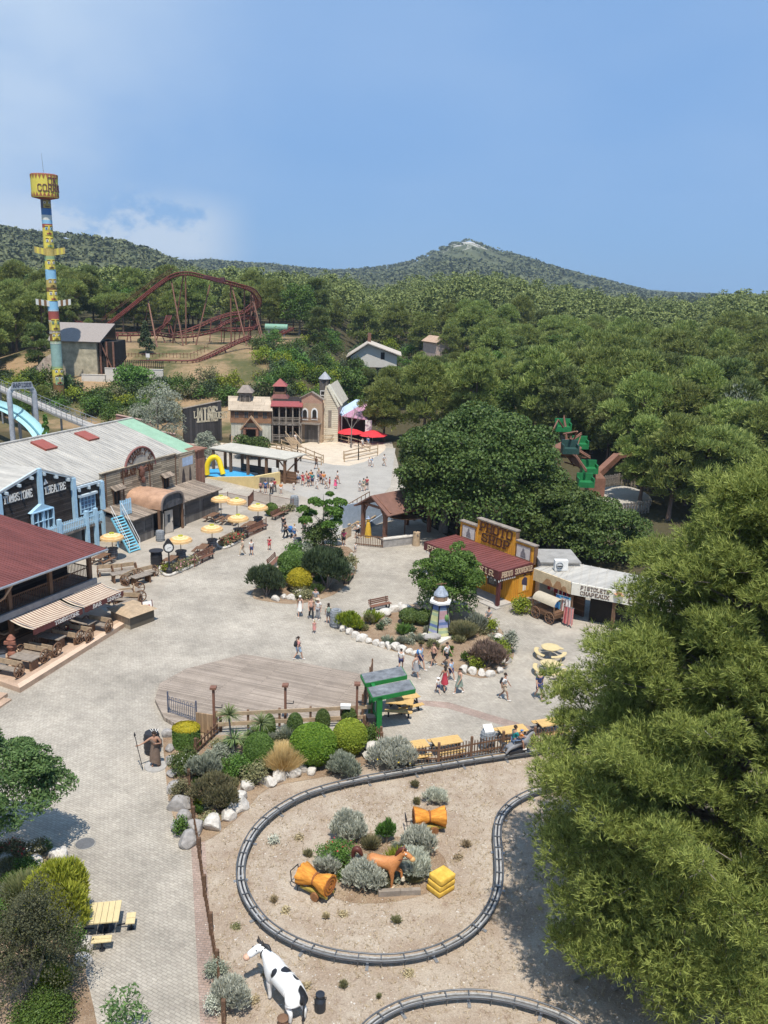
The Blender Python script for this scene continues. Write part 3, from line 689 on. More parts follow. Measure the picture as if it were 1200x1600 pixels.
# theatre hall
HF=Fr((216,849),(330,804))
def theatre():
 t=HF.empty('theatre_hall','long grey tin roofed theatre hall with dark and cream plank facades','theatre');V0=3.5
 f=lambda x,y,v=V0:HF.face(x,y,v)
 uL=-22.;(u1,zt1),(u2,zt2)=f(156,738),f(273,712.5);zt=(zt1+zt2)/2;uR=f(318,702)[0]
 rg=f(170,661,13.);zr=rg[1];e=zt-.5
 rf=MB();a,b,c,d=(uL,V0+.15,e),(uR-2.7,V0+.15,e),(uR-2.7,13.,zr),(uL,13.,zr)
 rf.slab([a,b,c,d],.12);ribs(rf,a,b,c,d,.42,.045);rf.slab([(uL,13.,zr),(uR,13.,zr),(uR,19,zr-2),(uL,19,zr-2)],.12);rf.box(uL,uR,12.85,13.2,zr,zr+.12)
 r=rf.build('roof',M_ROOFG,t)
 for px in((68,687),(135,674)):
  u,z=f(px[0],px[1],11.2);MB().slab([(u-.75,10.2,e+(zr-e)*.70+.22),(u+.75,10.2,e+(zr-e)*.70+.22),(u+.75,12.1,e+(zr-e)*.905+.22),(u-.75,12.1,e+(zr-e)*.905+.22)],.35).build('skylight',pm('skylight_red',(.30,.085,.06),.5,.1,2,.05),r)
 MB().slab([(uR-2.7,V0+.15,e+.03),(uR,V0+.15,e+.03),(uR,13.,zr+.03),(uR-2.7,13.,zr+.03)],.12).build('roof_strip',M_ROOFGR,t)
 MB().box(uL,uR,18.8,19,0,zr-2.1).yz([(V0+.3,0),(19,0),(19,zr-2.1),(13,zr-.2),(V0+.3,e-.1)],uR-.15,uR-.02).build('wall',M_GREYPL,t)
 fa=MB().box(u1,u2,V0-.12,V0+.1,0,zt);fa.box(u1-.06,u2+.06,V0-.2,V0+.14,zt,zt+.1);fa.build('facade',M_CREAMPL,t)
 for x in(162,190,232,273):u=f(x,735)[0];MB().box(u-.05,u+.05,V0-.17,V0-.12,2.6,zt).build('batten',M_WOOD,t)
 ua,_=f(194,725);ub,_=f(241,716);uc=(ua+ub)/2;ra=(ub-ua)/2;pts=[(uc+ra*math.cos(q),zt-.4+ra*.92*math.sin(q))for q in np.linspace(0,math.pi,17)]
 an=MB().xz(pts,V0-.1,V0+.02).build('arch_sign',pm('arch_cream',(.42,.38,.32),.8,.15,2,.1),t)
 MB().tube([Vector((p[0],V0-.08,p[1]))for p in pts],.12,6).build('arch_rim',pm('arch_brown',(.23,.10,.085),.7,.15,2,.1),an)
 lt=MB()
 def arcmap(cx,cz,R):
  def g(a,b):
   th=math.pi/2-a/R;return(cx+(R+b)*math.cos(th),cz+(R+b)*math.sin(th))
  return g
 text(lt,"CHARLY'S",-ra*.7,0,.6,V0-.13,.03,tw=ra*1.4,t=.11,mapf=arcmap(uc,zt-.4,ra*.62));lt.build('lettering',M_BROWNL,an)
 for s,xa,ya,xb in(('BURLAUD',189,746,213),('SHOW',225,736,239)):
  p=f(xa,ya,V0-.15);q=f(xb,ya-4,V0-.15);m=MB();text(m,s,p[0],p[1]-.05,.58,V0-.13,.04,tw=q[0]-p[0],t=.11);m.build('lettering',M_BROWNL,t)
 p=f(221,737,V0-.3);m=MB()
 m.ball((p[0],V0-.35,p[1]),(.34,.3,.6),10,8,.06);m.ball((p[0],V0-.5,p[1]-.75),(.2,.24,.34),8,6,.04)
 m.tube([(p[0]-.3,V0-.35,p[1]+.3),(p[0]-.62,V0-.4,p[1]+.42),(p[0]-.66,V0-.4,p[1]+.75)],[.1,.07,.02],6);m.tube([(p[0]+.3,V0-.35,p[1]+.3),(p[0]+.62,V0-.4,p[1]+.42),(p[0]+.66,V0-.4,p[1]+.75)],[.1,.07,.02],6)
 m.build('buffalo_head',pm('carved_brown',(.15,.07,.05),.85,.3,4,.5),t)
 for x,y0,y1 in((180,765,789),(257,745,763)):
  u,z1=f(x,y0);z0=f(x,y1)[1];w=win(t,u-.42,u+.42,max(z0,2.9),z1,V0-.12,M_WOOD,M_INT,(1,0))
  MB().slab([(u-.8,V0-.75,z1+.1),(u+.8,V0-.75,z1+.1),(u+.8,V0-.12,z1+.45),(u-.8,V0-.12,z1+.45)],.07).build('awning',M_ROOFPL,w)
 um,_=f(304,715);fp=MB().box(u2+.06,um,V0-.1,V0+.1,0,zt-.1);fp.build('facade_bay',M_CREAMPL,t)
 m=MB().mat(0).box(u2+.5,um-.3,V0-.16,V0-.1,3.0,zt-.5);k=um-u2-.8
 m.mat(1).box(u2+.5+k*.2,um-.3-k*.1,V0-.17,V0-.16,zt-1.5,zt-.6);m.mat(2)
 for cx,w_,h_ in((.25,.3,1.5),(.7,.2,1.7)):
  x=u2+.5+k*cx;m.xz([(x-w_,3.05),(x+w_*1.1,3.05),(x+w_*.8,3.05+h_*.5),(x+w_*.5,3.05+h_*.8),(x,3.05+h_),(x-w_*.6,3.05+h_*.7)],V0-.18,V0-.16)
 m.build('mural',[pm('mural_earth',(.38,.30,.22),.9,.3,1.5,0),pm('mural_sky',(.42,.52,.66),.9,.2,2,0),pm('mural_dark',(.075,.06,.055),.9,.3,3,0)],t)
 MB().box(um,uR,V0-.1,V0+1.8,0,zt-.3).box(um-.1,uR+.3,V0-.3,V0+2,zt-.3,zt-.15).build('end_bay',plank('rust_boards',(.27,.135,.09),'zx',.3,4,.3,.012),t)
 z8=f(158,752)[1];ul,u58,u110=uL,f(57.7,745)[0],f(110.5,748)[0];zp=f(57,735)[1];ze=f(110,748)[1];zl=f(4,770)[1];u4=f(-6,772)[0]
 MB().box(ul,u4,V0-.1,V0+.1,0,zl).xz([(u4,0),(u110,0),(u110,ze),(u58,zp),(u4,zl)],V0-.1,V0+.1).box(u110,u1-.02,V0-.1,V0+.1,0,z8).build('dark_facade',M_DARKPL,t)
 m=MB();y=V0-.18
 m.beam((u4-.3,y,zl+.02),(u58,y,zp+.1),.18,.22);m.beam((u58,y,zp+.1),(u110+.2,y,ze+.05),.18,.22);m.beam((u110,y,z8+.08),(u1,y,z8+.08),.2,.2)
 for k in range(6):uu=u4+(u110-u4)*(k+.5)/6;zz=np.interp(uu,[u4,u58,u110],[zl,zp,ze]);m.box(uu-.08,uu+.08,y-.35,V0,zz-.3,zz-.08)
 for k in range(3):uu=u110+(u1-u110)*(k+.5)/3;m.box(uu-.07,uu+.07,y-.25,V0,z8-.28,z8)
 m.build('trim',pm('pale_trim',(.50,.58,.62),.7,.1,3,.1),t)
 g=MB().slab([(u4-.3,y-.1,zl+.05),(u58,y-.1,zp+.2),(u58,V0+3.5,zp+.2),(u4-.3,V0+3.5,zl+.05)],.08);g.slab([(u58,y-.1,zp+.2),(u110+.2,y-.1,ze+.1),(u110+.2,V0+2,ze+.1),(u58,V0+3.5,zp+.2)],.08);g.build('gable_roof',M_ROOFG,t)
 for u,z in((u4,zl),(u58,zp+.2),(u110,ze+.1),(u1-.15,z8+.1)):MB().box(u-.17,u+.17,V0-.42,V0-.1,.2,z).build('post',M_BLUE,t)
 for s,(xa,ya),(xb,yb)in(('TOMBSTONE',(6,788),(51,778)),('THEATRE',(70,773),(103,766))):
  p=f(xa,ya,V0-.12);q=f(xb,yb,V0-.12);m=MB();text(m,s,p[0],(p[1]+q[1])/2+.08,.62,V0-.1,.05,tw=q[0]-p[0],t=.12);m.build('lettering',M_WHITE,t)
 a=f(43,800);b=f(77,792);zb=a[1]-3.0;w=win(t,a[0]+.1,b[0]-.1,zb+.3,a[1]-.15,V0-.3,M_BLUE,M_GLASS,(3,2),d=.25)
 MB().xz([(a[0]-.1,a[1]-.1),(b[0]+.1,a[1]-.1),((a[0]+b[0])/2,a[1]+.5)],V0-.45,V0-.1).build('gable',M_BLUE,w)
 a=f(122,776);b=f(146,771);z1=(a[1]+b[1])/2-.1;w=win(t,a[0]+.1,b[0]-.1,3.2,z1,V0-.1,M_BLUE,pm('window_blue',(.16,.22,.30),.3,.3,2,0),(3,3),'door',.12)
 MB().box(a[0]-.15,b[0]+.15,V0-.4,V0-.1,z1+.1,z1+.3).build('lintel',pm('pale_trim',(.5,.58,.62)),w)
 p=f(69,757);MB().xz([(p[0]-.25,p[1]),(p[0]+.25,p[1]+.1),(p[0],p[1]+.5)],V0-.2,V0-.1).build('emblem',M_WHITE,t)
 zb=2.9;vb=.9;uA,uB=-13.,HF.face(159,800,vb)[0]
 fl=MB().box(uA,uB,vb,V0-.1,zb-.18,zb).build('balcony',M_GREYPL,t)
 mb=MB();pickets(mb,(uA,vb+.05,zb),(uB,vb+.05,zb),1.0,.2,.11,.03);mb.build('picket_rail',M_BLUE,fl)
 for u in(-8.5,HF.face(137,830,vb)[0],HF.face(151,825,vb)[0]):MB().box(u-.15,u+.15,vb-.1,vb+.2,0,zb+1.35).build('post',M_BLUE,fl)
 MB().box(uA,uB-.4,V0-.5,V0-.1,0,zb-.2).build('lower_wall',plank('lower_boards',(.25,.25,.24),'zx',.3,3,.2),t)
 for n,ua,ub in(('entrance_wing',-.85,2.4),('entrance_wing',6.1,13.)):
  g=MB().box(ua+.1,ub-.1,0,V0-.12,0,2.45).build(n,plank('wing_boards',(.17,.155,.14),'zx',.45,3,.25,.012),t)
  MB().slab([(ua-.1,-.4,2.5),(ub+.1,-.4,2.5),(ub+.1,V0-.12,3.05),(ua-.1,V0-.12,3.05)],.09).build('roof',M_ROOFPL,g)
  m=MB()
  for k in range(2):x=ua+(ub-ua)*(.18+.42*k);xe=x+(ub-ua)*.28;m.box(x,xe,-.05,-.01,1.0,1.9);m.box(x-.06,xe+.06,-.03,-.008,.94,1.96)
  m.build('shutter',plank('shutter_boards',(.12,.11,.1),'xz',.3,3,.2),g)
 ua,ub,zs,zz=2.5,6.0,2.65,4.05;prof=[(ua,zs)]+[((ua+ub)/2+(ub-ua)/2*math.copysign(abs(math.cos(q))**.62,math.cos(q)),zs+(zz-zs)*math.sin(q)**.7)for q in np.linspace(math.pi-.12,.12,13)]+[(ub,zs)]
 sh=MB();sh.smooth=True;n=len(prof)
 sh.add([(p[0],-.8,p[1])for p in prof]+[(p[0],V0-.12,p[1])for p in prof],[(i,i+1,n+i+1,n+i)for i in range(n-1)]);hd=sh.build('hood',M_TAN,t)
 MB().xz([(p[0],p[1]-.02)for p in prof],-.72,-.62).build('hood_front',plank('hood_boards',(.085,.085,.09),'zx',.3,3,.3),hd)
 MB().xz([(p[0],p[1]+.05)for p in prof]+[(ub-.12,zs),]+[(p[0]*.93+(ua+ub)/2*.07,p[1]-.12)for p in prof[::-1]]+[(ua+.12,zs)],-.86,-.74).build('hood_rim',pm('hood_edge',(.22,.18,.16),.7),hd)
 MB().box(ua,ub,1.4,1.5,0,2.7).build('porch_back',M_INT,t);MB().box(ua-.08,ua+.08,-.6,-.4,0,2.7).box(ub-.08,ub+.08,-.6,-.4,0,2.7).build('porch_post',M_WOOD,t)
 for x,a in((3.7,-.25),(6.0,.45),(2.75,.9)):
  dr=MB().cbox((0,0,1.15),(.95,.06,2.2)).build('door',pm('door_cream',(.50,.45,.38),.8,.15,2,.1),t,(x+.4,-.35,0));dr.rotation_euler=(0,0,a)
  MB().cbox((0,-.035,1.45),(.3,.02,.8)).build('pane',M_GLASS,dr);MB().ball((.38,-.06,1.1),.06,8,5).build('handle',M_BLACK,dr)
theatre()
def stairs():
 a=HF.face(213,862,-.9);t=HF.empty('outdoor_stair','turquoise wooden stair climbing to the theatre balcony','stairs')
 x1,x0=-1.0,-5.6;y0,y1=-1.2,-.1;zt=3.0;n=13;st=MB()
 bx,bz=HF.flat(211,861)
 bot=HF.flat(211,862);top=(bot[0]+.25,.75);print('stair',bot);A=Vector((bot[0],bot[1],0));B=Vector((top[0],top[1],zt));d=(B-A);sd=Vector((-d.y,d.x,0)).normalized()*.62
 for i in range(n):p=A.lerp(B,(i+.5)/n);q=Vector((p.x,p.y,p.z));st.beam(q-sd,q+sd,.19,.06)
 st.build('tread',M_BLUE2,t)
 for s in(-1,1):
  MB().beam(A+sd*s+Vector((0,0,.02)),B+sd*s+Vector((0,0,-.12)),.06,.16).build('stringer',M_BLUE2,t)
  r=MB();r.tube([A+sd*s+Vector((0,0,.05)),A+sd*s+Vector((0,0,1.05)),B+sd*s+Vector((0,0,1.05))],.03,6)
  r.tube([A+sd*s+Vector((0,0,.6)),B+sd*s+Vector((0,0,.6))],.02,6);r.build('handrail',M_WHITE,t)
 m=MB();pickets(m,B+Vector((.7,.1,-.3)),B+Vector((2.0,.1,-.3)),1.5,.24,.16,.04);m.build('gate_pickets',M_BLUE,t)
 m=MB();m.cbox((B.x,B.y,zt/2-.1),(.14,.14,zt-.2));m.build('support_post',M_BLUE,t)
stairs()
def brickwall():
 pts=[(186,700,648),(238,700,668),(270,703,683),(305,704,697)]
 A,B=P(186,690,0),P(308,698,0);fr=Fr((0,0),(1,1)).set(A,B,0);t=fr.empty('stepped_wall','stepped rusty red plank wall behind the theatre hall','wall');L=fr.L
 z=lambda x,y:fr.face(x,y)[1];m=MB();prof=[(-.3,0),(L,0),(L,z(300,697)),(L*.72,z(272,690)),(L*.72,z(272,679)),(L*.42,z(238,672)),(L*.42,z(238,660)),(-.3,z(188,649))]
 m.xz(prof,0,.35).build('wall_panel',plank('rusty_wall',(.36,.19,.145),'zx',.5,5,.2,.01),t)
 c=MB()
 for p,q in zip(prof[2:],prof[3:]):
  if abs(p[0]-q[0])>.3:c.beam((p[0],.17,p[1]+.05),(q[0],.17,q[1]+.05),.5,.1)
 c.build('coping',pm('coping_pink',(.42,.27,.22),.8),t)
 t2=MB().box(L-2.4,L+.8,-1.6,-.1,0,z(300,700)-.5).build('side_shed',plank('rusty_wall2',(.23,.095,.085),'zx',.4,5,.25),t);MB().slab([(L-2.7,-1.9,z(300,700)-.4),(L+1.2,-1.9,z(300,700)-.4),(L+1.2,.3,z(300,700)-.1),(L-2.7,.3,z(300,700)-.1)],.08).build('shed_roof',pm('coping_pink',(.42,.27,.22)),t2)
brickwall()
# bar with the red roof
BF=Fr((0,0),(1,1)).set(P(22,910,5.3),P(166,857.5,5.3),0)
def bar():
 t=BF.empty('saloon_bar','two storey bar with red sheet roof, balcony and striped awnings','bar');L=BF.L;ze=5.3;D=11.
 vz=BF.side(0,812,L);sl=(vz[1]-ze)/max(vz[0],.1);zr=ze+sl*D;zr=min(max(zr,ze+1),ze+4)
 a,b,c,d=(-6,0,ze),(L,0,ze),(L,D,zr),(-6,D,zr);m=MB().slab([a,b,c,d],.12);ribs(m,a,b,c,d,.26,.04);r=m.build('roof',M_ROOFR,t)
 MB().tube([(-6,-.08,ze-.06),(L+.05,-.08,ze-.06)],.09,8).build('gutter',M_STEEL,r);MB().beam((L+.03,0,ze-.1),(L+.03,D,zr-.1),.06,.24).build('barge_board',M_WOOD,r)
 zf=3.05;vw=2.6
 MB().box(-6,L-.6,.75,D,zf-.22,zf).build('balcony_floor',M_GREYPL,t);MB().box(-6,L-.5,.55,.75,zf-.3,zf+.12).build('fascia',pm('flashing_grey',(.30,.29,.28),.6),t)
 MB().box(-6,L-1.2,vw,D,zf,5.2).build('upper_wall',M_DARKPL,t);MB().box(-6,L-1.2,2.2,D,.3,zf-.23).build('wall',M_BROWNPL,t)
 for u in(-5.6,-2.6,.3,3.7,L-.75):
  MB().box(u-.13,u+.13,.85,1.11,.3 if u<1 else zf,ze+.02).build('post',M_WOOD,t)
 MB().box(L-.88,L-.62,5,5.26,zf,ze+.3).build('post',M_WOOD,t)
 rl=MB()
 for p,q in(((-6,.98,zf),(L-.75,.98,zf)),((L-.75,.98,zf),(L-.75,6,zf))):
  p,q=Vector(p),Vector(q);n=int((q-p).length/.14)
  for i in range(n):w=p.lerp(q,i/n);rl.cbox((w.x,w.y,w.z+.5),(.03,.03,.9))
  rl.beam(p+Vector((0,0,.95)),q+Vector((0,0,.95)),.07,.06);rl.beam(p+Vector((0,0,.1)),q+Vector((0,0,.1)),.05,.05)
 rl.build('railing',M_WOOD,t)
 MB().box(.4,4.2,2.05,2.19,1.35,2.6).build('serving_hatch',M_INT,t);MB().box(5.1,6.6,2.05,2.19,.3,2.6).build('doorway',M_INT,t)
 MB().box(.3,4.3,1.7,2.19,1.2,1.32).build('counter',M_WOODL,t)
 sm,st_,b_=newmat('awning_stripes');co=N(st_,'ShaderNodeTexCoord').outputs['Object'];sx_=N(st_,'ShaderNodeSeparateXYZ',{0:co}).outputs[0]
 fr_=N(st_,'ShaderNodeMath',{0:N(st_,'ShaderNodeMath',{0:sx_,1:4.4},operation='MULTIPLY').outputs[0]},operation='FRACT').outputs[0]
 g_=N(st_,'ShaderNodeMath',{0:fr_,1:.52},operation='GREATER_THAN').outputs[0];nz=N(st_,'ShaderNodeTexNoise',{'Vector':co,'Scale':2.,'Detail':5}).outputs['Fac']
 cm=N(st_,'ShaderNodeMixRGB',{0:g_,1:(.60,.51,.385,1),2:(.26,.155,.12,1)}).outputs[0];st_.links.new(N(st_,'ShaderNodeMixRGB',{0:.3,1:cm,2:nz},blend_type='OVERLAY').outputs[0],b_.inputs[0]);b_.inputs['Roughness'].default_value=.9
 ga=BF.face(64,988,-1.6)
 for ua,ub,s in((-.2,3.95,'TOMBSTONE'),(4.15,L-.2,'BAR  SNACK')):
  zb,zfr,vf=zf-.32,2.5,-1.55
  pts=[(0,.55,zb),(ub-ua,.55,zb),(ub-ua,vf,zfr),(0,vf,zfr)];rows=7;A=MB();A.smooth=True;vs=[]
  for i in range(rows+1):
   q=i/rows;vs+=[(0,.55+(vf-.55)*q,zb+(zfr-zb)*q-.1*math.sin(math.pi*q)),(ub-ua,.55+(vf-.55)*q,zb+(zfr-zb)*q-.1*math.sin(math.pi*q))]
  A.add(vs,[(2*i,2*i+1,2*i+3,2*i+2)for i in range(rows)]);aw=A.build('awning',sm,t,(ua,0,0))
  w=ub-ua;n=16;V=MB().xz([(0,zfr)]+[(w*i/n,zfr-.36-(.05 if i%2 else 0))for i in range(n+1)]+[(w,zfr)],vf-.03,vf);V.build('valance',M_MAROON,aw)
  T=MB();text(T,s,w*(.42 if s[0]=='T' else .2),zfr-.31,.24,vf-.035,.02,tw=w*(.5 if s[0]=='T' else .72),t=.13);T.build('lettering',M_WHITE,aw)
  MB().tube([(.2,.5,zb-.1),(.2,vf+.1,zfr-.02)],.03,6).tube([(w-.2,.5,zb-.1),(w-.2,vf+.1,zfr-.02)],.03,6).build('awning_arm',M_STEEL,aw)
 MB().tube([(-.2,-.05,ze-.1),(-.6,.3,ze-.9),(-.9,1.2,ze-1.6)],.07,7).build('downpipe',pm('copper_pipe',(.45,.30,.20),.5),t)
bar()
def terrace_platform():
 q=[P(31,1075,.32),P(194,974,.32),P(150,945,.32),P(60,905,.32),P(-160,950,.32),P(-70,1040,.32)]
 m=MB();m.prism([(p.x,p.y)for p in q][::-1],0,.32);o=m.build('bar_terrace',M_TERR);o['kind']='structure'
 q=[P(31,1075,.325),P(194,974,.325),P(187,971,.325),P(27,1069,.325)];sheet('terrace_edge',q,pm('stone_edge',(.62,.46,.34),.85,.1,3,.2),.326)
 for k,(z,px)in enumerate(((.22,(12,1083)),(.11,(18,1092)))):
  a,b=P(px[0],px[1],z),P(-90,px[1]+72,z);d=(b-a).normalized();n=Vector((-d.y,d.x,0))
  if n.y<0:n=-n
  m=MB().prism([(p.x,p.y)for p in(a,b,b+n*1.0,a+n*1.0)],0,z);m.build('terrace_step',M_TERR)['kind']='structure'
terrace_platform()
# photo shop and the hat store
PF=Fr((715,871),(780,897),2.75)
def photoshop():
 t=PF.empty('photo_shop','ochre wooden photo shop with stepped sign parapet and red porch roof','shop');L=PF.L;u0=PF.face(664,858)[0]
 vz=PF.side(832,880,L);D=max(vz[0],2.8);zb=vz[1];zw=max(zb,3.05);f=lambda x,y:PF.face(x,y,D)
 MB().box(u0+.3,L-.15,1.5,D-.1,.15,2.84).build('wall',M_OCHPL,t);MB().box(L-.15,L,1.5,D+.5,.15,2.84).build('side_wall',plank('ochre_side',(.66,.29,.03),'zy',.22,5,.12,.01,(.32,.14,.02)),t)
 MB().box(u0,L+.1,.1,D-.1,0,.15).box(L-1.6,L+.35,-.45,.1,0,.1).build('porch_floor',pm('porch_concrete',(.42,.39,.35),.9),t)
 a,b,c,d=(u0,-.05,2.95),(L+.05,-.05,2.95),(L+.05,D-.15,zw),(u0,D-.15,zw);m=MB().slab([a,b,c,d],.1);ribs(m,a,b,c,d,.38,.04);m.build('porch_roof',M_ROOFR,t)
 f1=MB().box(u0,L+.1,-.14,-.04,2.32,3.0).build('front_fascia',M_MAROON,t);f2=MB().box(L+.04,L+.14,-.04,D,2.32,3.0).build('side_fascia',M_MAROON,t)
 m=MB();text(m,'PHOTO SOUVENIR',u0+.5,2.46,.40,-.145,.03,tw=L-u0-1.0,t=.15);m.build('lettering',M_GOLDL,f1)
 m=MB();text(m,'PHOTO SOUVENIR',.15,2.46,.40,0,.03,tw=D-.3,t=.14,mapf=lambda a,b:(Vector((L+.17,a,b)),Vector((L+.14,a,b))));m.build('lettering',M_GOLDL,f2)
 x0,x1,x2,x3=f(719,830)[0],f(746,830)[0],f(806,840)[0],L+.1;zl,zh,z2=f(719,818)[1],f(748,813)[1],f(836,850)[1]
 zl=(zl+z2)/2;zh=(zh+f(804,828)[1])/2
 pa=MB().xz([(x0,zw-.2),(x3,zw-.2),(x3,zl),(x2,zl),(x2,zh),(x1,zh),(x1,zl),(x0,zl)],D,D+.35).build('parapet',M_OCHPL,t)
 m=MB();m.box(x0-.08,x1-.01,D-.1,D+.45,zl,zl+.09);m.box(x1-.08,x2+.08,D-.1,D+.45,zh,zh+.1);m.box(x2+.09,x3+.08,D-.1,D+.45,zl,zl+.09);m.build('coping',M_WOODG,pa)
 m=MB();m.box(x2+.0,x2+.04,D-.02,D+.37,zl+.09,zh);m.box(x3,x3+.05,D-.02,D+.37,zw-.2,zl);m.build('edge_board',M_WOOD,pa)
 hh=(zh-zl);k=x2-x1
 m=MB();text(m,'PHOTO',x1+.35,zl-.12,hh*.78+.15,D-.03,.06,tw=k-.7,t=.17);zz=zl-.12-(hh*.78)-.32;text(m,'SHOP',x1+.6,zz,hh*.78+.1,D-.03,.06,tw=k-1.2,t=.17);m.build('lettering',M_BROWNL,pa)
 for xa,xb in((x0+.35,x1-.22),(x2+.22,x3-.35)):
  z0=zl-1.25;z1=zl-.22;p=MB().box(xa,xb,D-.06,D,z0,z1).build('picture',pm('picture_white',(.62,.58,.52),.8,.15,3,0),pa)
  b_=MB();b_.box(xa-.05,xb+.05,D-.09,D-.06,z1,z1+.06);b_.box(xa-.05,xb+.05,D-.09,D-.06,z0-.06,z0);b_.box(xa-.05,xa+.01,D-.09,D-.06,z0,z1);b_.box(xb-.01,xb+.05,D-.09,D-.06,z0,z1);b_.build('frame',M_WOOD,p)
  c=(xa+xb)/2;MB().xz([(c-.28,z0+.08),(c+.3,z0+.08),(c+.22,z0+.45),(c+.1,z0+.6),(c+.12,z0+.8),(c-.06,z0+.88),(c-.14,z0+.6),(c-.26,z0+.45)],D-.075,D-.06).build('sketch',pm('sketch_grey',(.20,.19,.19),.9,.5,8,0),p)
 MB().box(L-.2,L+.05,-.02,.23,.1,2.32).build('post',M_MAROON,t);MB().box(u0+.6,u0+.85,-.02,.23,.1,2.32).build('post',M_MAROON,t)
 win(t,L-2.6,L-1.1,.95,2.1,1.5,M_WOOD,M_GLASS,(1,0));win(t,L-5.,L-3.2,.95,2.1,1.5,M_WOOD,M_GLASS,(1,0))
 ym=(1.5+D)/2+.25;w=MB().box(L,L+.03,ym-.62,ym+.62,.75,2.25).build('painted_panel',pm('panel_ochre',(.72,.36,.05),.8,.08,3,0),t)
 m=MB();m.mat(0).yz([(ym-.12,.85),(ym+.04,.85),(ym+.06,1.4),(ym-.12,1.4)],L+.03,L+.04).mat(0).yz([(ym+.1,.85),(ym+.22,.85),(ym+.2,1.4),(ym+.07,1.4)],L+.03,L+.04)
 m.mat(1).yz([(ym-.26,1.4),(ym+.34,1.2),(ym+.3,1.85),(ym+.12,1.95),(ym-.08,1.95),(ym-.28,1.75)],L+.03,L+.042);m.mat(2).yz([(ym-.06,1.96),(ym+.1,1.96),(ym+.1,2.12),(ym-.06,2.12)],L+.03,L+.04).mat(1).yz([(ym-.2,2.12),(ym+.24,2.12),(ym+.02,2.23)],L+.03,L+.042)
 m.build('painted_figure',[M_WHITE,pm('coat_navy',(.06,.05,.09),.8),pm('face_paint',(.5,.3,.2),.8)],w)
 g=MB()
 for k in range(22):q=k/21;g.cbox(((u0+.3)+(L-u0-.2)*q,-.1,2.22-.05*math.sin(q*40)),(.12,.02,.16))
 for k in range(8):g.cbox((L+.1,.1+k*.22,2.24),(.02,.1,.14))
 g.build('bunting',M_WHITE,t)
photoshop()
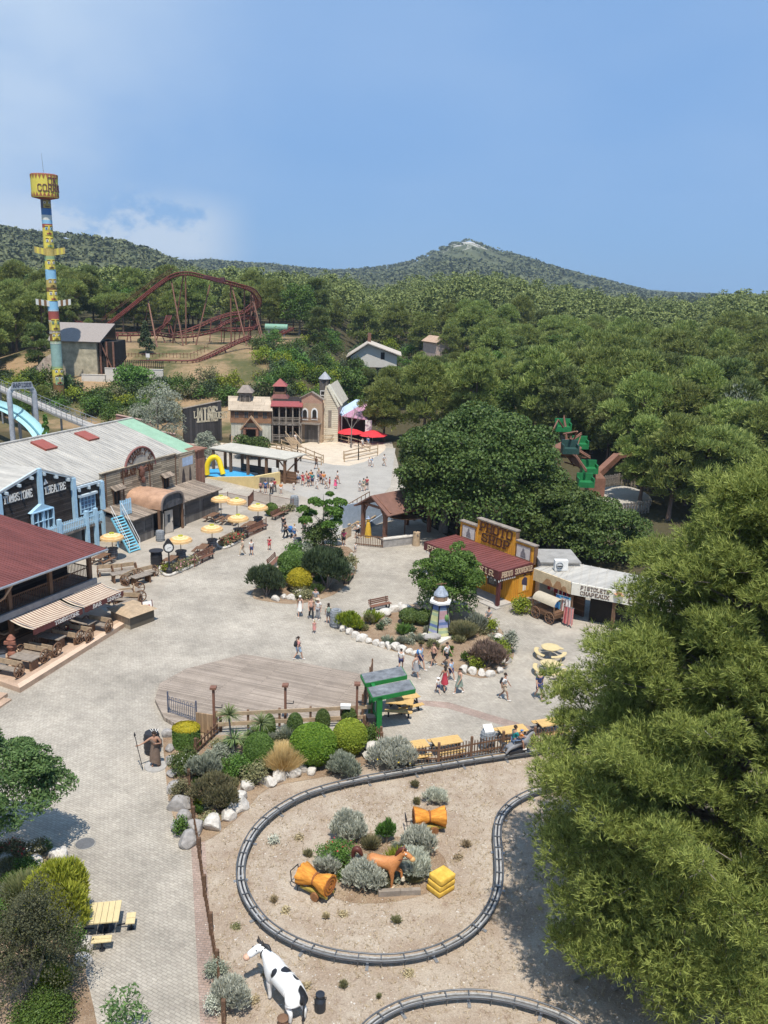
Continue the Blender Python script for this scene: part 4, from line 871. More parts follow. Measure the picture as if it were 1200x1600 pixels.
def hatstore():
 fr=Fr((835,898),(893,920),2.6);t=fr.empty('hat_store','low hat and pistol store with sheet roof and painted fascia','shop');L=fr.L
 e=fr.W(L,0);f2=Fr((893,921),(985,938),2.6);x2,y2=f2.o-fr.o,None
 ud=Vector((f2.u.dot(fr.u),f2.u.dot(fr.v),0));vd=Vector((-ud.y,ud.x,0));B=Vector((L,0,0));L2=11.5;C2=B+ud*L2
 D=3.4;zt=3.1;ro=MB();ro.slab([(0,-.1,zt),(L,-.1,zt),B+vd*D+Vector((-1.2,.4,zt+.12)),(0,D,zt+.12)],.1);q=[B+Vector((0,-.1,zt)),C2+Vector((0,-.1,zt)),C2+vd*D+Vector((0,0,zt+.12)),B+vd*D+Vector((-1.2,.4,zt+.12))]
 ro.slab(q,.1);ribs(ro,q[0],q[1],q[2],q[3],.6,.05);ribs(ro,(0,-.1,zt),(L,-.1,zt),q[3],(0,D,zt+.12),.6,.05);ro.build('roof',M_ROOFG,t)
 fa=MB().box(0,L-.02,-.12,0,2.2,zt+.02).build('mural_fascia',pm('canyon_mural',(.52,.40,.24),.85,.25,1.2,0,col2=(.60,.47,.30)),t)
 m=MB()
 for x,w,h in((1.5,.55,.5),(2.5,.5,.62),(3.1,.35,.4)):m.xz([(x-w,2.22),(x+w,2.22),(x+w*.4,2.22+h),(x-w*.3,2.22+h)],-.13,-.12)
 m.build('mesa',pm('mesa_brown',(.36,.20,.10),.9,.2,3,0),fa)
 def W2(a,z,y=-.12):p=B+ud*a+vd*y;return Vector((p.x,p.y,z))
 s=MB().add([W2(.02,2.2),W2(L2,2.2),W2(L2,zt+.02),W2(.02,zt+.02),W2(.02,2.2,-.01),W2(L2,2.2,-.01),W2(L2,zt+.02,-.01),W2(.02,zt+.02,-.01)],[(0,1,2,3),(7,6,5,4),(0,4,5,1),(1,5,6,2),(2,6,7,3),(3,7,4,0)]).build('sign_fascia',pm('sign_white',(.74,.70,.60),.8,.06,2,0),t)
 mp=lambda a,b:(W2(a,b,-.15),W2(a,b,-.12))
 for txt,a,z,h,w in(('PISTOLETS',.7,2.75,.26,2.1),('CHAPEAUX',.7,2.33,.26,2.1),('GENERAL',4.2,2.35,.62,3.6)):m=MB();text(m,txt,a,z,h,tw=w,mapf=mp,t=.13);m.build('lettering',M_BROWNL,s)
 h=W2(3.5,2.85,-.2);hat=MB();hat.lathe([(.42,0),(.44,.03),(.24,.06),(.22,.26),(.1,.3),(0,.3)],h,14,sx=1,sy=.5);hat.build('painted_hat',pm('hat_tan',(.52,.27,.15),.8),s)
 MB().box(.1,L,1.6,1.75,0,zt).build('wall',M_BROWNPL,t)
 q=[B+vd*1.6,C2+vd*1.6];m=MB();m.beam(q[0]+Vector((1.4,0,1.5)),q[1]+Vector((0,0,1.5)),.12,3.0);m.build('shop_wall',M_INT,t)
 for a in(.05,3.2,6.5):p=W2(a,0,.1);MB().box(p.x-.1,p.x+.1,p.y-.1,p.y+.1,0,2.25).build('post',M_WOOD,t)
 def cloth(name,label,u,v,z0,z1,w,mats,rz=0.,cat='clothing'):
  g=thing(name,label,cat,fr.W(u,v,0),fr.ang+rz,'goods hung before the hat store');m=MB();n=10;vs=[]
  for i in range(n+1):
   x=-w/2+w*i/n;y=.07*math.sin(i*1.9);vs+=[(x,y,z1),(x*1.1,y*1.6-.05,z0-.08*math.sin(i*2.3))]
  for i in range(n):m.mat(i%len(mats));m.add([vs[2*i],vs[2*i+2],vs[2*i+3],vs[2*i+1]],[(0,1,2,3)])
  m.build('cloth',mats,g);MB().tube([(-w/2-.05,0,z1+.02),(w/2+.05,0,z1+.02)],.02,6).tube([(0,0,0),(0,0,z1+.02)],.025,6).build('rail',M_STEEL,g)
 wt=pm('cloth_white',(.7,.68,.64),.9,.1,4,.1);rd=pm('cloth_red',(.42,.05,.07),.9,.1,4,.1);bl=pm('cloth_blue',(.05,.17,.42),.9,.15,4,.1);tq=pm('cloth_turq',(.06,.33,.52),.9,.15,4,.1);pk=pm('cloth_pink',(.5,.22,.2),.9,.2,4,.1);nv=pm('cloth_navy',(.04,.05,.13),.9)
 cloth('flag','red and white striped flag hung at the hat store',L*.34,.9,1.5,2.5,1.0,[rd,wt],.1,'flag');cloth('hanging_shirts','dark red and navy shirts on a rail of the hat store',L*.62,.7,1.2,2.3,1.1,[rd,nv,wt],.1)
 cloth('beach_towel','blue and turquoise towels hung before the hat store',L*.86,-.2,.3,1.9,1.2,[bl,tq],.2,'towel');cloth('white_dress','white and pink costume dress hung before the hat store',L*1.0,-.55,.35,1.9,.8,[wt,wt,pk],.2);cloth('patterned_dress','red patterned costume dress hung at the store door',L*1.16,-.8,.2,1.5,.75,[pk,wt,rd],.2)
 k=Fr((840,878),(902,879),3.5);b=k.empty('store_room','flat roofed grey store room behind the hat store','building');MB().box(.3,k.L+.2,.0,3.2,0,3.42).build('wall',pm('grey_render',(.40,.37,.33),.9,.15,1,.2),b);MB().box(.2,k.L+.3,-.1,3.3,3.42,3.52).build('roof',pm('roof_felt',(.30,.285,.26),.95,.25,1.2,.3),b)
 a=thing('air_unit','white air conditioning unit standing on the hat store roof','air conditioner',k.W(1.6,-.9,3.2),k.ang);MB().cbox((0,0,.4),(1.0,.5,.8)).build('casing',M_WHITE,a);MB().ring((-.15,-.26,.4),.26,.03).lathe([(0.0,0),(.24,0)],(-.15,-.25,.4),10).build('fan_grille',M_GREYP,a)
hatstore()
# totem tower
M_TY=pm('totem_yellow',(.72,.60,.10),.6,.1,1,.05);M_TR=pm('totem_red',(.36,.09,.07),.6,.12,1,.05);M_TB=pm('totem_blue',(.28,.53,.72),.6,.1,1,.05)
M_TD=pm('totem_deep_blue',(.08,.20,.42),.6,.1,1,.05);M_TG=pm('totem_green',(.30,.42,.22),.6,.15,1,.05);M_TT=pm('totem_teal',(.28,.42,.37),.6,.15,1,.05);M_TBR=pm('totem_brown',(.22,.12,.05),.6,.2,1,.05);M_TW=pm('totem_white',(.68,.68,.62),.6,.1,1,.05);M_TC=pm('totem_ochre',(.52,.40,.12),.6,.15,1,.05);M_TDK=pm('totem_grey',(.12,.11,.14),.6,.2,1,.05)
TM=[M_TY,M_TR,M_TB,M_TD,M_TG,M_TT,M_TBR,M_TW,M_TC,M_TDK]
def totem():
 b=PY(92,607,150.0);b.z=3.6;t=thing('totem_tower','very tall painted totem tower with yellow drum sign on top','tower',b)
 zt=ztop(b,80,311);zz=lambda py:ztop(b,85,py);R0,R1=.92,.80
 bands=[(640,598,6),(598,588,8),(588,577,0),(577,572,4),(572,537,5),(537,533,4),(533,521,6),(521,516,6),(516,500,8),(500,486,1),(486,470,2),(470,456,0),(456,449,6),(449,437,8),(437,421,2),(421,408,0),(408,400,4),(400,388,8),(388,371,0),(371,356,0),(356,350,1),(350,344,2),(344,336,7),(336,326,3),(326,311,9)]
 sh=MB();prof=[];ms=[]
 for y0,y1,mi in bands:
  z0,z1=max(zz(min(y0,612)),-3 if y0>612 else-99),zz(y1)
  if y0>612:z0=-3.
  r0=R0+(R1-R0)*z0/zt;r1=R0+(R1-R0)*z1/zt;sh.mat(mi);prof=[(r0,z0),(r1,z1)]
  vs=[(r*math.cos(2*math.pi*k/20),r*math.sin(2*math.pi*k/20),z)for r,z in prof for k in range(20)];sh.add(vs,[(k,(k+1)%20,20+(k+1)%20,20+k)for k in range(20)],True)
 s=sh.build('shaft',TM,t)
 fa=math.atan2(-b.y,-b.x)+.25
 def on(a,z,r):return Vector((math.cos(fa+a)*r,math.sin(fa+a)*r,z))
 def face(py,h,mi,eye,mouth,name='totem_face'):
  z=zz(py);m=MB();R=R0+(R1-R0)*z/zt
  def patch(a0,a1,z0,z1,r,mat):
   m.mat(mat);n=5;vs=[]
   for i in range(n+1):a=a0+(a1-a0)*i/n;vs+=[on(a,z0,r),on(a,z1,r),on(a,z0,R-.05),on(a,z1,R-.05)]
   for i in range(n):j=4*i;m.add([vs[j],vs[j+4],vs[j+5],vs[j+1],vs[j+2],vs[j+6],vs[j+7],vs[j+3]],[(0,1,2,3),(3,2,6,7),(0,4,5,1),(0,3,7,4),(1,5,6,2)])
  patch(-.75,.75,z,z+h,R+.05,mi)
  for s_ in(-1,1):patch(s_*.45-.22,s_*.45+.22,z+h*.55,z+h*.8,R+.09,eye);patch(s_*.45-.1,s_*.45+.1,z+h*.6,z+h*.74,R+.12,9);patch(s_*.45-.28,s_*.45+.28,z+h*.86,z+h*.94,R+.1,6)
  patch(-.11,.11,z+h*.3,z+h*.7,R+.22,8);patch(-.42,.42,z+h*.1,z+h*.24,R+.1,mouth)
  m.build(name,TM,s)
 for a in((600,1.6,4,7,1),(588,1.4,0,7,6),(516,1.9,0,4,6),(531,1.2,0,7,6),(470,1.8,0,7,1),(449,1.4,8,7,6),(421,1.6,0,7,6),(387,1.6,0,7,4),(368,1.6,0,2,1),(325,1.2,8,7,6)):face(*a)
 m=MB()
 for k in range(24):
  a=2*math.pi*k/24
  for z,hh,R in((zz(500),-.5,.87),(zz(486),.35,.87),(zz(521),.6,.89),(zz(537),.5,.9)):m.mat(7).add([on(a-.1,z,R+.03),on(a+.1,z,R+.03),on(a,z+hh,R+.03)],[(0,1,2)])
 m.build('painted_teeth',TM,s)
 px=Vector((1,0,0));fr=Vector((math.cos(fa),math.sin(fa),0));sd=Vector((-fr.y,fr.x,0))
 for name,y0,y1,w,c0,c1 in(('spread_wings',399,388,2.45,8,0),('spread_wings',479,469,2.85,7,6)):
  z0,z1=zz(y0),zz(y1);m=MB()
  for s_ in(-1,1):
   for k in range(5):
    q0,q1=.7+(w-.7)*k/5,.7+(w-.7)*(k+1)/5;lift=.06*k;m.mat((c0,c1)[k%2])
    pts=[sd*s_*q0+Vector((0,0,z0+lift)),sd*s_*q1+Vector((0,0,z0+lift+.12)),sd*s_*q1+Vector((0,0,z1+lift)),sd*s_*q0+Vector((0,0,z1+lift-.1))]
    m.add([p+fr*.5 for p in pts]+[p+fr*.38 for p in pts],[(0,1,2,3),(7,6,5,4),(0,4,5,1),(1,5,6,2),(2,6,7,3),(3,7,4,0)])
  m.build(name,TM,t)
 zd,zu=zz(309),zz(273);R=2.12;d=MB();d.lathe([(.8,zd-.3),(R,zd),(R,zu),(R-.15,zu+.08),(0,zu+.15)],(0,0,0),36,mats=[1,0,1,6]);dr=d.build('drum_sign',TM,t)
 m=MB();n=22
 for k in range(n):
  a=2*math.pi*k/n;w=math.pi/n
  for z,hh in((zu,-.8),(zd+.1,.75)):m.add([on(a-w,z,R+.04),on(a+w,z,R+.04),on(a,z+hh,R+.04)],[(0,1,2)])
 m.build('triangle_band',pm('band_rust',(.36,.14,.06),.7),dr)
 def cyl(a,bb):th=(a+.32)/R;return(on(th,bb,R+.09),on(th,bb,R+.03))
 H_=zu-zd;m=MB();text(m,'OK',-.35,zd+H_*.56,1.0,tw=1.6,t=.115,mapf=cyl);text(m,'CORRAL',-1.95,zd+H_*.26,1.0,tw=4.6,t=.115,mapf=cyl);m.build('lettering',pm('sign_dark_red',(.16,.05,.07),.7),dr)
 MB().tube([(0,0,zu),(-.15,0,zu+3.3)],[.05,.02],6).build('lightning_rod',M_STEEL,dr)
totem()
# roller coaster
def coaster():
 t=thing('roller_coaster','rust red steel roller coaster with high lift hill on a dry mound','roller coaster',(0,0,0));o=Vector((-42,180,0));o.z=0;t.location=o
 def pt(x,y,Y):return PY(x,y,Y)-o
 def track(name,pts,gauge=1.15,k=5,rail=.11,spine=True,ties=True):
  c=smooth_line([pt(*p)for p in pts],k);m=MB();L,Rr,B=[],[],[]
  for i,p in enumerate(c):
   d=(c[min(i+1,len(c)-1)]-c[max(i-1,0)]);s=Vector((d.y,-d.x,0));s=s.normalized()if s.length>1e-4 else Vector((0,1,0));L.append(p+s*gauge/2);Rr.append(p-s*gauge/2);B.append(p-Vector((0,0,.55)))
  m.tube(L,rail,6);m.tube(Rr,rail,6)
  if spine:m.tube(B,.2,6)
  if ties:
   for i in range(0,len(c),1):
    m.beam(L[i],Rr[i],.1,.1)
    if spine:m.beam(L[i],B[i],.08,.08);m.beam(Rr[i],B[i],.08,.08)
  return m.build(name,M_RUST,t),c
 Yl=182.
 lift,c1=track('lift_track',[(160,512,Yl),(205,477,Yl),(240,449,Yl),(262,433,Yl),(276,427,Yl),(290,425,Yl),(305,427,Yl+1),(325,432,Yl+2),(345,437,Yl+4),(365,442,Yl+6),(385,448,Yl+8),(396,455,Yl+12),(403,468,Yl+16),(400,480,Yl+20),(385,488,Yl+20)],1.5,6,.14)
 m=MB();w=[pt(158,502,Yl+.9),pt(240,441,Yl+.9),pt(268,424,Yl+.9)]
 m.tube(w,.05,5);m.tube([p+Vector((0,1,.6))for p in w],.05,5);m.build('lift_handrail',M_RUST,lift)
 mm=MB();a=[pt(160,513,Yl-1.1),pt(205,478,Yl-1.1),pt(240,450,Yl-1.1),pt(262,434,Yl-1.1)]
 for p,q in zip(a,a[1:]):mm.beam(p,q,.7,.06)
 mm.build('walkway',pm('walk_red',(.33,.10,.09),.7,.15,1),lift)
 dk=MB();a=[pt(320,433,Yl-1),pt(333,437,Yl),pt(346,440,Yl+1)];dk.beam(a[0],a[1],1.6,.5).beam(a[1],a[2],1.6,.6);dk.cbox(a[2]+Vector((.3,0,.4)),(.8,1.4,.9));dk.build('brake_platform',pm('dark_rust',(.10,.035,.04),.7),t)
 for pts in([(150,566,168),(200,563,168),(255,563,167),(300,563,167),(322,556,169),(345,545,172),(370,533,175),(390,525,178)],[(160,519,186),(200,520,186),(240,519,186),(268,523,186),(300,522,185),(330,516,184),(345,511,184)],[(237,521,188),(247,514,188),(256,507,188),(262,499,189),(264,493,191)],[(262,522,190),(285,517,190),(310,508,191),(335,497,193),(360,489,196),(380,486,199),(396,474,203)],[(330,517,187),(352,502,189),(370,497,191),(388,494,194),(399,498,196),(400,507,195),(390,512,192),(365,513,189),(340,512,187)],[(118,500,196),(128,505,192),(140,509,190)],[(433,523,200),(445,517,203),(456,512,206)]):
  track('track',pts,1.1,5,.1)
 sup=[((290,428,Yl),(290,519,Yl)),((287,428,Yl),(268,500,Yl+3)),((268,440,Yl),(286,520,Yl-3)),((328,445,Yl+2),(305,520,Yl)),((360,443,Yl+6),(361,519,Yl+6)),((361,443,Yl+6),(386,521,Yl+2)),((382,450,Yl+8),(381,508,Yl+10)),((393,458,Yl+11),(413,520,Yl+8)),((394,470,Yl+14),(409,520,Yl+12)),((392,460,Yl+12),(391,506,Yl+14)),((232,468,Yl),(221,502,Yl+2)),((231,468,Yl),(246,542,Yl-6)),((200,521,186),(196,548,184)),((203,521,186),(207,550,182)),((181,520,186),(181,560,176)),((184,520,186),(183,563,174)),((249,514,188),(259,535,185)),((262,499,189),(266,520,187)),((264,500,190),(274,518,187)),((250,513,188),(243,530,187)),((345,494,194),(346,518,192)),((330,500,192),(327,520,190)),((352,502,189),(349,518,188)),((368,497,191),(366,517,190)),((378,496,192),(372,516,190)),((388,496,194),(389,515,192)),((300,512,190),(303,524,188)),((396,474,203),(385,512,196))]
 for a,b in sup:
  A,B=pt(*a),pt(*b);g=float(height(B.x+o.x,B.y+o.y));B2=Vector((B.x,B.y,min(B.z,g)-.3));MB().tube([A,B2],.16 if abs(a[1]-b[1])>40 else .10,7).build('support_column',M_RUSTB if a[1]<480 else M_RUST,t)
 m=MB()
 for i in range(26):
  q=i/25;p=pt(190+135*q,562-(0 if q<.8 else(q-.8)*70),169.0);m.tube([p,p+Vector((0,0,1.3))],.04,4)
 a=[pt(190,553,169),pt(298,553,169),pt(325,541,171)];m.tube(a,.04,4);m.build('guard_rail',M_RUST,t)
 for k,(x,y,Y)in enumerate(((170,566,168),(215,565,168),(262,565,167),(302,565,167),(328,556,170),(352,545,173))):
  p=pt(x,y,Y);g=float(height(p.x+o.x,p.y+o.y));MB().tube([p,(p.x,p.y,min(g,p.z-.5)-.3)],.14,7).build('support_column',M_RUST,t)
 A,B=PY(168,578,164),PY(255,576,164);fr=Fr((0,0),(1,1)).set(A,B,float(height((A.x+B.x)/2,164))-.2);pz=fr.face(210,565)[1];f=fr.empty('dark_palisade','dark wooden palisade below the coaster station track','fence');m=MB();pickets(m,(0,0,0),(fr.L,0,0),max(pz,1.6),.34,.3,.06);m.build('palings',M_DARKPL,f)
 for nm,lab,(x0,y0),(x1,y1),yt in(('white_wall','long white wall below the coaster palisade',(165,603),(255,596),577),('white_wall','white wall left of the coaster station stair',(128,600),(166,604),586)):
  A,B=PY(x0,y0,158),PY(x1,y1,158);fr=Fr((0,0),(1,1)).set(A,B,min(A.z,B.z)-1.0);f=fr.empty(nm,lab,'wall');zt_=fr.face((x0+x1)/2,yt)[1];MB().box(0,fr.L,0,.4,0,zt_).build('wall_panel',pm('white_render',(.66,.61,.54),.9,.1,1,.1),f);MB().box(-.05,fr.L+.05,-.05,.45,zt_,zt_+.1).build('coping',M_STONE,f)
 s=PY(231,558,167.4);p=thing('notice_board','small white notice on the coaster track rail','sign',s);MB().cbox((0,0,.3),(.75,.06,.75)).tube([(0,.05,-.9),(0,.05,.3)],.04,5).build('board',M_WHITE,p)
 A,B=PY(84,588,160),PY(153,586,160);fr=Fr((0,0),(1,1)).set(A,B,min(A.z,B.z)-.6);f=fr.empty('coaster_station','coaster station with grey shingle roof and stone mural wall','building');L=fr.L;ze=fr.face(120,533)[1];zr=fr.face(120,504,4.0)[1]
 st=pm('stone_mural',(.38,.34,.24),.9,.35,.9,.4,col2=(.46,.40,.28));MB().box(0,L,0,8,0,ze-.05).build('wall',st,f)
 a=[(-.5,-.6,ze),(L+.9,-.6,ze),(L+2.4,4,zr),(-.5,4,zr)];m=MB().slab(a,.18);m.slab([(-.5,4,zr),(L+2.4,4,zr),(L+.9,9,ze),(-.5,9,ze)],.18);m.build('roof',pm('grey_shingle',(.29,.255,.23),.95,.15,3,.4,stretch=(1,3,1)),f)
 MB().box(L,L+3.0,1.0,8,0,ze-.1).build('dark_bay',M_INT,f)
 m=MB()
 for x in(L+.5,L+1.7,L+2.9):m.box(x-.15,x+.15,.5,.8,0,ze)
 m.beam((L+.5,.6,ze),(L+2.6,.6,2.),.2);m.build('timber_frame',M_RUSTB,f)
 A,B=PY(58,598,156),PY(84,600,156);fr=Fr((0,0),(1,1)).set(A,B,min(A.z,B.z)-.8);f=fr.empty('painted_wall','red and cream painted rock wall left of the totem tower','wall');MB().xz([(0,0),(fr.L,0),(fr.L,fr.face(84,552)[1]),(fr.L*.5,fr.face(70,560)[1]),(0,fr.face(58,575)[1])],0,.6).build('wall_panel',pm('rock_paint',(.34,.22,.18),.9,.4,.9,.4,col2=(.55,.45,.35)),f)
 p=PY(432,512,205);g=thing('green_tank','pale green steel tank lying at the edge of the mound','tank',(p.x,p.y,p.z-.9));MB().tube([(-2.6,0,.9),(2.6,0,.9)],.85,14).build('shell',pm('tank_green',(.20,.36,.26),.6),g);MB().box(-2,-1.6,-.8,.8,-1,.3).box(1.6,2,-.8,.8,-1,.3).build('cradle',M_STEEL,g)
coaster()
# water slide corner
def slide():
 t=thing('water_slide','turquoise two lane water slide coming down behind the theatre','slide',(0,0,0));o=P(35,655,1.5);t.location=(o.x,o.y,0);off=Vector((o.x,o.y,0))
 a=[PY(-30,618,128),PY(0,628,122),PY(28,637,116),PY(48,651,111),PY(66,668,106),PY(76,684,102)];b=[PY(-30,632,125),PY(0,644,119),PY(20,655,113.5),PY(40,671,108),PY(54,690,104),PY(62,706,100)]
 A,B=smooth_line([p-off for p in a],4),smooth_line([p-off for p in b],4);m=MB();n=len(A);vs=[]
 for p,q in zip(A,B):c=p.lerp(q,.5);vs+=[p+Vector((0,0,.25)),p.lerp(q,.1),c+Vector((0,0,-.02)),q.lerp(p,.1),q+Vector((0,0,.25))]
 m.smooth=True;m.add(vs,[(5*i+k,5*i+k+1,5*i+k+6,5*i+k+5)for i in range(n-1)for k in range(4)]);m.build('chute',pm('slide_turquoise',(.40,.66,.66),.4,.1,.5,.05),t)
 m=MB();m.tube([p.lerp(q,.5)+Vector((0,0,.06))for p,q in zip(A,B)],.12,5);m.build('lane_divider',pm('slide_teal',(.12,.28,.33),.5),t)
 for i in(2,9,16):c=A[i].lerp(B[i],.5);MB().tube([c,(c.x,c.y,-.2)],.22,8).build('support_post',M_STEEL,t)
 L,R_=PY(17,648,112),PY(56,645,114);fr=Fr((0,0),(1,1)).set(L,R_,0);g=fr.empty('rapids_arch','grey entrance arch with curved lettering over the water slide','arch');W_=fr.L;zt=fr.face(36,601)[1];zs=fr.face(16,618)[1];pts=[(0,0,0),(0,0,zs)]+[(W_/2-W_/2*math.cos(q),0,zs+(zt-zs)*math.sin(q))for q in np.linspace(.25,math.pi-.25,9)]+[(W_,0,zs),(W_,0,0)]
 MB().tube(pts,.34,9).build('arch_tube',pm('arch_grey',(.36,.38,.41),.7,.25,2,.1),g)
 m=MB();cx=W_/2;m.xz([(cx-1.5,zt-.5),(cx+1.5,zt-.5),(cx+1.2,zt+.42),(cx-1.2,zt+.42)],-.42,-.36);s=m.build('sign_board',pm('sign_grey',(.30,.32,.35),.8),g);m=MB();text(m,'RAPIDES',cx-1.15,zt-.2,.45,-.43,.03,tw=2.3);m.build('lettering',pm('sign_navy',(.05,.06,.10),.8),s)
 g=thing('boat_conveyor','long grey conveyor bridge with railings descending behind the theatre roof','conveyor',(o.x,o.y,0));a=[PY(-20,598,140),PY(0,607,136),PY(50,628,127),PY(95,648,119),PY(145,668,112)];a=[p-off for p in a];m=MB()
 for p,q in zip(a,a[1:]):m.beam(p,q,1.6,.3)
 m.build('belt',pm('conveyor_grey',(.36,.34,.31),.9,.15,2),g);m=MB()
 for s in(-.8,.8):
  for p,q in zip(a,a[1:]):
   for k in range(6):w=p.lerp(q,k/6);m.tube([w+Vector((s*.4,s,0)),w+Vector((s*.4,s,1.1))],.04,4)
   m.tube([p+Vector((s*.4,s,1.1)),q+Vector((s*.4,s,1.1))],.04,4);m.tube([p+Vector((s*.4,s,.6)),q+Vector((s*.4,s,.6))],.03,4)
 m.build('railing',M_STEEL,g)
 for p in a[1:]:MB().tube([p,(p.x,p.y,-.2)],.16,6).build('support_post',M_STEEL,g)
slide()
# mine village
def mine():
 A,B=P(288,694,0),P(347,688,0);fr=Fr((0,0),(1,1)).set(A,B,0);t=fr.empty('mine_sign_wall','tall black plank wall with cream hand painted mine sign','wall');L=fr.L;z0,z1=fr.face(286,639)[1],fr.face(345,627)[1]
 MB().xz([(0,0),(L,0),(L,z1),(0,z0)],0,.3).build('wall_panel',plank('black_boards',(.06,.056,.055),'zx',.45,6,.35,.02),t);MB().beam((0,.15,z0+.05),(L,.15,z1+.05),.4,.1).build('coping',M_WOODG,t)
 m=MB();f=lambda x,y:fr.face(x,y)
 cr=pm('sign_cream',(.62,.55,.40),.85,.1,3,0)
 for s,(x,y),h,w in(('LA',(303,653),.9,1.1),('MINE',(309,659),1.9,3.2),('DE',(326,645),.9,1.1),("L'OUEST",(324,655),.9,3.3)):
  p=f(x,y);text(m,s,p[0],p[1],h,-.02,.05,tw=w,t=.13)
 m.build('lettering',cr,t)
 A,B=P(361.5,691,0),P(423.5,692.5,0);fr=Fr((0,0),(1,1)).set(A,B,0);t=fr.empty('mine_house','mine house with shingled roof, cupola and pale lower wall','house');L=fr.L;f=fr.face;ze=f(390,640)[1];zm=f(390,661)[1];D=5.2;zr=fr.face(380,619,3.6)[1]
 MB().box(0,L,0,D,0,zm).build('lower_wall',plank('pale_boards',(.50,.49,.41),'zx',.5,4,.12,.01),t);MB().box(-.05,L+.05,-.06,D,zm,ze).yz([(0,ze),(D,ze),(3.6,zr-.1)],.05,L-.05).build('upper_wall',plank('dark_brown_boards',(.15,.085,.055),'xz',.3,3,.5,.012),t)
 MB().box(-.1,L+.1,-.14,-.06,zm+.02,zm+.75).build('beam_band',pm('band_brown',(.27,.15,.085),.85,.25,2),t)
 m=MB().slab([(-.3,-.45,ze-.05),(L+.3,-.45,ze-.05),(L-.5,3.6,zr),(-.9,3.6,zr)],.14);m.slab([(-.9,3.6,zr),(L-.5,3.6,zr),(L+.3,D+.4,ze-.1),(-.3,D+.4,ze-.1)],.14)
 r=m.build('roof',plank('shingle_roof',(.46,.375,.28),'xy',1.0,1.6,.14,.02,(.22,.17,.12)),t)
 a,b=f(371.5,630,2.2),f(395,630,2.2);zc=f(383,612,2.2)[1];zp=f(383,602,2.9)[1];c=(a[0]+b[0])/2;w=(b[0]-a[0])/2*.78;m=MB().box(c-w,c+w,2.2-.2,2.2+1.5,ze+.4,zc);cu=m.build('cupola',plank('cupola_boards',(.20,.165,.14),'zx',.2,3,.3),t)
 MB().add([(c-w*1.35,1.65,zc-.1),(c+w*1.35,1.65,zc-.1),(c+w*1.35,4.1,zc-.1),(c-w*1.35,4.1,zc-.1),(c-w*.5,2.6,zp),(c+w*.5,2.6,zp),(c+w*.5,3.2,zp),(c-w*.5,3.2,zp)],[(0,1,5,4),(1,2,6,5),(2,3,7,6),(3,0,4,7),(4,5,6,7),(3,2,1,0)]).build('cupola_roof',pm('cupola_shingle',(.27,.225,.19),.9,.2,3,.3),cu)
 for k in(-.45,.45):win(cu,c+k*w-.18,c+k*w+.18,zc-1.5,zc-.5,1.99,M_WOODG,M_INT,(1,0))
 for x in(370,385,400,414):u,z=f(x,648);win(t,u-.28,u+.28,z-.55,z+.45,-.07,M_WOOD,M_GLASS,(1,1))
 u,_=f(393.5,690);zd=f(393,667)[1];zg=f(393,650)[1];m=MB();m.box(u-1.1,u-.75,-1.2,-.07,0,zd);m.box(u+.75,u+1.1,-1.2,-.07,0,zd);m.beam((u-1.5,-1.2,zd-.25),(u,-1.2,zg),.25,.2);m.beam((u+1.5,-1.2,zd-.25),(u,-1.2,zg),.25,.2);m.box(u-1,u+1,-1.25,-1.1,zd-.12,zd+.08);m.build('porch',M_RUSTB,t)
 m=MB().slab([(u-1.6,-1.35,zd-.3),(u-1.6,0,zd-.3),(u,0,zg+.12),(u,-1.35,zg+.12)],.08).slab([(u,-1.35,zg+.12),(u,0,zg+.12),(u+1.6,0,zd-.3),(u+1.6,-1.35,zd-.3)],.08);m.build('porch_roof',M_WOODL,t);MB().box(u-.72,u+.72,-.09,-.02,0,zd-.1).build('doorway',M_INT,t)
 A,B=P(425,690,0),P(470,691,0);fr=Fr((0,0),(1,1)).set(A,B,0);f=fr.face;t=fr.empty('western_saloon','two storey saloon with red gallery roof and lookout tower','house');L=fr.L;z2=f(447,661)[1];ze=f(447,634,-.5)[1];zr=f(447,626.5,1.2)[1]
 MB().box(0,L,1.2,6,0,zr).build('wall',plank('saloon_boards',(.10,.07,.055),'xz',.2,3,.4),t);MB().box(-.1,L+.1,-.9,1.2,z2-.2,z2).build('gallery_floor',M_GREYPL,t);MB().slab([(-.1,-1.1,ze),(L+.3,-1.1,ze),(L+.3,1.3,zr),(-.1,1.3,zr)],.12).build('gallery_roof',pm('bright_red_roof',(.30,.075,.07),.6,.12,2),t)
 for k in range(5):u=.15+(L-.3)*k/4;MB().box(u-.09,u+.09,-.85,-.67,0,ze).build('post',M_WOODG,t)
 for z in(z2,.25):m=MB();pickets(m,(.1,-.76,z),(L-.1,-.76,z),.95,.2,.07,.04);m.beam((0,-.76,z+.95),(L,-.76,z+.95),.08);m.build('railing',M_WOODG,t)
 for k in range(3):u=L*(k+.5)/3;win(t,u-.4,u+.4,z2+.2,z2+2.,1.19,M_WOOD,M_INT,(1,1));win(t,u-.4,u+.4,.2,2.,1.19,M_WOOD,M_INT,(1,1))
 v=4.0;ua,ub=f(427.5,620,v)[0],f(446.5,620,v)[0];c=(ua+ub)/2;w=(ub-ua)/2;zb,zc,zp=f(437,616,v)[1],f(437,603,v)[1],f(437,591,v+1)[1]
 m=MB().add([(c-w*1.6,v-w*.7,zr-.2),(c+w*1.6,v-w*.7,zr-.2),(c+w*1.6,v+w*2.7,zr-.2),(c-w*1.6,v+w*2.7,zr-.2),(c-w,v,zb),(c+w,v,zb),(c+w,v+2*w,zb),(c-w,v+2*w,zb)],[(0,1,5,4),(1,2,6,5),(2,3,7,6),(3,0,4,7),(4,5,6,7)]);m.build('tower_skirt',M_ROOFR,t)
 m=MB()
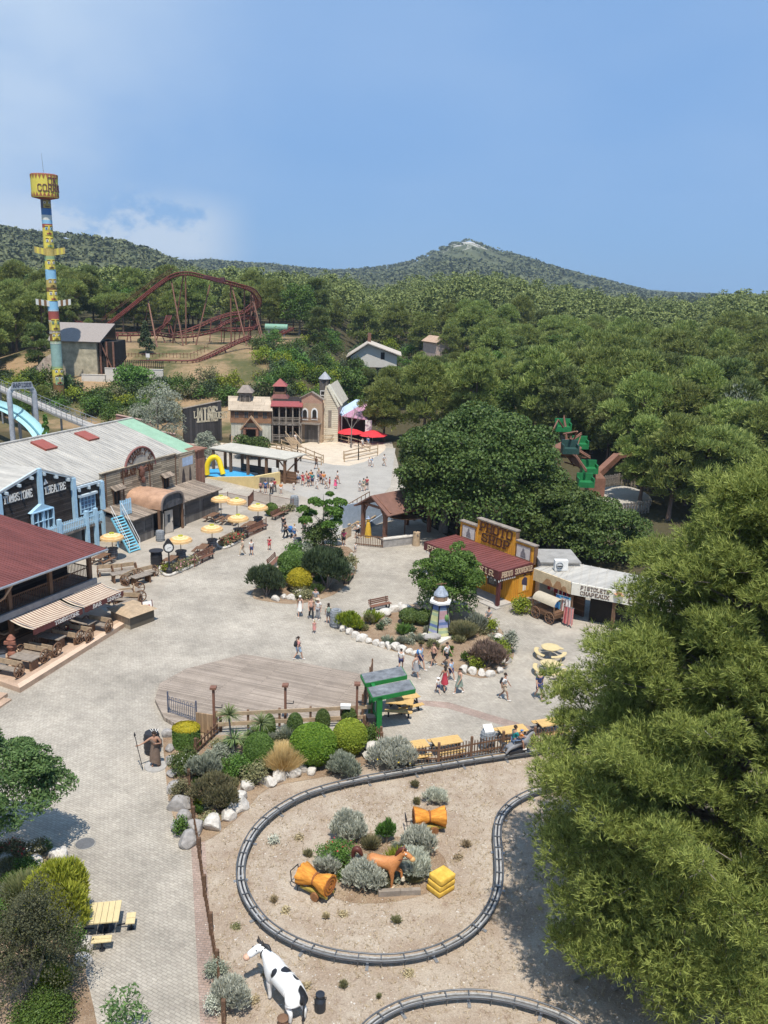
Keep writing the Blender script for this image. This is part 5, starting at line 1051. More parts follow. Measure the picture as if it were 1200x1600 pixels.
 for i in(-1,1):
  for j in(0,2):m.box(c+i*w*.92-.1,c+i*w*.92+.1,v+j*w*.96,v+j*w*.96+.2,zb,zc)
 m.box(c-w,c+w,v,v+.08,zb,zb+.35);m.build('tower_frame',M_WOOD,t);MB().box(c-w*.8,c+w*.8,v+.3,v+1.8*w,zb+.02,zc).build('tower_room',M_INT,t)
 MB().add([(c-w*1.2,v-.3,zc-.05),(c+w*1.2,v-.3,zc-.05),(c+w*1.2,v+2*w+.3,zc-.05),(c-w*1.2,v+2*w+.3,zc-.05),(c,v+w,zp)],[(0,1,4),(1,2,4),(2,3,4),(3,0,4),(3,2,1,0)]).build('tower_roof',pm('bright_red_roof',(.30,.075,.07)),t)
 a=P(452,700,0)-fr.o;sx_,sy_=a.dot(fr.u),a.dot(fr.v);m=MB();A_,B_=Vector((f(453,690,-1)[0],-1.0,.9)),Vector((f(465,706,-5)[0],-4.2,0.))
 for i in range(8):q=A_.lerp(B_,(i+.5)/8);m.cbox(q,(1.3,.4,.08))
 m.beam(A_+Vector((-.7,0,-.1)),B_+Vector((-.7,0,0)),.12,.2).beam(A_+Vector((.7,0,-.1)),B_+Vector((.7,0,0)),.12,.2).beam(A_+Vector((-.7,0,.85)),B_+Vector((-.7,0,.9)),.08).beam(A_+Vector((.7,0,.85)),B_+Vector((.7,0,.9)),.08);m.build('stair',M_WOODL,t)
 A,B=P(470,690,0),P(503,692,0);fr=Fr((0,0),(1,1)).set(A,B,0);f=fr.face;t=fr.empty('adobe_house','tan adobe house with small balcony and two arched windows','house');L=fr.L;zt=f(487,630)[1];zg=f(483.5,613)[1];zs=f(487,622)[1];z2=f(487,660)[1]
 MB().box(.1,L,0,5,0,zt).build('wall',pm('adobe',(.40,.28,.185),.9,.15,.8,.2),t);MB().xz([(.1,zt),(L,zt),(L,zs-.1),(L*.5,zg),(.1,zs)],.02,.5).build('gable',pm('adobe_pink',(.40,.24,.17),.9,.15,.8,.2),t);m=MB();m.beam((-.2,.2,zs-.05),(L*.5,.2,zg+.1),.7,.12).beam((L*.5,.2,zg+.1),(L+.3,.2,zs-.2),.7,.12);m.build('roof_edge',M_WOODG,t)
 MB().box(.2,L-.1,-1.0,0,z2-.18,z2).build('balcony_floor',M_WOODG,t);m=MB();pickets(m,(.2,-.9,z2),(L-.1,-.9,z2),.95,.17,.06,.04);m.build('railing',M_WOOD,t)
 for u in(.3,L-.3):MB().box(u-.1,u+.1,-.95,-.75,0,z2-.15).build('post',M_WOODG,t)
 for x in(476.5,491.5):
  u,z=f(x,647);w=MB();w.xz([(u-.5,z-.9),(u+.5,z-.9),(u+.5,z+.4),(u+.32,z+.8),(u,z+.95),(u-.32,z+.8),(u-.5,z+.4)],-.06,-.01);o_=w.build('window',M_WHITE,t);MB().xz([(u-.32,z-.7),(u+.32,z-.7),(u+.32,z+.35),(u+.2,z+.6),(u,z+.7),(u-.2,z+.6),(u-.32,z+.35)],-.075,-.065).build('pane',M_INT,o_)
 MB().box(.6,L-.5,-.03,-.005,0,z2-.4).build('gate',plank('gate_boards',(.15,.13,.11),'zx',.3,3,.3),t)
 A,B=P(508.5,690,0),P(527.5,691,0);fr=Fr((0,0),(1,1)).set(A,B,0);f=fr.face;t=fr.empty('chapel','cream clapboard chapel with steep gable and slate bell tower','chapel');L=fr.L;zs,zg=f(518,634)[1],f(510,603)[1];ug=L*.15
 cb=plank('clapboard',(.66,.58,.44),'xz',.3,4,.08,.03,(.35,.3,.22));MB().xz([(-.3,0),(L,0),(L,zs),(ug+.15,zg),(ug-.35,zg),(-.3,zs+1.5)],0,.3).box(-.3,L,.3,8,0,zs).build('wall',cb,t)
 m=MB();m.beam((ug,-.08,zg+.1),(L+.15,-.08,zs-.1),.22,.3).beam((ug+.05,.5,zg+.2),(L+.5,.5,zs+.05),.9,.12);m.build('gable_trim',pm('chapel_trim',(.64,.60,.48),.8),t);MB().slab([(L+.2,.3,zs),(L+.2,8,zs),(ug,8,zg),(ug,.3,zg)],.12).build('roof',pm('chapel_roof',(.50,.45,.36),.8,.15,2),t)
 u,z=f(515.5,650);MB().box(u-.25,u+.25,-.05,-.005,z-1.7,z+.9).build('window',M_WOODG,t)
 v=3.;ua,ub=f(498,600,v)[0],f(514.5,600,v)[0];c=(ua+ub)/2;w=(ub-ua)/2;zc,zp=f(506,592,v)[1],f(506,580,v+1)[1];tw=MB().box(c-w*.86,c+w*.86,v,v+2*w*.86,0,zc).build('bell_tower',plank('tower_boards',(.12,.105,.095),'zx',.2,3,.4),t);MB().lathe([(w*1.25,zc-.05),(.04,zp)],(c,v+w*.86,0),8,False).build('spire',pm('slate',(.33,.34,.36),.6,.12,2),tw);win(tw,c-.45,c+.25,f(500,617,v)[1],f(500,611,v)[1],v,M_WHITE,M_INT,(0,0))
 t=thing('stage_tent','pale blue and mauve stage tent beside the chapel','tent',P(552,688,0));o=t.location.copy();q=lambda x,y,Y:PY(x,y,Y)-o;A,B,C_,Dd,E_=q(528,641,131),q(556,624,136),q(576,626,136),q(574,656,130),q(534,650,130);m=MB().mat(0).slab([A,E_,C_,B],.12);m.mat(1).slab([E_,Dd,C_],.12);m.build('canopy',[pm('tent_blue',(.42,.52,.66),.7,.08,1),pm('tent_mauve',(.40,.21,.29),.7,.1,1)],t)
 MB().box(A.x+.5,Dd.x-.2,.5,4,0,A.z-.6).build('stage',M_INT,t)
 for p in(A,E_,Dd,C_):MB().tube([p,(p.x,p.y,0)],.1,6).build('pole',M_STEEL,t)
 MB().cbox(Dd+Vector((.2,-.2,-1.2)),(1.0,.1,2.4)).build('poster_board',M_WHITE,t)
mine()
def parasol(name,label,loc,r,h,mat,group=None,fringe=False,cat='parasol'):
 t=thing(name,label,cat,loc,random.uniform(0,6),group);m=MB();m.lathe([(r,h-r*.32),(r*.55,h-r*.13),(.05,h)],(0,0,0),8,False);m.build('canopy',mat,t);MB().tube([(0,0,0),(0,0,h)],.035,6).lathe([(.28,0),(.28,.08),(.05,.12)],(0,0,0),10).build('pole',M_STEEL,t);return t
for k,(x,y,yt,r,w)in enumerate(((515.5,684,665,1.0,'folded low beside the chapel'),(547,690,669,2.1,'in front of the stage tent'),(582,692,672,2.3,'rightmost on the cafe terrace'))):
 b=P(x,y);parasol('red_parasol','red parasol '+w,b,r,ztop(b,x,yt),M_REDP,'red cafe parasols')
sheet('sand_yard',smooth_poly(pix([(345,692),(440,697),(520,686),(590,690),(600,705),(545,728),(470,716),(400,712),(350,700)]),3),M_DUST,Z_TOP)
def railfence(name,label,pts,h=1.1,rails=(.45,.95),mat=None,group=None,step=2.2):
 pts=[Vector(p)for p in pts];o=pts[0].copy();t=thing(name,label,'fence',o,0,group);mat=mat or M_WOODL
 m=MB()
 for a,b in zip(pts,pts[1:]):
  n=max(int((b-a).length/step),1)
  for i in range(n+1):p=a.lerp(b,i/n)-o;MB().box(p.x-.07,p.x+.07,p.y-.07,p.y+.07,p.z,p.z+h+.1).build('post',mat,t)
  for r in rails:m.beam(a-o+Vector((0,0,h*r)),b-o+Vector((0,0,h*r)),.07,.12)
 m.build('rails',mat,t);return t
for lab,l in(('before the mine house, upper run',[(362,693),(378,697),(400,699),(440,707),(470,716)]),('winding below the saloon stair',[(440,699),(465,707),(505,724)]),('queue of the corral, nearest run',[(432,706),(470,721),(502,727)]),('between the chapel and the cafe',[(503,692),(530,690),(560,698),(578,706)]),('right end of the corral queue',[(537,718),(560,712),(590,706)]),('small pen at the corral exit',[(538,722),(560,719),(590,712)])):
 railfence('rail_fence','light wooden rail fence '+lab,pix(l),group='rail fences of the mine corral')
def shelter():
 fr=Fr((327.7,737),(446,757));f=fr.face;L=fr.L;t=fr.empty('pool_shelter','long flat white roofed shelter over the boat pool queue','shelter');z=f(390,709)[1];D=max(fr.flat(473,714,z)[1],3.0)
 a=fr.flat(351,694,z+.3);m=MB().slab([(0,0,z),(L,0,z),(L+1.0,D,z+.3),(a[0],D,z+.3)],.16);m.build('roof',pm('roof_offwhite',(.47,.44,.37),.7,.12,.6,.05),t)
 for u in(.4,L*.27,L*.5,L*.74,L-.3):
  for v in(.3,D-.4):MB().box(u-.14,u+.14,v-.14,v+.14,0,z-.1+.28*v/D).build('post',M_WOOD,t)
 m=MB();m.beam((.2,.3,z-.25),(L,.3,z-.25),.14,.2);m.beam((L-.3,.3,z-1.2),(L-1.2,.3,z-.3),.12);m.beam((L-.3,.3,1.2),(L+.4,D,z),.12);m.build('beam',M_WOOD,t)
 MB().box(L*.38,L*.8,.8,.9,.6,1.5).build('dark_panel',M_DARKPL,t);MB().box(L*.84,L*.92,-.2,-.1,.2,1.9).build('notice_panel',M_WHITE,t)
 w=[P(x,y)for x,y in((322,747),(345,751),(375,758),(400,764),(420,760),(438,756))];o=w[0].copy();c=thing('pool_wall','curved cream wall around the boat pool','wall',o);hs=[.1,.45,1.0,1.5,1.5,1.45];m=MB()
 for i in range(len(w)-1):p,q=w[i]-o,w[i+1]-o;n=Vector((-(q-p).y,(q-p).x,0)).normalized()*.3;m.add([p,q,q+Vector((0,0,hs[i+1])),p+Vector((0,0,hs[i])),p+n,q+n,q+n+Vector((0,0,hs[i+1])),p+n+Vector((0,0,hs[i]))],[(0,1,2,3),(7,6,5,4),(3,2,6,7),(0,3,7,4),(1,5,6,2)])
 m.build('wall_panel',M_YELW,c);q=P(443,754);g=thing('wooden_gate','brown wooden gate at the end of the pool wall','gate',q,fr.ang);MB().box(-.6,1.8,0,.12,0,1.5).build('boards',M_BROWNPL,g);q=P(410,762);g=thing('wooden_gate','grey wooden hatch set against the pool wall','gate',q,fr.ang+.6);MB().box(-.5,1.4,-.3,-.2,0,1.3).build('boards',M_GREYPL,g)
 sheet('pool_water',pix([(318,742),(345,747),(378,752),(398,744),(386,738),(350,733),(318,733)],.3),M_SKYB,.35)
 b=P(336,742,.36);y=thing('inflatable_arch','yellow inflatable arch boat frame standing by the pool','inflatable',b);pts=[(-.95,0,0),(-.95,0,1.0),(-.6,0,1.9),(0,.1,2.2),(.5,.1,1.8),(.8,-.2,1.0),(1.1,-.5,.2)];MB().tube(smooth_line(pts,3),.33,9).build('tube',pm('vinyl_yellow',(.75,.55,.02),.4,.08,2,.02),y)
shelter()
# white house in the wood
def house():
 b=PY(548,566,205);e=PY(620,567,205);fr=Fr((0,0),(1,1)).set(b,e,min(b.z,e.z)-1);t=fr.empty('white_house','pale house with low gable among the trees','house');L=fr.L;f=fr.face;z1,z2,zg=f(550,557)[1],f(620,556)[1],f(575,537)[1];u=f(575,540)[0]
 MB().xz([(0,0),(L,0),(L,z2),(u,zg),(0,z1)],0,9).build('wall',pm('house_white',(.60,.57,.52),.9,.06,1,.1),t);m=MB();m.beam((u,4,zg+.15),(L+1,4,z2+.1),10,.2,Vector((0,0,1)));m.beam((-1,4,z1-.1),(u,4,zg+.15),10,.2,Vector((0,0,1)));m.build('roof',pm('house_roof',(.50,.44,.37),.9,.1,2),t);x,z=f(598,556);MB().box(x-.45,x+.45,-.04,.02,z-.8,z+.8).build('window',M_INT,t);MB().cbox((u+.2,4,zg+1.1),(.8,.8,2.2)).build('chimney',M_RUSTB,t)
 b=PY(690,545,215);fr.set(b,PY(700,545,216),b.z-3);t=fr.empty('small_house','small pale house mostly hidden behind pines','house');MB().xz([(-1.5,0),(2.5,0),(2.5,4.2),(.5,5.6),(-1.5,4.4)],0,6).build('wall',pm('house_pink',(.52,.40,.33),.9),t);MB().beam((-1.9,3,4.4),(.5,3,5.8),6.6,.2).beam((.5,3,5.8),(2.9,3,4.2),6.6,.2).build('roof',M_TERR,t)
house()
# sawmill shelter with ramp
def sawmill():
 A,B=P(567,836,0),P(601,848,0);fr=Fr((0,0),(1,1)).set(A,B,0);t=fr.empty('timber_shelter','rust roofed timber gable shelter under the big oak','shelter');L=fr.L;f=fr.face;ze=f(601,796)[1];zg=f(578,771)[1];D=6.0;c=L/2
 for u,v in((0,0),(L,0),(0,D),(L,D)):MB().box(u-.16,u+.16,v-.16,v+.16,0,ze).build('post',M_RUSTB,t)
 m=MB();m.beam((-.7,0,ze-.25),(c,0,zg-.1),.16,.22).beam((c,0,zg-.1),(L+.7,0,ze-.25),.16,.22).beam((0,0,ze-1),(.8,0,ze+.2),.14).beam((L,0,ze-1),(L-.8,0,ze+.2),.14).beam((L,0,ze-1),(L,1,ze-.1),.14).beam((0,0,ze),(L,0,ze),.16,.2);m.build('truss',M_RUSTB,t)
 m=MB().slab([(-.9,-.5,ze-.35),(c,-.5,zg),(c,D+.5,zg),(-.9,D+.5,ze-.35)],.12).slab([(c,-.5,zg),(L+.9,-.5,ze-.35),(L+.9,D+.5,ze-.35),(c,D+.5,zg)],.12);m.build('roof',pm('rust_roof',(.19,.10,.075),.8,.2,2,.1),t)
 k=fr.W(1.0,7.5);t2=thing('back_shelter','second rust roofed shelter behind the timber gable','shelter',k,fr.ang);z2=3.4;MB().slab([(-2,0,z2),(4.5,0,z2),(4.5,4,z2+.5),(-2,4,z2+.5)],.15).build('roof',pm('rust_roof',(.19,.10,.075)),t2);MB().box(-1.7,4.2,.4,.5,.3,z2-.5).build('dark_screen',M_DARKPL,t2)
 for u in(-1.8,1.2,4.3):MB().box(u-.1,u+.1,.2,.4,0,z2).build('post',M_WOOD,t2)
 a,b=P(535,818,.3),P(588,786,1.2);o=a.copy();o.z=0;g=thing('log_ramp','beige ramp with ladder rails rising to the timber shelter','ramp',o);a,b=a-o,b-o;d=(b-a).normalized();s=Vector((d.y,-d.x,0)).normalized();MB().beam(a,b,1.6,.12).build('ramp_deck',pm('ramp_sand',(.56,.45,.30),.9),g)
 m=MB();a2,b2=a+s*1.5,b+s*1.5;m.beam(a2-s*.4,b2-s*.4,.1,.12).beam(a2+s*.4,b2+s*.4,.1,.12)
 for i in range(12):p=a2.lerp(b2,i/11);m.beam(p-s*.4,p+s*.4,.1,.06)
 m.build('ladder',M_WOODL,g);m=MB()
 for i in range(9):p=a.lerp(b,i/8)-s*.9;m.tube([p,p+Vector((0,0,1.1))],.04,5)
 m.tube([a-s*.9+Vector((0,0,1.1)),b-s*.9+Vector((0,0,1.1))],.05,5);m.build('guard_rail',M_WOOD,g);a3,b3=a+s*2.2,b+s*2.2;MB().add([a3,b3,b3-Vector((0,0,b3.z)),a3-Vector((0,0,a3.z))]+[p+s*.1 for p in(a3,b3,b3-Vector((0,0,b3.z)),a3-Vector((0,0,a3.z)))],[(0,1,2,3),(7,6,5,4),(0,4,5,1),(1,5,6,2),(2,6,7,3),(3,7,4,0)]).build('side_panel',pm('panel_blue_grey',(.30,.36,.44),.7),g)
 q=Fr((600,842),(640,835));w=q.empty('panel_wall','blue grey board wall inside the timber shelter','wall',None,0,5.);MB().box(-3,4.5,0,.12,0,2.4).build('wall_panel',pm('panel_blue_grey',(.30,.36,.44)),w)
 p=P(632,835);g=thing('sombrero_parasol','dark brown sombrero shaped parasol beside the shelter','parasol',p);MB().lathe([(2.0,2.1),(1.9,2.0),(.6,2.15),(.5,2.7),(0,2.9)],(0,0,0),18).build('canopy',M_WOOD,g);MB().tube([(0,0,0),(0,0,2.2)],.07,7).build('pole',M_WOOD,g)
 a,b=P(598,856),P(648,850);fr2=Fr((0,0),(1,1)).set(a,b,0);g=fr2.empty('low_stone_wall','low grey stone wall before the timber shelter','wall');MB().box(0,fr2.L,0,.45,0,.75).build('masonry',M_STONEG,g);MB().box(-.05,fr2.L+.05,-.05,.5,.75,.85).build('coping',M_STONE,g)
 p=P(650,852);g=thing('log_post','thick wooden log post at the end of the stone wall','post',p);MB().tube([(0,0,0),(.03,0,1.3)],[.38,.34],12).build('log',M_WOODL,g)
 a,b=P(557,852),P(598,856);o=a.copy();g=thing('picket_railing','brown picket railing at the shelter entrance','fence',o);m=MB();pickets(m,a-o,b-o,1.1,.16,.05,.05,rails=(.15,.9));m.build('pickets',M_WOOD,g)
 a,b=P(533,846),P(548,838);o=a.copy();g=thing('picket_railing','light picket railing beside the ramp','fence',o);m=MB();pickets(m,a-o,b-o,1.1,.16,.05,.05,rails=(.15,.9));m.build('pickets',M_WOODL,g)
 p=P(529,845);g=thing('notice_board','white notice board at the ramp entrance','sign',p);MB().cbox((0,0,1.2),(.7,.06,1.3)).box(-.3,-.24,.03,.08,0,1.2).box(.24,.3,.03,.08,0,1.2).build('board',M_WHITE,g)
 p=P(575,839);g=thing('yellow_figure','yellow wooden figure behind the railing of the shelter','figure',p);MB().lathe([(.35,0),(.28,.8),(.18,1.4),(.1,1.6)],(0,0,0),10).ball((0,0,1.75),.2,10,8).build('body',pm('figure_yellow',(.65,.40,.05),.6),g);MB().lathe([(.22,0),(.24,.02),(.12,.05),(.1,.2),(0,.2)],(0,0,1.85),10).build('cap',pm('cap_blue',(.3,.4,.6),.6),g)
sawmill()
# octopus ride
def octopus():
 c=P(968,785);pl=[P(x,y)for x,y in((925,786),(940,768),(968,763),(1000,770),(1018,785),(1005,797),(968,802),(935,799))];m=MB().prism([(p.x,p.y)for p in smooth_poly(pl,3)],0,.35);o=m.build('ride_platform',pm('platform_grey',(.42,.385,.33),.9,.15,.4,.1));o['kind']='structure'
 b=P(928,775,.35);t=thing('spider_ride','rust brown spider ride with green cabins on long arms','fairground ride',b);q=lambda x,y,Y:PY(x,y,Y)-b;zc=ztop(b,929,745)
 MB().box(-.95,.95,-.95,.95,0,zc).add([(-.95,-.95,zc),(.95,-.95,zc),(.95,.95,zc),(-.95,.95,zc),(0,-.5,zc+1.0),(0,.5,zc+1.0)],[(0,1,4),(1,2,5,4),(2,3,5),(3,0,4,5)]).build('pillar',M_RUSTB,t)
 Yb=b.y;e=q(964,713,Yb+3);MB().beam((0,0,zc+.1),e,.75,.8).build('boom',M_RUSTB,t);MB().beam(e,q(1012,703,Yb+6),.7,.5).build('boom_tail',M_RUSTB,t)
 h=q(886,702,Yb+2);MB().beam((0,0,zc-.2),h+Vector((0,0,-.4)),.6,.6).build('neck',M_RUSTB,t);MB().lathe([(1.0,-.7),(1.7,-.2),(1.7,.3),(.8,.8),(.3,1.2)],h,14).build('hub',M_RUSTB,t)
 for k,(x,y,dY,g)in enumerate(((880,663,3,0),(907,690,5,0),(891,697,-3,1),(921,728,-1,0),(915,749,-4,0))):
  e=q(x,y,Yb+dY);m=MB();s=Vector((.5,.2,0));m.tube([h,h.lerp(e,.5)+Vector((0,0,.8)),e+Vector((0,0,.9))],.13,6);m.tube([h+Vector((0,0,.8)),e+Vector((0,0,1.1))],.07,6);m.tube([h.lerp(e,.5)+s,e+Vector((0,0,.9))],.07,5);ar=m.build('arm',M_RUSTB,t)
  m=MB();cb=e+Vector((0,0,-.3));m.box(cb.x-.9,cb.x+.9,cb.y-.7,cb.y+.7,cb.z-.5,cb.z+.1);m.box(cb.x-.9,cb.x+.9,cb.y+.45,cb.y+.7,cb.z+.1,cb.z+.9);m.box(cb.x-.9,cb.x-.75,cb.y-.7,cb.y+.7,cb.z+.1,cb.z+.5);m.box(cb.x+.75,cb.x+.9,cb.y-.7,cb.y+.7,cb.z+.1,cb.z+.5)
  m.build('cabin',pm('cabin_green',(.02,.17,.055),.45,.2,2,.02)if not g else pm('cabin_dark',(.03,.07,.06),.4,.1,2,.02),ar)
 m=MB()
 for(a,c_)in(((862,676),(872,656)),((872,656),(880,668)),((880,678),(902,674)),((902,674),(896,688)),((874,705),(900,720)),((882,722),(915,732)),((886,712),(897,728)),((876,712),(870,704))):m.tube([q(*a,Yb+1),q(*c_,Yb+2)],.1,6)
 m.build('lattice',M_RUSTB,t)
 for lab,l in(('before',[(928,806),(970,808),(1012,802)]),('behind',[(930,765),(966,758),(1012,768)])):
  pts=pix(l);o=pts[0].copy();g=thing('palisade_fence','weathered pale palisade fence '+lab+' the spider ride','fence',o);m=MB()
  for a,b2 in zip(pts,pts[1:]):pickets(m,a-o,b2-o,1.5,.42,.26,.05)
  m.build('palings',M_WOODG,g)
 p=P(938,809);g=thing('cart_wheel','pale wooden cart wheel leaning on the palisade fence','wheel',p);m=MB().ring((0,-.2,.85),.75,.09,'y',18)
 for k in range(8):a=math.pi*k/4;m.tube([(0,-.2,.85),(.75*math.cos(a),-.2,.85+.75*math.sin(a))],.05,5)
 m.build('rim_and_spokes',M_WOODL,g)
 p=P(905,722);g=thing('ticket_booth','white sided ticket booth behind the spider ride','booth',(p.x+3,p.y+12,0));MB().box(-3,3,0,3,0,2.6).build('walls',M_WHITE,g);MB().box(-2.8,2.8,-.05,0,.9,2.2).build('counter_opening',M_INT,g);MB().box(-3.3,3.3,-.8,3.3,2.6,2.8).build('roof',M_WHITE,g)
octopus()
# shared street objects
def wheel_mesh(r,w=.05):
 m=MB().ring((0,0,r),r-.04,.045,'x',16,5).lathe([(.07,-.08),(.09,0),(.07,.08)],(0,0,0),8);hub=len(m.v)
 m=MB().ring((0,0,r),r-.045,.045,'x',16,5);m.tube([(-.08,0,r),(.08,0,r)],.08,8)
 for k in range(8):a=math.pi*k/4;m.tube([(0,0,r),(0,math.cos(a)*(r-.05),r+math.sin(a)*(r-.05))],.028,5)
 return m.mesh('wheel',M_WOOD)
WH=wheel_mesh(.48)
def wheel_bench():
 t=thing('wagon_bench','x','bench');L=1.9
 for x in(-L/2,L/2):link('wheel',WH,t,(x,-.12,0))
 MB().box(-L/2+.05,L/2-.05,-.3,.2,.42,.48).build('seat',M_WOODG,t);MB().beam((-L/2+.05,.26,.72),(L/2-.05,.26,.72),.05,.34).build('backrest',M_WOODL,t)
 [MB().box(x-.06,x+.06,-.25,.3,0,.45).build('trestle',M_WOOD,t)for x in(-L/2+.16,L/2-.16)];return t
def plank_table():
 t=thing('plank_table','x','table');m=MB()
 for k in range(4):m.box(-.85,.85,-.42+k*.212,-.42+k*.212+.2,.70,.75)
 m.build('tabletop',M_WOODG,t)
 for x in(-.65,.65):MB().box(x-.06,x+.06,-.35,.35,0,.69).build('leg',M_WOOD,t)
 return t
def barrel(name,label,loc,r=.36,h=.95,mat=None,lid=None,group=None,rz=0,cat='barrel'):
 t=thing(name,label,cat,loc,rz,group);prof=[(r*.82,0),(r*.95,h*.2),(r,h*.5),(r*.95,h*.8),(r*.82,h)];MB().lathe(prof,(0,0,0),18).build('body',mat or M_BLACK,t);m=MB()
 for q in(.12,.3,.7,.88):rr=np.interp(q,[0,.2,.5,.8,1],[r*.82,r*.95,r,r*.95,r*.82])+.012;m.ring((0,0,h*q),rr,.018,'z',18,4)
 m.build('hoops',M_BLACK if mat in(None,M_BLACK)else M_GREYP,t)
 if lid:MB().lathe([(0,h),(lid,h),(lid,h+.06),(0,h+.07)],(0,0,0),18).build('lid',mat or M_BLACK,t)
 return t
M_BARW=plank('barrel_staves',(.17,.16,.155),'zx',.1,2,.25)
M_BARG=plank('grey_staves',(.27,.285,.30),'zx',.1,2,.15)
M_UMB=None
def umb_mat():
 m,t,b=newmat('straw_parasol');co=N(t,'ShaderNodeTexCoord').outputs['Object'];n=N(t,'ShaderNodeTexNoise',{'Vector':co,'Scale':5.,'Detail':5}).outputs['Fac']
 s=N(t,'ShaderNodeSeparateXYZ',{0:co});d=N(t,'ShaderNodeMath',{0:N(t,'ShaderNodeMath',{0:s.outputs[0],1:s.outputs[0]},operation='MULTIPLY').outputs[0],1:N(t,'ShaderNodeMath',{0:s.outputs[1],1:s.outputs[1]},operation='MULTIPLY').outputs[0]},operation='ADD');r=N(t,'ShaderNodeMath',{0:d.outputs[0]},operation='SQRT')
 f=N(t,'ShaderNodeMapRange',{0:N(t,'ShaderNodeMath',{0:r.outputs[0],1:n},operation='ADD').outputs[0],1:.95,2:1.5});wv=N(t,'ShaderNodeMath',{0:N(t,'ShaderNodeMath',{0:N(t,'ShaderNodeMath',{0:r.outputs[0],1:17.},operation='MULTIPLY').outputs[0],1:N(t,'ShaderNodeMath',{0:n,1:7.},operation='MULTIPLY').outputs[0]},operation='ADD').outputs[0]},operation='SINE');wm_=N(t,'ShaderNodeMapRange',{0:wv.outputs[0],1:-1.,2:1.});pal=N(t,'ShaderNodeMixRGB',{0:wm_.outputs[0],1:(.62,.44,.17,1),2:(.70,.58,.34,1)});org=N(t,'ShaderNodeMixRGB',{0:wm_.outputs[0],1:(.54,.25,.08,1),2:(.64,.42,.20,1)});mx=N(t,'ShaderNodeMixRGB',{0:f.outputs[0],1:pal.outputs[0],2:org.outputs[0]});mx2=N(t,'ShaderNodeMixRGB',{0:.3,1:mx.outputs[0],2:n},blend_type='OVERLAY');t.links.new(mx2.outputs[0],b.inputs[0]);b.inputs['Roughness'].default_value=.95;return m
def straw_parasol():
 t=thing('straw_parasol','x','parasol');n=40;m=MB();prof=[(1.0,1.98),(.98,2.1),(.8,2.22),(.45,2.33),(.12,2.4),(0,2.41)];m.lathe(prof,(0,0,0),n);m.build('canopy',umb_mat(),t);g=MB()
 for k in range(70):a=2*math.pi*k/70;g.add([(1.0*math.cos(a-.04),1.0*math.sin(a-.04),2.0),(1.0*math.cos(a+.04),1.0*math.sin(a+.04),2.0),(1.03*math.cos(a),1.03*math.sin(a),1.84+.06*random.random())],[(0,1,2)])
 g.build('fringe',pm('fringe_straw',(.66,.42,.16),.95),t);c=MB()
 for k in range(7):a=k*.9;c.ball((.16*math.cos(a),.16*math.sin(a),2.43),(.07,.07,.07),6,4)
 c.build('flower_cap',pm('cap_green',(.45,.45,.04),.8),t);MB().tube([(0,0,0),(0,0,2.35)],.04,7).build('pole',M_WOODL,t);return t
def picnic_table(top=None,leg=None,name='picnic_table',label='x'):
 t=thing(name,label,'table');m=MB()
 for k in range(5):m.box(-.8,.8,-.38+k*.154,-.38+k*.154+.142,.70,.75)
 m.build('tabletop',top or M_WOOD,t)
 for s in(-1,1):
  m=MB();m.box(-.8,.8,s*.72-.14,s*.72-.01,.42,.46);m.box(-.8,.8,s*.72+.01,s*.72+.14,.42,.46);m.build('bench_seat',top or M_WOOD,t)
  m=MB();x=s*.58;m.beam((x,-.62,0),(x,-.25,.7),.09,.06);m.beam((x,.62,0),(x,.25,.7),.09,.06);m.beam((x,-.78,.39),(x,.78,.39),.06,.08);m.build('trestle',leg or M_WOOD,t)
 return t
# theatre terrace
SP=straw_parasol();PT=picnic_table();first=[True]
ups=[((174.6,836),'nearest the blue stair'),((282,840),'behind the street clock'),((331,823),'third along the flower kerb'),((372,807),'above a small barrel beside the long bench'),((403,790),'at the far end beside the round bush'),((370,781),'overlapping its neighbour at the terrace back'),((345,777),'at the very back beside the entrance wing')]
def at_top(px,py,z):p=P(px,py,z);return Vector((p.x,p.y,0))
for k,((x,y),w)in enumerate(ups):
 b=at_top(x,y,2.25);l='round straw parasol with orange rim '+w;rz=k*1.1
 o=SP if k==0 else dup(SP,b,rz);o.location=b;o['label']=l;o['group']='straw parasols of the theatre terrace'
 tb=b+HF.u*-.2+HF.v*.9+Vector((0,0,0))if k<6 else b
 q=PT if k==0 else dup(PT,b,0);q.location=b+HF.u*-1.25+HF.v*.1;q.rotation_euler=(0,0,HF.ang+.1+.1*(k%3));q['label']='dark picnic table under the straw parasol '+w;q['group']='picnic tables of the theatre terrace'
 if k not in(5,6):barrel('barrel_table','dark barrel under the parasol '+w,b,.42,1.0,M_BARW,.5,'barrel tables under the straw parasols')
barrel('barrel','large black barrel with wide lid beside the street clock',P(245,886),.5,1.45,M_BLACK,.6)
barrel('barrel_bin','grey barrel bin beside the theatre entrance door',P(250.5,845),.42,1.0,M_BARG,None,None,0,'bin');barrel('barrel_bin','grey barrel bin at the far railing corner',P(460,792),.48,1.25,M_BARG,None,None,0,'bin');barrel('barrel_bin','tall grey barrel bin beside the grassy planting bed',P(525,979),.45,1.3,M_BARG,.2,None,0,'bin');barrel('barrel_bin','dark barrel bin behind the statue with the spear',P(238,1176),.42,1.2,M_BLACK,None,None,0,'bin');barrel('barrel_bin','small dark barrel bin beside the golden bush island',P(465,855),.4,.9,M_BARW,None,None,0,'bin')
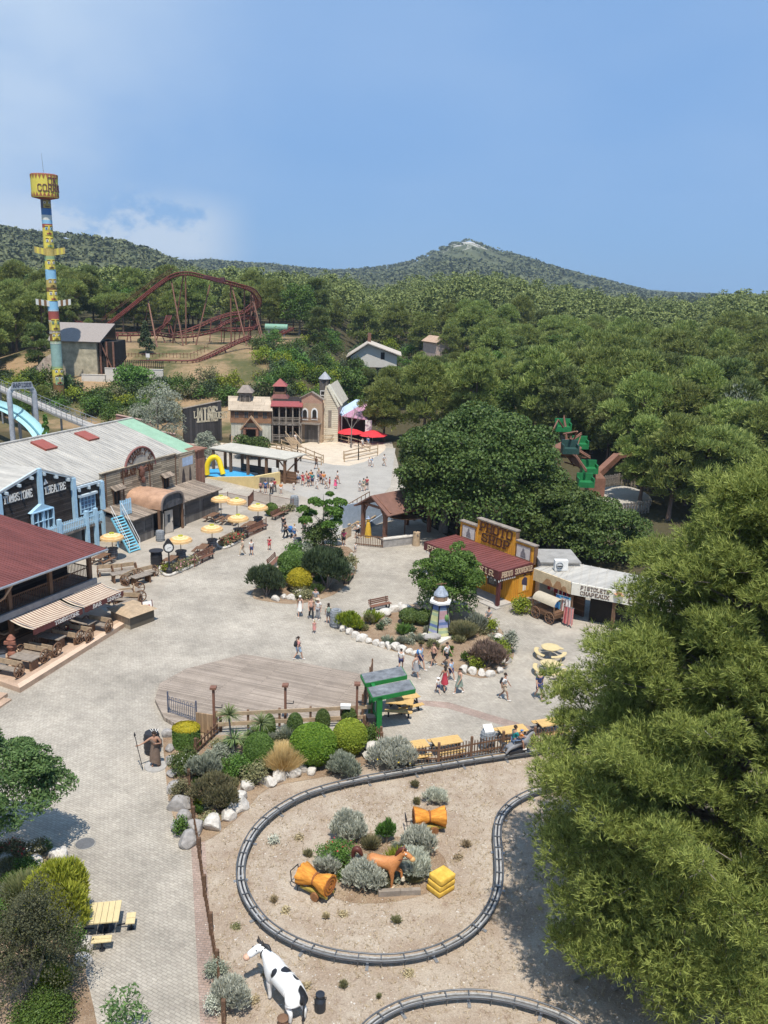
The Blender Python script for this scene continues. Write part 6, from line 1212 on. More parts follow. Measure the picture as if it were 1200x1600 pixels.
def street_clock():
 b=P(265,899);t=thing('street_clock','black street clock on a post at the flower kerb','clock',b);h=ztop(b,262,842);MB().tube([(0,0,0),(0,0,h-1.2)],.06,8).lathe([(.26,0),(.26,.55),(.18,.62),(.1,.75)],(0,0,0),10).build('post',M_BLACK,t)
 z=h-.72;m=MB();n=16;yb=.14;ang=[2*math.pi*k/n for k in range(n)];pts=[(math.sin(a)*.44*(1 if math.cos(a)<.9 else .6),z+math.cos(a)*.46+(.26 if math.cos(a)>.9 else 0))for a in ang];m.xz(pts,-yb,yb);hd=m.build('head',M_BLACK,t)
 for s in(-1,1):
  m=MB().xz([(math.sin(a)*.33,z+math.cos(a)*.33)for a in ang],s*(yb+.012),s*(yb+.002));fc=m.build('dial',M_WHITE,hd)
 m=MB();m.beam((0,-yb-.02,z),(-.12,-yb-.02,z-.1),.03,.015).beam((0,-yb-.02,z),(.2,-yb-.02,z+.03),.025,.015)
 for k in range(12):a=math.pi*k/6;m.cbox((math.sin(a)*.28,-yb-.016,z+math.cos(a)*.28),(.025,.01,.025))
 m.build('hands',M_BLACK,hd);t.rotation_euler=(0,0,.35)
street_clock()
def bench(label,loc,rz,mat=None,group='wooden benches',L=1.8):
 t=thing('park_bench',label,'bench',loc,rz,group);mat=mat or M_RUSTB;m=MB()
 for k in range(3):m.box(-L/2,L/2,-.24+k*.15,-.24+k*.15+.13,.43,.47)
 m.build('seat',mat,t);m=MB()
 for k in range(3):m.beam((-L/2,.26+k*.035,.56+k*.13),(L/2,.26+k*.035,.56+k*.13),.03,.1)
 m.build('backrest',mat,t)
 for x in(-L/2+.2,L/2-.2):m=MB();m.box(x-.04,x+.04,-.22,-.14,0,.43).box(x-.04,x+.04,.18,.26,0,.45).beam((x,.24,.43),(x,.36,.9),.05).box(x-.03,x+.03,-.22,.26,.39,.43);m.build('leg',M_BLACK,t)
 return t
def along(a,b):a,b=P(*a),P(*b);return math.atan2(b.y-a.y,b.x-a.x)
A1=along((305,884),(334,872));bench('brown wooden bench beyond the flower kerb, nearer the clock',P(322,876),A1);bench('brown wooden bench beside the far flower bed',P(399,833),along((380,840),(420,824)),None,'wooden benches',3.4)
bench('brown bench backing onto the golden bush island',P(429,884),along((422,890),(438,874)),None,'wooden benches',2.4);bench('brown bench before the big dark juniper',P(545,908),along((540,915),(550,900)),None,'wooden benches',2.);bench('brown bench above the white boulders of the lighthouse bed',P(594,953),along((583,955),(606,950)))
bench('long brown bench at the far flower bed with barrel',P(438,808),along((425,813),(452,800)),None,'wooden benches',3.)
def kerbbed(name,label,px,mat=M_STONE,h=.22,soil=.16):
 pts=[P(x,y)for x,y in px];pts=smooth_poly(pts,3);o=pts[0].copy();c=thing(name,label,'planter',o);n=len(pts);m=MB()
 m.tube([p-o+Vector((0,0,h*.5))for p in pts],h*.62,6,closed=True);m.build('kerb',mat,c);s=MB();s.add([p-o+Vector((0,0,soil))for p in pts],[tuple(range(n))]);s.build('soil',M_BED,c);return c
kerbbed('flower_planter','kerbed flower planter around the street clock',[(250,890),(258,900),(270,899),(300,886),(312,880),(306,872),(280,880),(256,884)])
kerbbed('flower_planter','kerbed flower planter with red blooms beside the long bench',[(338,852),(350,858),(372,848),(376,842),(360,842),(344,846)])
def rail(name,label,pts,h=1.1,mat=M_RUSTB,step=.13,group=None):
 pts=pix(pts);o=pts[0].copy();t=thing(name,label,'railing',o,0,group);m=MB();pm_=MB()
 for a,b in zip(pts,pts[1:]):
  a,b=a-o,b-o;n=max(int((b-a).length/step),1)
  for i in range(n+1):p=a.lerp(b,i/n);m.tube([p+Vector((0,0,.12)),p+Vector((0,0,h-.04))],.014,4)
  for z in(.12,h-.04):m.tube([a+Vector((0,0,z)),b+Vector((0,0,z))],.025,5)
  for p in(a,b):MB().tube([p,p+Vector((0,0,h+.1))],.04,6).build('post',mat,t)
 m.build('bars',mat,t);return t
rail('iron_railing','thin brown railing behind the far parasols',[(338,788),(356,786),(388,793),(396,783),(422,790),(458,797)],1.2);rail('iron_railing','short rusty railing at the end of the clock planter',[(304,886),(332,872)],1.15);rail('iron_railing','rusty railing along the far long bench',[(381,843),(416,827)],1.15)
# bar terrace furniture
WB,PL=wheel_bench(),plank_table();BA=math.atan2(.95,.30);usedb,usedt=[0],[0]
def place(proto,ctr,x,y,rz,label,group,z=0.):
 p=P(x,y,z);o=proto if ctr[0]==0 else dup(proto,p,rz);ctr[0]=1;o.location=p;o.rotation_euler=(0,0,rz);o['label']=label;o['group']=group;return o
for k,(x,y,kind,w)in enumerate(((13,1054,'b','nearest the terrace corner'),(50,1046,'t',''),(53,1031,'b','second from the terrace corner'),(69,1023,'b','third from the terrace corner'),(92,1013,'t',''),(105,1003,'b','fourth from the terrace corner'),(123,999,'b','under the gap of the awnings'),(140,989,'t',''),(154,984,'b','nearest the wooden kiosk'))):
 if kind=='b':place(WB,usedb,x,y,BA-math.pi/2+(math.pi if k%2 else 0),'cartwheel bench on the bar terrace '+w,'cartwheel benches',.32)
 else:place(PL,usedt,x-10,y-3,BA-math.pi/2,'grey plank table on the bar terrace '+('at the corner','midway','near the kiosk')[(k>2)+(k>5)],'plank tables',.32)
for x,y,r,w in((172,899,.3,'left of the pair behind the bar end'),(194,897,.5,'right of the pair behind the bar end'),(205,910,1.2,'in the middle before the terrace step'),(226,903,.8,'nearest the street clock'),(188,939,.5,'beside the right awning'),(216,934,1.9,'nearest the menu board'),(200,945,0,'between awning and kiosk')):
 place(WB,usedb,x,y,r,'cartwheel bench on the pavement '+w,'cartwheel benches')
place(PL,usedt,190,908,.6,'grey plank table among the cartwheel benches behind the bar end','plank tables');place(PL,usedt,221,912,.9,'grey plank table nearest the street clock','plank tables');place(PL,usedt,201,938,.7,'grey plank table between awning and menu board','plank tables')
def kiosk():
 fr=Fr((174,972),(204,984));t=fr.empty('wooden_kiosk','low wooden box kiosk with flat plank lid at the terrace end','kiosk');W=fr.L;D=2.1;MB().box(0,W,0,D,0,.95).build('body',plank('kiosk_boards',(.42,.35,.26),'zx',.18,2,.2,.012),t);MB().add([(-.2,-.2,.96),(W+.2,-.2,.96),(W+.2,D+.2,.96),(-.2,D+.2,.96),(.25,.3,1.25),(W-.25,.3,1.25),(W-.25,D-.3,1.25),(.25,D-.3,1.25)],[(3,2,1,0),(4,5,6,7),(0,1,5,4),(1,2,6,5),(2,3,7,6),(3,0,4,7)]).build('lid',M_WOODL,t);MB().box(-.6,-.22,.1,D-.1,.9,.96).build('shelf',M_WOODG,t)
kiosk()
def aboard():
 p=P(231,969);t=thing('menu_board','white menu A-board beside the wooden kiosk','sign',p,.5);m=MB().beam((-.35,-.3,0),(-.35,.05,1.5),.06).beam((.35,-.3,0),(.35,.05,1.5),.06).beam((-.35,.4,0),(-.35,.05,1.5),.06).beam((.35,.4,0),(.35,.05,1.5),.06);m.build('frame',M_MAROON,t);q=MB().add([(-.32,-.27,.2),(.32,-.27,.2),(.32,.02,1.45),(-.32,.02,1.45),(-.32,-.24,.19),(.32,-.24,.19),(.32,.05,1.44),(-.32,.05,1.44)],[(0,1,2,3),(7,6,5,4),(0,4,5,1),(1,5,6,2),(2,6,7,3),(3,7,4,0)]).build('panel',M_WHITE,t);m=MB()
 for z,c in((.5,0),(1.05,1)):m.mat(c).beam((-.2,-.272+(z-.2)*.232,z),(.2,-.272+(z-.2)*.232,z),.01,.34)
 m.build('menu_pictures',[pm('food_orange',(.5,.22,.08),.8,.4,9),pm('food_red',(.4,.09,.08),.8,.4,9)],q)
aboard()
def grey_bin():
 t=thing('litter_bin','grey wheeled litter bin at the end of the bar wall','bin',P(4,1042,.32),.4);MB().lathe([(.26,.05),(.34,.95)],(0,0,0),4,False,a0=.785).build('body',M_GREYP,t);MB().lathe([(.36,.95),(.36,1.02),(.2,1.08),(0,1.1)],(0,0,0),4,False,a0=.785).build('lid',M_BLACK,t)
 t=thing('wooden_figure','rusty brown carved totem figure beside the bar wall','figure',P(20,1032,.32));MB().lathe([(.5,0),(.5,.12),(.25,.2)],(0,0,0),12).build('foot',M_WOOD,t);MB().lathe([(.26,.15),(.3,.5),(.2,.7),(.3,1.0),(.22,1.25),(.28,1.5),(.1,1.75),(0,1.8)],(0,0,0),12).cbox((0,-.2,1.3),(.7,.15,.2)).build('body',pm('figure_rust',(.28,.12,.08),.8,.4,5,.4),t)
 t=thing('fire_hydrant','small red hydrant on the bar terrace','hydrant',P(108,992,.32));MB().lathe([(.16,0),(.11,.08),(.11,.5),(.15,.54),(.12,.65),(0,.72)],(0,0,0),12).tube([(-.2,0,.42),(.2,0,.42)],.06,8).build('body',M_REDP,t)
grey_bin()
# deck and canopy
DA=along((320,1037),(558,1083))
def deck():
 px=[(242,1092),(249,1068),(290,1045),(380,1022),(470,1035),(560,1052),(578,1060),(573,1105),(560,1122),(430,1121),(340,1130),(290,1140),(256,1120)];o=P(400,1080);ca,sa=math.cos(-DA),math.sin(-DA);l=[]
 for x,y in px:p=P(x,y,.25)-o;l.append((p.x*ca-p.y*sa,p.x*sa+p.y*ca))
 t=thing('wooden_deck','wide weathered wooden deck stage on the pavement','deck',o,DA);MB().prism(l,.03,.25).build('boards',plank('deck_boards',(.325,.265,.21),'xy',.12,5.2,.17,.014,(.14,.11,.085),col2=(.345,.285,.23)),t)
 pl=[P(x,y,.25)for x,y in((335,1140),(446,1131),(557,1130))]
 for k,(p,yt,w)in enumerate(zip(pl,(1076,1072,1070),('left','middle','right'))):q=thing('lamp_post','thin brown post with square cap at the deck edge, '+w+' of three','post',p,0,'deck posts');h=ztop(p,0,yt);MB().cbox((0,0,h/2),(.13,.13,h)).build('shaft',M_RUSTB,q);MB().cbox((0,0,h+.06),(.34,.34,.12)).build('cap',M_RUSTB,q);MB().beam((.06,0,h*.55),(.45,0,h*.55),.04).beam((.45,0,h*.55),(.45,0,h*.62),.04).build('hook',M_BLACK,q)
 a,b=P(338,1141,.25),P(580,1128,.25);q=thing('deck_rail','two board wooden rail along the near deck edge','fence',a);a2,b2=Vector((0,0,0)),b-a;m=MB()
 for z in(.35,.95):m.beam(a2+Vector((0,0,z)),b2+Vector((0,0,z)),.05,.22)
 m.build('boards',M_WOODL,q)
 for k in range(6):p=a2.lerp(b2,k/5);MB().box(p.x-.06,p.x+.06,p.y+.03,p.y+.15,0,1.1).build('post',M_WOOD,q)
 a,b=P(566,1122,.25),P(581,1064,.25);q=thing('board_fence','brown board fence closing the right deck end','fence',a);d=b-a;m=MB()
 for k in range(5):z=.18+k*.27;m.beam(Vector((0,0,z)),d+Vector((0,0,z)),.04,.2)
 m.build('boards',M_WOOD,q)
 for k in range(5):p=d*(k/4);MB().box(p.x-.05,p.x+.05,p.y-.05,p.y+.05,0,1.5).build('post',M_WOOD,q)
 a,b=P(263,1113,.25),P(307,1128,.25);q=thing('hoop_railing','dark blue hoop topped railing at the left deck corner','railing',a);d=b-a;m=MB();n=15
 for k in range(n+1):p=d*(k/n);m.tube([p+Vector((0,0,.1)),p+Vector((0,0,.98))],.016,5)
 for k in range(0,n,2):p,r=d*(k/n),d*((k+1)/n);m.tube([p+Vector((0,0,.98)),p.lerp(r,.5)+Vector((0,0,1.06)),r+Vector((0,0,.98))],.016,5)
 for z in(.1,.85):m.tube([Vector((0,0,z)),d+Vector((0,0,z))],.022,5)
 m.build('bars',pm('railing_blue',(.07,.085,.13),.5),q)
 for p in(Vector(),d):MB().tube([p,p+Vector((0,0,1.3))],.045,6).build('post',pm('railing_blue',(.07,.085,.13)),q)
 a,b=P(307,1143),P(333,1147);q=thing('board_gate','light brown board gate between hoop railing and deck post','gate',a);d=b-a;MB().beam(Vector((0,0,.6)),d+Vector((0,0,.6)),.06,1.15).build('boards',plank('gate_light',(.36,.24,.14),'zx',.15,2,.2),q)
 q=thing('white_box','small white box lying on the deck rail','box',P(540,1106,1.3));MB().cbox((0,0,.08),(.55,.3,.16)).cbox((0,0,.175),(.57,.32,.03)).build('body',M_WHITE,q)
deck()
def canopy():
 fr=Fr((582.5,1088),(648,1082),2.5);t=fr.empty('green_canopy','green steel double canopy with dark weathered roof panels','canopy');L=fr.L;z=2.5;fel=pm('roof_slate_grey',(.13,.14,.15),.7,.35,2.5,.1,col2=(.19,.20,.21))
 v1=fr.flat(582.5,1074,z)[1];v2=fr.flat(581.6,1065,z)[1];v3=fr.flat(581,1048.5,z)[1];w=(v1+v3-v2)/2
 for k,v in enumerate((0.,v2)):
  p=MB().slab([(0,v,z-.05),(L,v,z+.22),(L,v+w,z+.22),(0,v+w,z-.05)],.05).build('roof_panel',fel,t)
  m=MB();m.beam((0,v-.01,z-.2),(L+.02,v-.01,z+.08),.04,.24).beam((0,v+w+.01,z-.2),(L+.02,v+w+.01,z+.08),.04,.22).beam((L+.03,v,z+.1),(L+.03,v+w,z+.1),.04,.2).beam((-.03,v,z-.18),(-.03,v+w,z-.18),.04,.2);m.build('edge_beam',M_GRAN,p)
 for v in(.12,v2+.12):MB().box(.25,.55,v-.15,v+.15,0,z-.1).build('column',M_GRAN,t)
 MB().beam((.4,.1,z-.2),(.4,v2+w,z-.2),.2,.2).beam((.4,.1,.9),(.4,v2+.1,.9),.1,.12).build('cross_beam',M_GRAN,t);MB().box(-.25,.2,0,.5,0,1.2).build('cabinet',M_BLACK,t)
canopy()
M_TT_=pm('tan_table_top',(.60,.39,.15),.6,.12,4,.05)
TT=picnic_table(M_TT_,M_BLACK,'picnic_table','x');ut=[0]
FA=along((684,1194),(834,1169))
for x,y,r,w in((645,1183,FA,'left of three behind the picket fence'),(697,1176,FA,'middle of three behind the picket fence'),(800,1158,FA,'right of three behind the picket fence'),(860,1146,FA,'half hidden by the big pine'),(633,1106,.5,'behind the other one at the canopy'),(624,1113,-.1,'in front of the green canopy')):
 place(TT,ut,x,y,r,'picnic table with tan top '+w,'tan topped picnic tables')
def round_table(label,x,y):
 t=thing('round_table',label,'table',P(x,y),.4,'round beige tables');MB().lathe([(0,.72),(.62,.72),(.62,.77),(0,.78)],(0,0,0),22).build('tabletop',pm('beige_top',(.58,.46,.24),.7),t);MB().lathe([(.3,0),(.1,.05),(.08,.72)],(0,0,0),10).build('pedestal',M_STEEL,t);m=MB()
 for k in range(3):
  a0=k*2.1;pts=[]
  m=MB()
  for j in range(7):a=a0+1.6*j/6;pts.append((math.cos(a),math.sin(a)))
  poly=[(p[0]*.82,p[1]*.82)for p in pts]+[(p[0]*1.1,p[1]*1.1)for p in pts[::-1]];m.prism(poly,.42,.46);m.tube([(math.cos(a0+.8)*.95,math.sin(a0+.8)*.95,0),(math.cos(a0+.8)*.95,math.sin(a0+.8)*.95,.42)],.04,6);m.build('bench_seat',pm('beige_top',(.58,.46,.24)),t)
round_table('round beige table with curved benches, farther of two beside the pine',859,1027);round_table('round beige table with curved benches, nearer of two beside the pine',858,1053)
b_=barrel('barrel_bin','grey barrel bin with a paper sheet on top behind the picket fence',P(761,1170),.42,1.1,M_BARG,None,None,.3,'bin');MB().add([(-.26,-.2,1.14),(.26,-.2,1.14),(.26,.2,1.38),(-.26,.2,1.38),(-.26,-.2,1.1),(.26,-.2,1.1),(.26,.2,1.34),(-.26,.2,1.34)],[(0,1,2,3),(7,6,5,4),(0,4,5,1),(1,5,6,2),(2,6,7,3),(3,7,4,0)]).build('paper_sheet',M_WHITE,b_)
# picket fence and pony track
def picketfence(name,label,px,h=1.05,mat=M_WOOD,step=.17,post=1.25):
 pts=pix(px);o=pts[0].copy();t=thing(name,label,'fence',o);m=MB()
 for a,b in zip(pts,pts[1:]):pickets(m,a-o,b-o,h,step,.07,.03,rails=(.3,.75))
 m.build('pickets',mat,t)
 for p in pts:p=p-o;MB().box(p.x-.07,p.x+.07,p.y-.07,p.y+.07,0,post).build('post',mat,t)
picketfence('picket_fence','brown picket fence between the tan tables and the pony track',[(596,1177),(628,1192),(684.6,1194),(735.6,1184),(785,1175),(834,1168),(885,1160)])
picketfence('picket_fence','short brown picket fence stepping down from the deck corner',[(568,1150),(595,1168)])
picketfence('paddock_fence','thin rusty picket fence along the left paddock edge',[(345,1143),(306,1180),(296,1230),(303,1290),(312,1340),(320,1400),(330,1460),(340,1520),(350,1600),(358,1680)],.8,pm('fence_brown',(.13,.075,.045),.85,.3,4,.2),.3,1.0)
TIE=MB().box(-.17,.17,-.02,.02,-.04,0).box(-.19,-.15,-.02,.02,-.2,-.04).box(.15,.19,-.02,.02,-.2,-.04).mesh('cross_tie',pm('track_dark',(.14,.145,.15),.45,.2,3,.05,metal=.4))
def ride_track(name,label,px,closed=False):
 c=smooth_line([P(x,y,.36)for x,y in px],7);o=c[0].copy();o.z=0;t=thing(name,label,'ride track',o);c=[p-o for p in c];L,R_,ML,MR=[],[],[],[];n=len(c)
 for i,p in enumerate(c):d=c[min(i+1,n-1)]-c[max(i-1,0)];s=Vector((d.y,-d.x,0)).normalized();L.append(p+s*.17);R_.append(p-s*.17);ML.append(p+s*.085+Vector((0,0,-.06)));MR.append(p-s*.085+Vector((0,0,-.07)))
 m=MB();m.tube(L,.035,6).tube(R_,.035,6);m.build('rail',pm('track_dark',(.075,.08,.085),.45,.2,3,.05,metal=.4),t);m=MB();vs=[]
 for f0,f1,dz in((1.35,.45,0),(-.45,-1.35,0),(.42,-.42,-.05)):
  vs=[]
  for a,b in zip(ML,MR):c_,h_=a.lerp(b,.5),(a-b)*.5;p,q=c_+h_*f0+Vector((0,0,dz)),c_+h_*f1+Vector((0,0,dz));vs+=[p,q,q-Vector((0,0,.09)),p-Vector((0,0,.09))]
  m.mat(1 if dz else 0).add(vs,[(4*i+k,4*i+(k+1)%4,4*i+4+(k+1)%4,4*i+4+k)for i in range(n-1)for k in range(4)])
 m.build('track_bed',[pm('track_grey',(.36,.35,.33),.55,.35,4,.1),M_BLACK],t);m=MB();acc=0;sp=MB();acc2=0
 for i in range(1,n):
  acc+=(c[i]-c[i-1]).length;acc2+=(c[i]-c[i-1]).length
  if acc>.75:acc=0;q=link('cross_tie',TIE,t,c[i]);dd_=L[i]-R_[i];q.rotation_euler=(0,0,math.atan2(dd_.y,dd_.x))
  if acc2>2.4:acc2=0;d=c[i]-c[i-1];q=c[i];s=(L[i]-R_[i]).normalized();MB().beam(q-Vector((0,0,.1)),Vector((q.x,q.y,-.02)),.09).beam(Vector((q.x,q.y,.03))-s*.3,Vector((q.x,q.y,.03))+s*.3,.12,.05).build('support_foot',M_STEEL,t)
 return t
ride_track('pony_track','looping steel rail track of the pony ride in the paddock',[(985,1146),(930,1156),(868,1166),(820,1174),(750,1184),(690,1194),(620,1206),(560,1217),(510,1229),(470,1243),(430,1266),(400,1294),(382,1327),(376,1357),(380,1387),(395,1417),(420,1445),(460,1469),(510,1486),(560,1494),(610,1496),(660,1489),(700,1475),(735,1454),(760,1427),(775,1397),(780,1367),(779,1332),(777,1302),(781,1277),(795,1258),(815,1244),(845,1232),(900,1222),(960,1216)])
ride_track('pony_track','second bend of steel rail track at the bottom edge',[(550,1640),(572,1605),(600,1583),(640,1565),(690,1555),(740,1552),(790,1558),(840,1571),(880,1586),(915,1608),(950,1640)])
# paddock props
M_BALE=pm('moulded_straw',(.56,.19,.02),.7,.34,3,.7,col2=(.66,.285,.045),stretch=(.3,2.6,2.6));M_BALD=pm('moulded_dark',(.28,.10,.03),.75,.3,4,.3)
M_BALY=pm('moulded_bale',(.60,.36,.045),.75,.2,4,.6,col2=(.68,.44,.08))
def bale_cart(label,loc,rz,tilt):
 t=thing('bale_cart',label,'straw bale cart',loc,rz,'straw bale carts');n,k=24,13;vs=[];m=MB();m.smooth=True
 for i in range(k):
  x=-.72+1.44*i/(k-1);q=abs(x)/.72;r=.215+.235*q**.95-.03*q**8
  for j in range(n):a=2*math.pi*j/n;rr=r*(1+.085*math.cos(9*a+.8*math.sin(3*x))*(.35+q)+.03*math.sin(4*a+5*x));vs.append((x,rr*math.cos(a)*1.15,.72+rr*math.sin(a)))
 m.add(vs,[(i*n+j,i*n+(j+1)%n,(i+1)*n+(j+1)%n,(i+1)*n+j)for i in range(k-1)for j in range(n)])
 for e in(0,(k-1)*n):m.add(vs[e:e+n],[tuple(range(n))],False)
 b=m.build('straw_sheaf',M_BALE,t)
 for s in(-1,1):
  sp=MB()
  for q in range(3):sp.ring((s*.725,0,.72),.38-q*.13,.03,'x',18,5)
  sp.build('spiral_end',M_BALD,b)
 MB().ring((0,0,.72),.24,.05,'x',16,6).build('rope',M_BALD,b);m=MB().box(-.6,.75,-.28,-.2,.24,.34).box(-.6,.75,.2,.28,.24,.34).box(-.3,.5,-.3,.3,.32,.38);m.build('cart_frame',pm('cart_olive',(.36,.27,.06),.8,.2,4),t)
 for y in(-.34,.34):MB().tube([(.2,y-.06,.19),(.2,y+.06,.19)],.19,14).build('wheel',pm('cart_wheel',(.26,.12,.05),.8,.3,8),t)
 m=MB();
 for y in(-.25,.25):m.tube([(-.6,y,.3),(-1.05,y,.32),(-1.1,y,.8)],.025,5)
 m.tube([(-1.1,-.25,.8),(-1.1,.25,.8)],.025,5).tube([(-.7,-.25,.3),(-.75,-.25,0)],.025,5).tube([(-.7,.25,.3),(-.75,.25,0)],.025,5);m.build('handle',M_BLACK,t);return t
bale_cart('orange moulded straw sheaf on a cart, left of the horse',P(493,1397),-.55,0);bale_cart('orange moulded straw sheaf on a cart, right of the horse',P(670,1297),.12,0)
def bale_stack():
 t=thing('bale_stack','stack of three golden moulded straw bales','straw bales',P(688,1390),.72)
 for k in range(3):
  m=MB();bm=bmesh.new();bmesh.ops.create_cube(bm,size=1);bmesh.ops.scale(bm,vec=(.92-.03*k,.78-.02*k,.26),verts=bm.verts);bmesh.ops.bevel(bm,geom=bm.edges[:],offset=.07,segments=3,affect='EDGES',profile=.6)
  for v in bm.verts:v.co+=Vector((random.uniform(-.012,.012),random.uniform(-.012,.012),random.uniform(-.01,.01)))
  me=bpy.data.meshes.new('bale');bm.to_mesh(me);bm.free();me.materials.append(M_BALY)
  for p in me.polygons:p.use_smooth=True
  link('bale',me,t,(.02*k,-.015*k,.14+.27*k))
bale_stack()
def skinmesh(name,verts,edges,radii,mats,levels=2,root=0):
 me=bpy.data.meshes.new(name);me.from_pydata([tuple(v)for v in verts],edges,[]);me.update();o=bpy.data.objects.new(name+'_tmp',me);COL.objects.link(o)
 sk=o.modifiers.new('skin','SKIN');sk.use_smooth_shade=True;sb=o.modifiers.new('sub','SUBSURF');sb.levels=levels;sb.render_levels=levels
 for i,r in enumerate(radii):d=me.skin_vertices[0].data[i];d.radius=(r,r)if not isinstance(r,tuple)else r;d.use_root=(i==root)
 dg=bpy.context.evaluated_depsgraph_get();dg.update();ev=o.evaluated_get(dg);r=bpy.data.meshes.new_from_object(ev);bpy.data.objects.remove(o,do_unlink=True);bpy.data.meshes.remove(me)
 r.name=name;r.materials.clear()
 for mt in(mats if isinstance(mats,(list,tuple))else[mats]):r.materials.append(mt)
 r.polygons.foreach_set('use_smooth',[True]*len(r.polygons));return r
def horse():
 t=thing('horse_statue','glossy chestnut horse statue rearing a foreleg among silver bushes','horse statue',P(592,1382),-.25,None,1.15);hm=pm('chestnut_gloss',(.46,.165,.045),.38,.18,2,.02,col2=(.54,.235,.09));V=[(-.05,0,.98),(.28,0,.98),(.52,0,1.02),(.68,0,1.22),(.80,0,1.45),(.88,0,1.56),(1.08,0,1.45),(1.22,0,1.34),(-.35,0,1.0),(-.55,0,.98)];E_=[(0,1),(1,2),(2,3),(3,4),(4,5),(5,6),(6,7),(0,8),(8,9)];R=[.25,.26,.24,.17,.125,.13,.10,.085,.26,.20]
 def leg(pts,rs,at):
  i=at
  for p,r in zip(pts,rs):V.append(p);R.append(r);E_.append((i,len(V)-1));i=len(V)-1
 leg([(.50,-.15,.74),(.52,-.15,.42),(.50,-.15,.10),(.55,-.15,.02)],[.11,.06,.045,.06],2);leg([(.55,.15,.76),(.78,.16,.62),(.80,.16,.36),(.86,.16,.30)],[.11,.06,.045,.055],2)
 leg([(-.52,-.16,.74),(-.42,-.16,.52),(-.58,-.16,.36),(-.56,-.16,.09),(-.51,-.16,.02)],[.15,.09,.055,.045,.06],9);leg([(-.60,.16,.74),(-.50,.16,.52),(-.68,.16,.36),(-.66,.16,.09),(-.61,.16,.02)],[.15,.09,.055,.045,.06],9)
 link('body',skinmesh('horse_body',V,E_,R,hm),t);dk=pm('mane_brown',(.10,.03,.02),.4,.2,4,.1)
 m=MB();m.smooth=True;m.tube([(.58,0,1.28),(.66,0,1.48),(.76,0,1.64),(.88,0,1.72),(.98,0,1.66)],[.05,.08,.09,.07,.03],8);m.build('mane',dk,t);m=MB();m.tube(smooth_line([(-.66,0,1.08),(-.78,0,1.28),(-.92,0,1.30),(-1.0,0,1.05),(-.96,0,.8)],3),[.05,.07,.09,.1,.11,.11,.11,.1,.09,.08,.06,.04,.02],8);m.build('tail',dk,t)
 MB().ball((1.2,0,1.34),(.12,.10,.10),10,8).build('muzzle',pm('muzzle_cream',(.60,.36,.15),.5),t)
 for s in(-1,1):MB().tube([(.86,s*.07,1.62),(.88,s*.1,1.78)],[.045,.008],6).build('ear',hm,t);m=MB().mat(0).ball((.98,s*.095,1.56),.032,8,6).mat(1).ball((.995,s*.118,1.56),.016,6,5);m.build('eye',[M_WHITE,M_BLACK],t)
 m=MB();wh=pm('hoof_cream',(.62,.54,.40),.5)
 for x,y,z in((.53,-.15,.04),(.85,.16,.31),(-.53,-.16,.04),(-.63,.16,.04)):MB().lathe([(.085,-.04),(.06,.09)],(x,y,z),10).build('hoof',wh,t)
 m=MB();m.tube([(1.1,.1,1.42),(.95,.13,1.36),(.8,.14,1.32),(.62,.12,1.25)],.015,5).tube([(1.1,-.1,1.42),(.95,-.13,1.36),(.8,-.14,1.32),(.62,-.12,1.25)],.015,5);m.build('reins',dk,t)
horse()
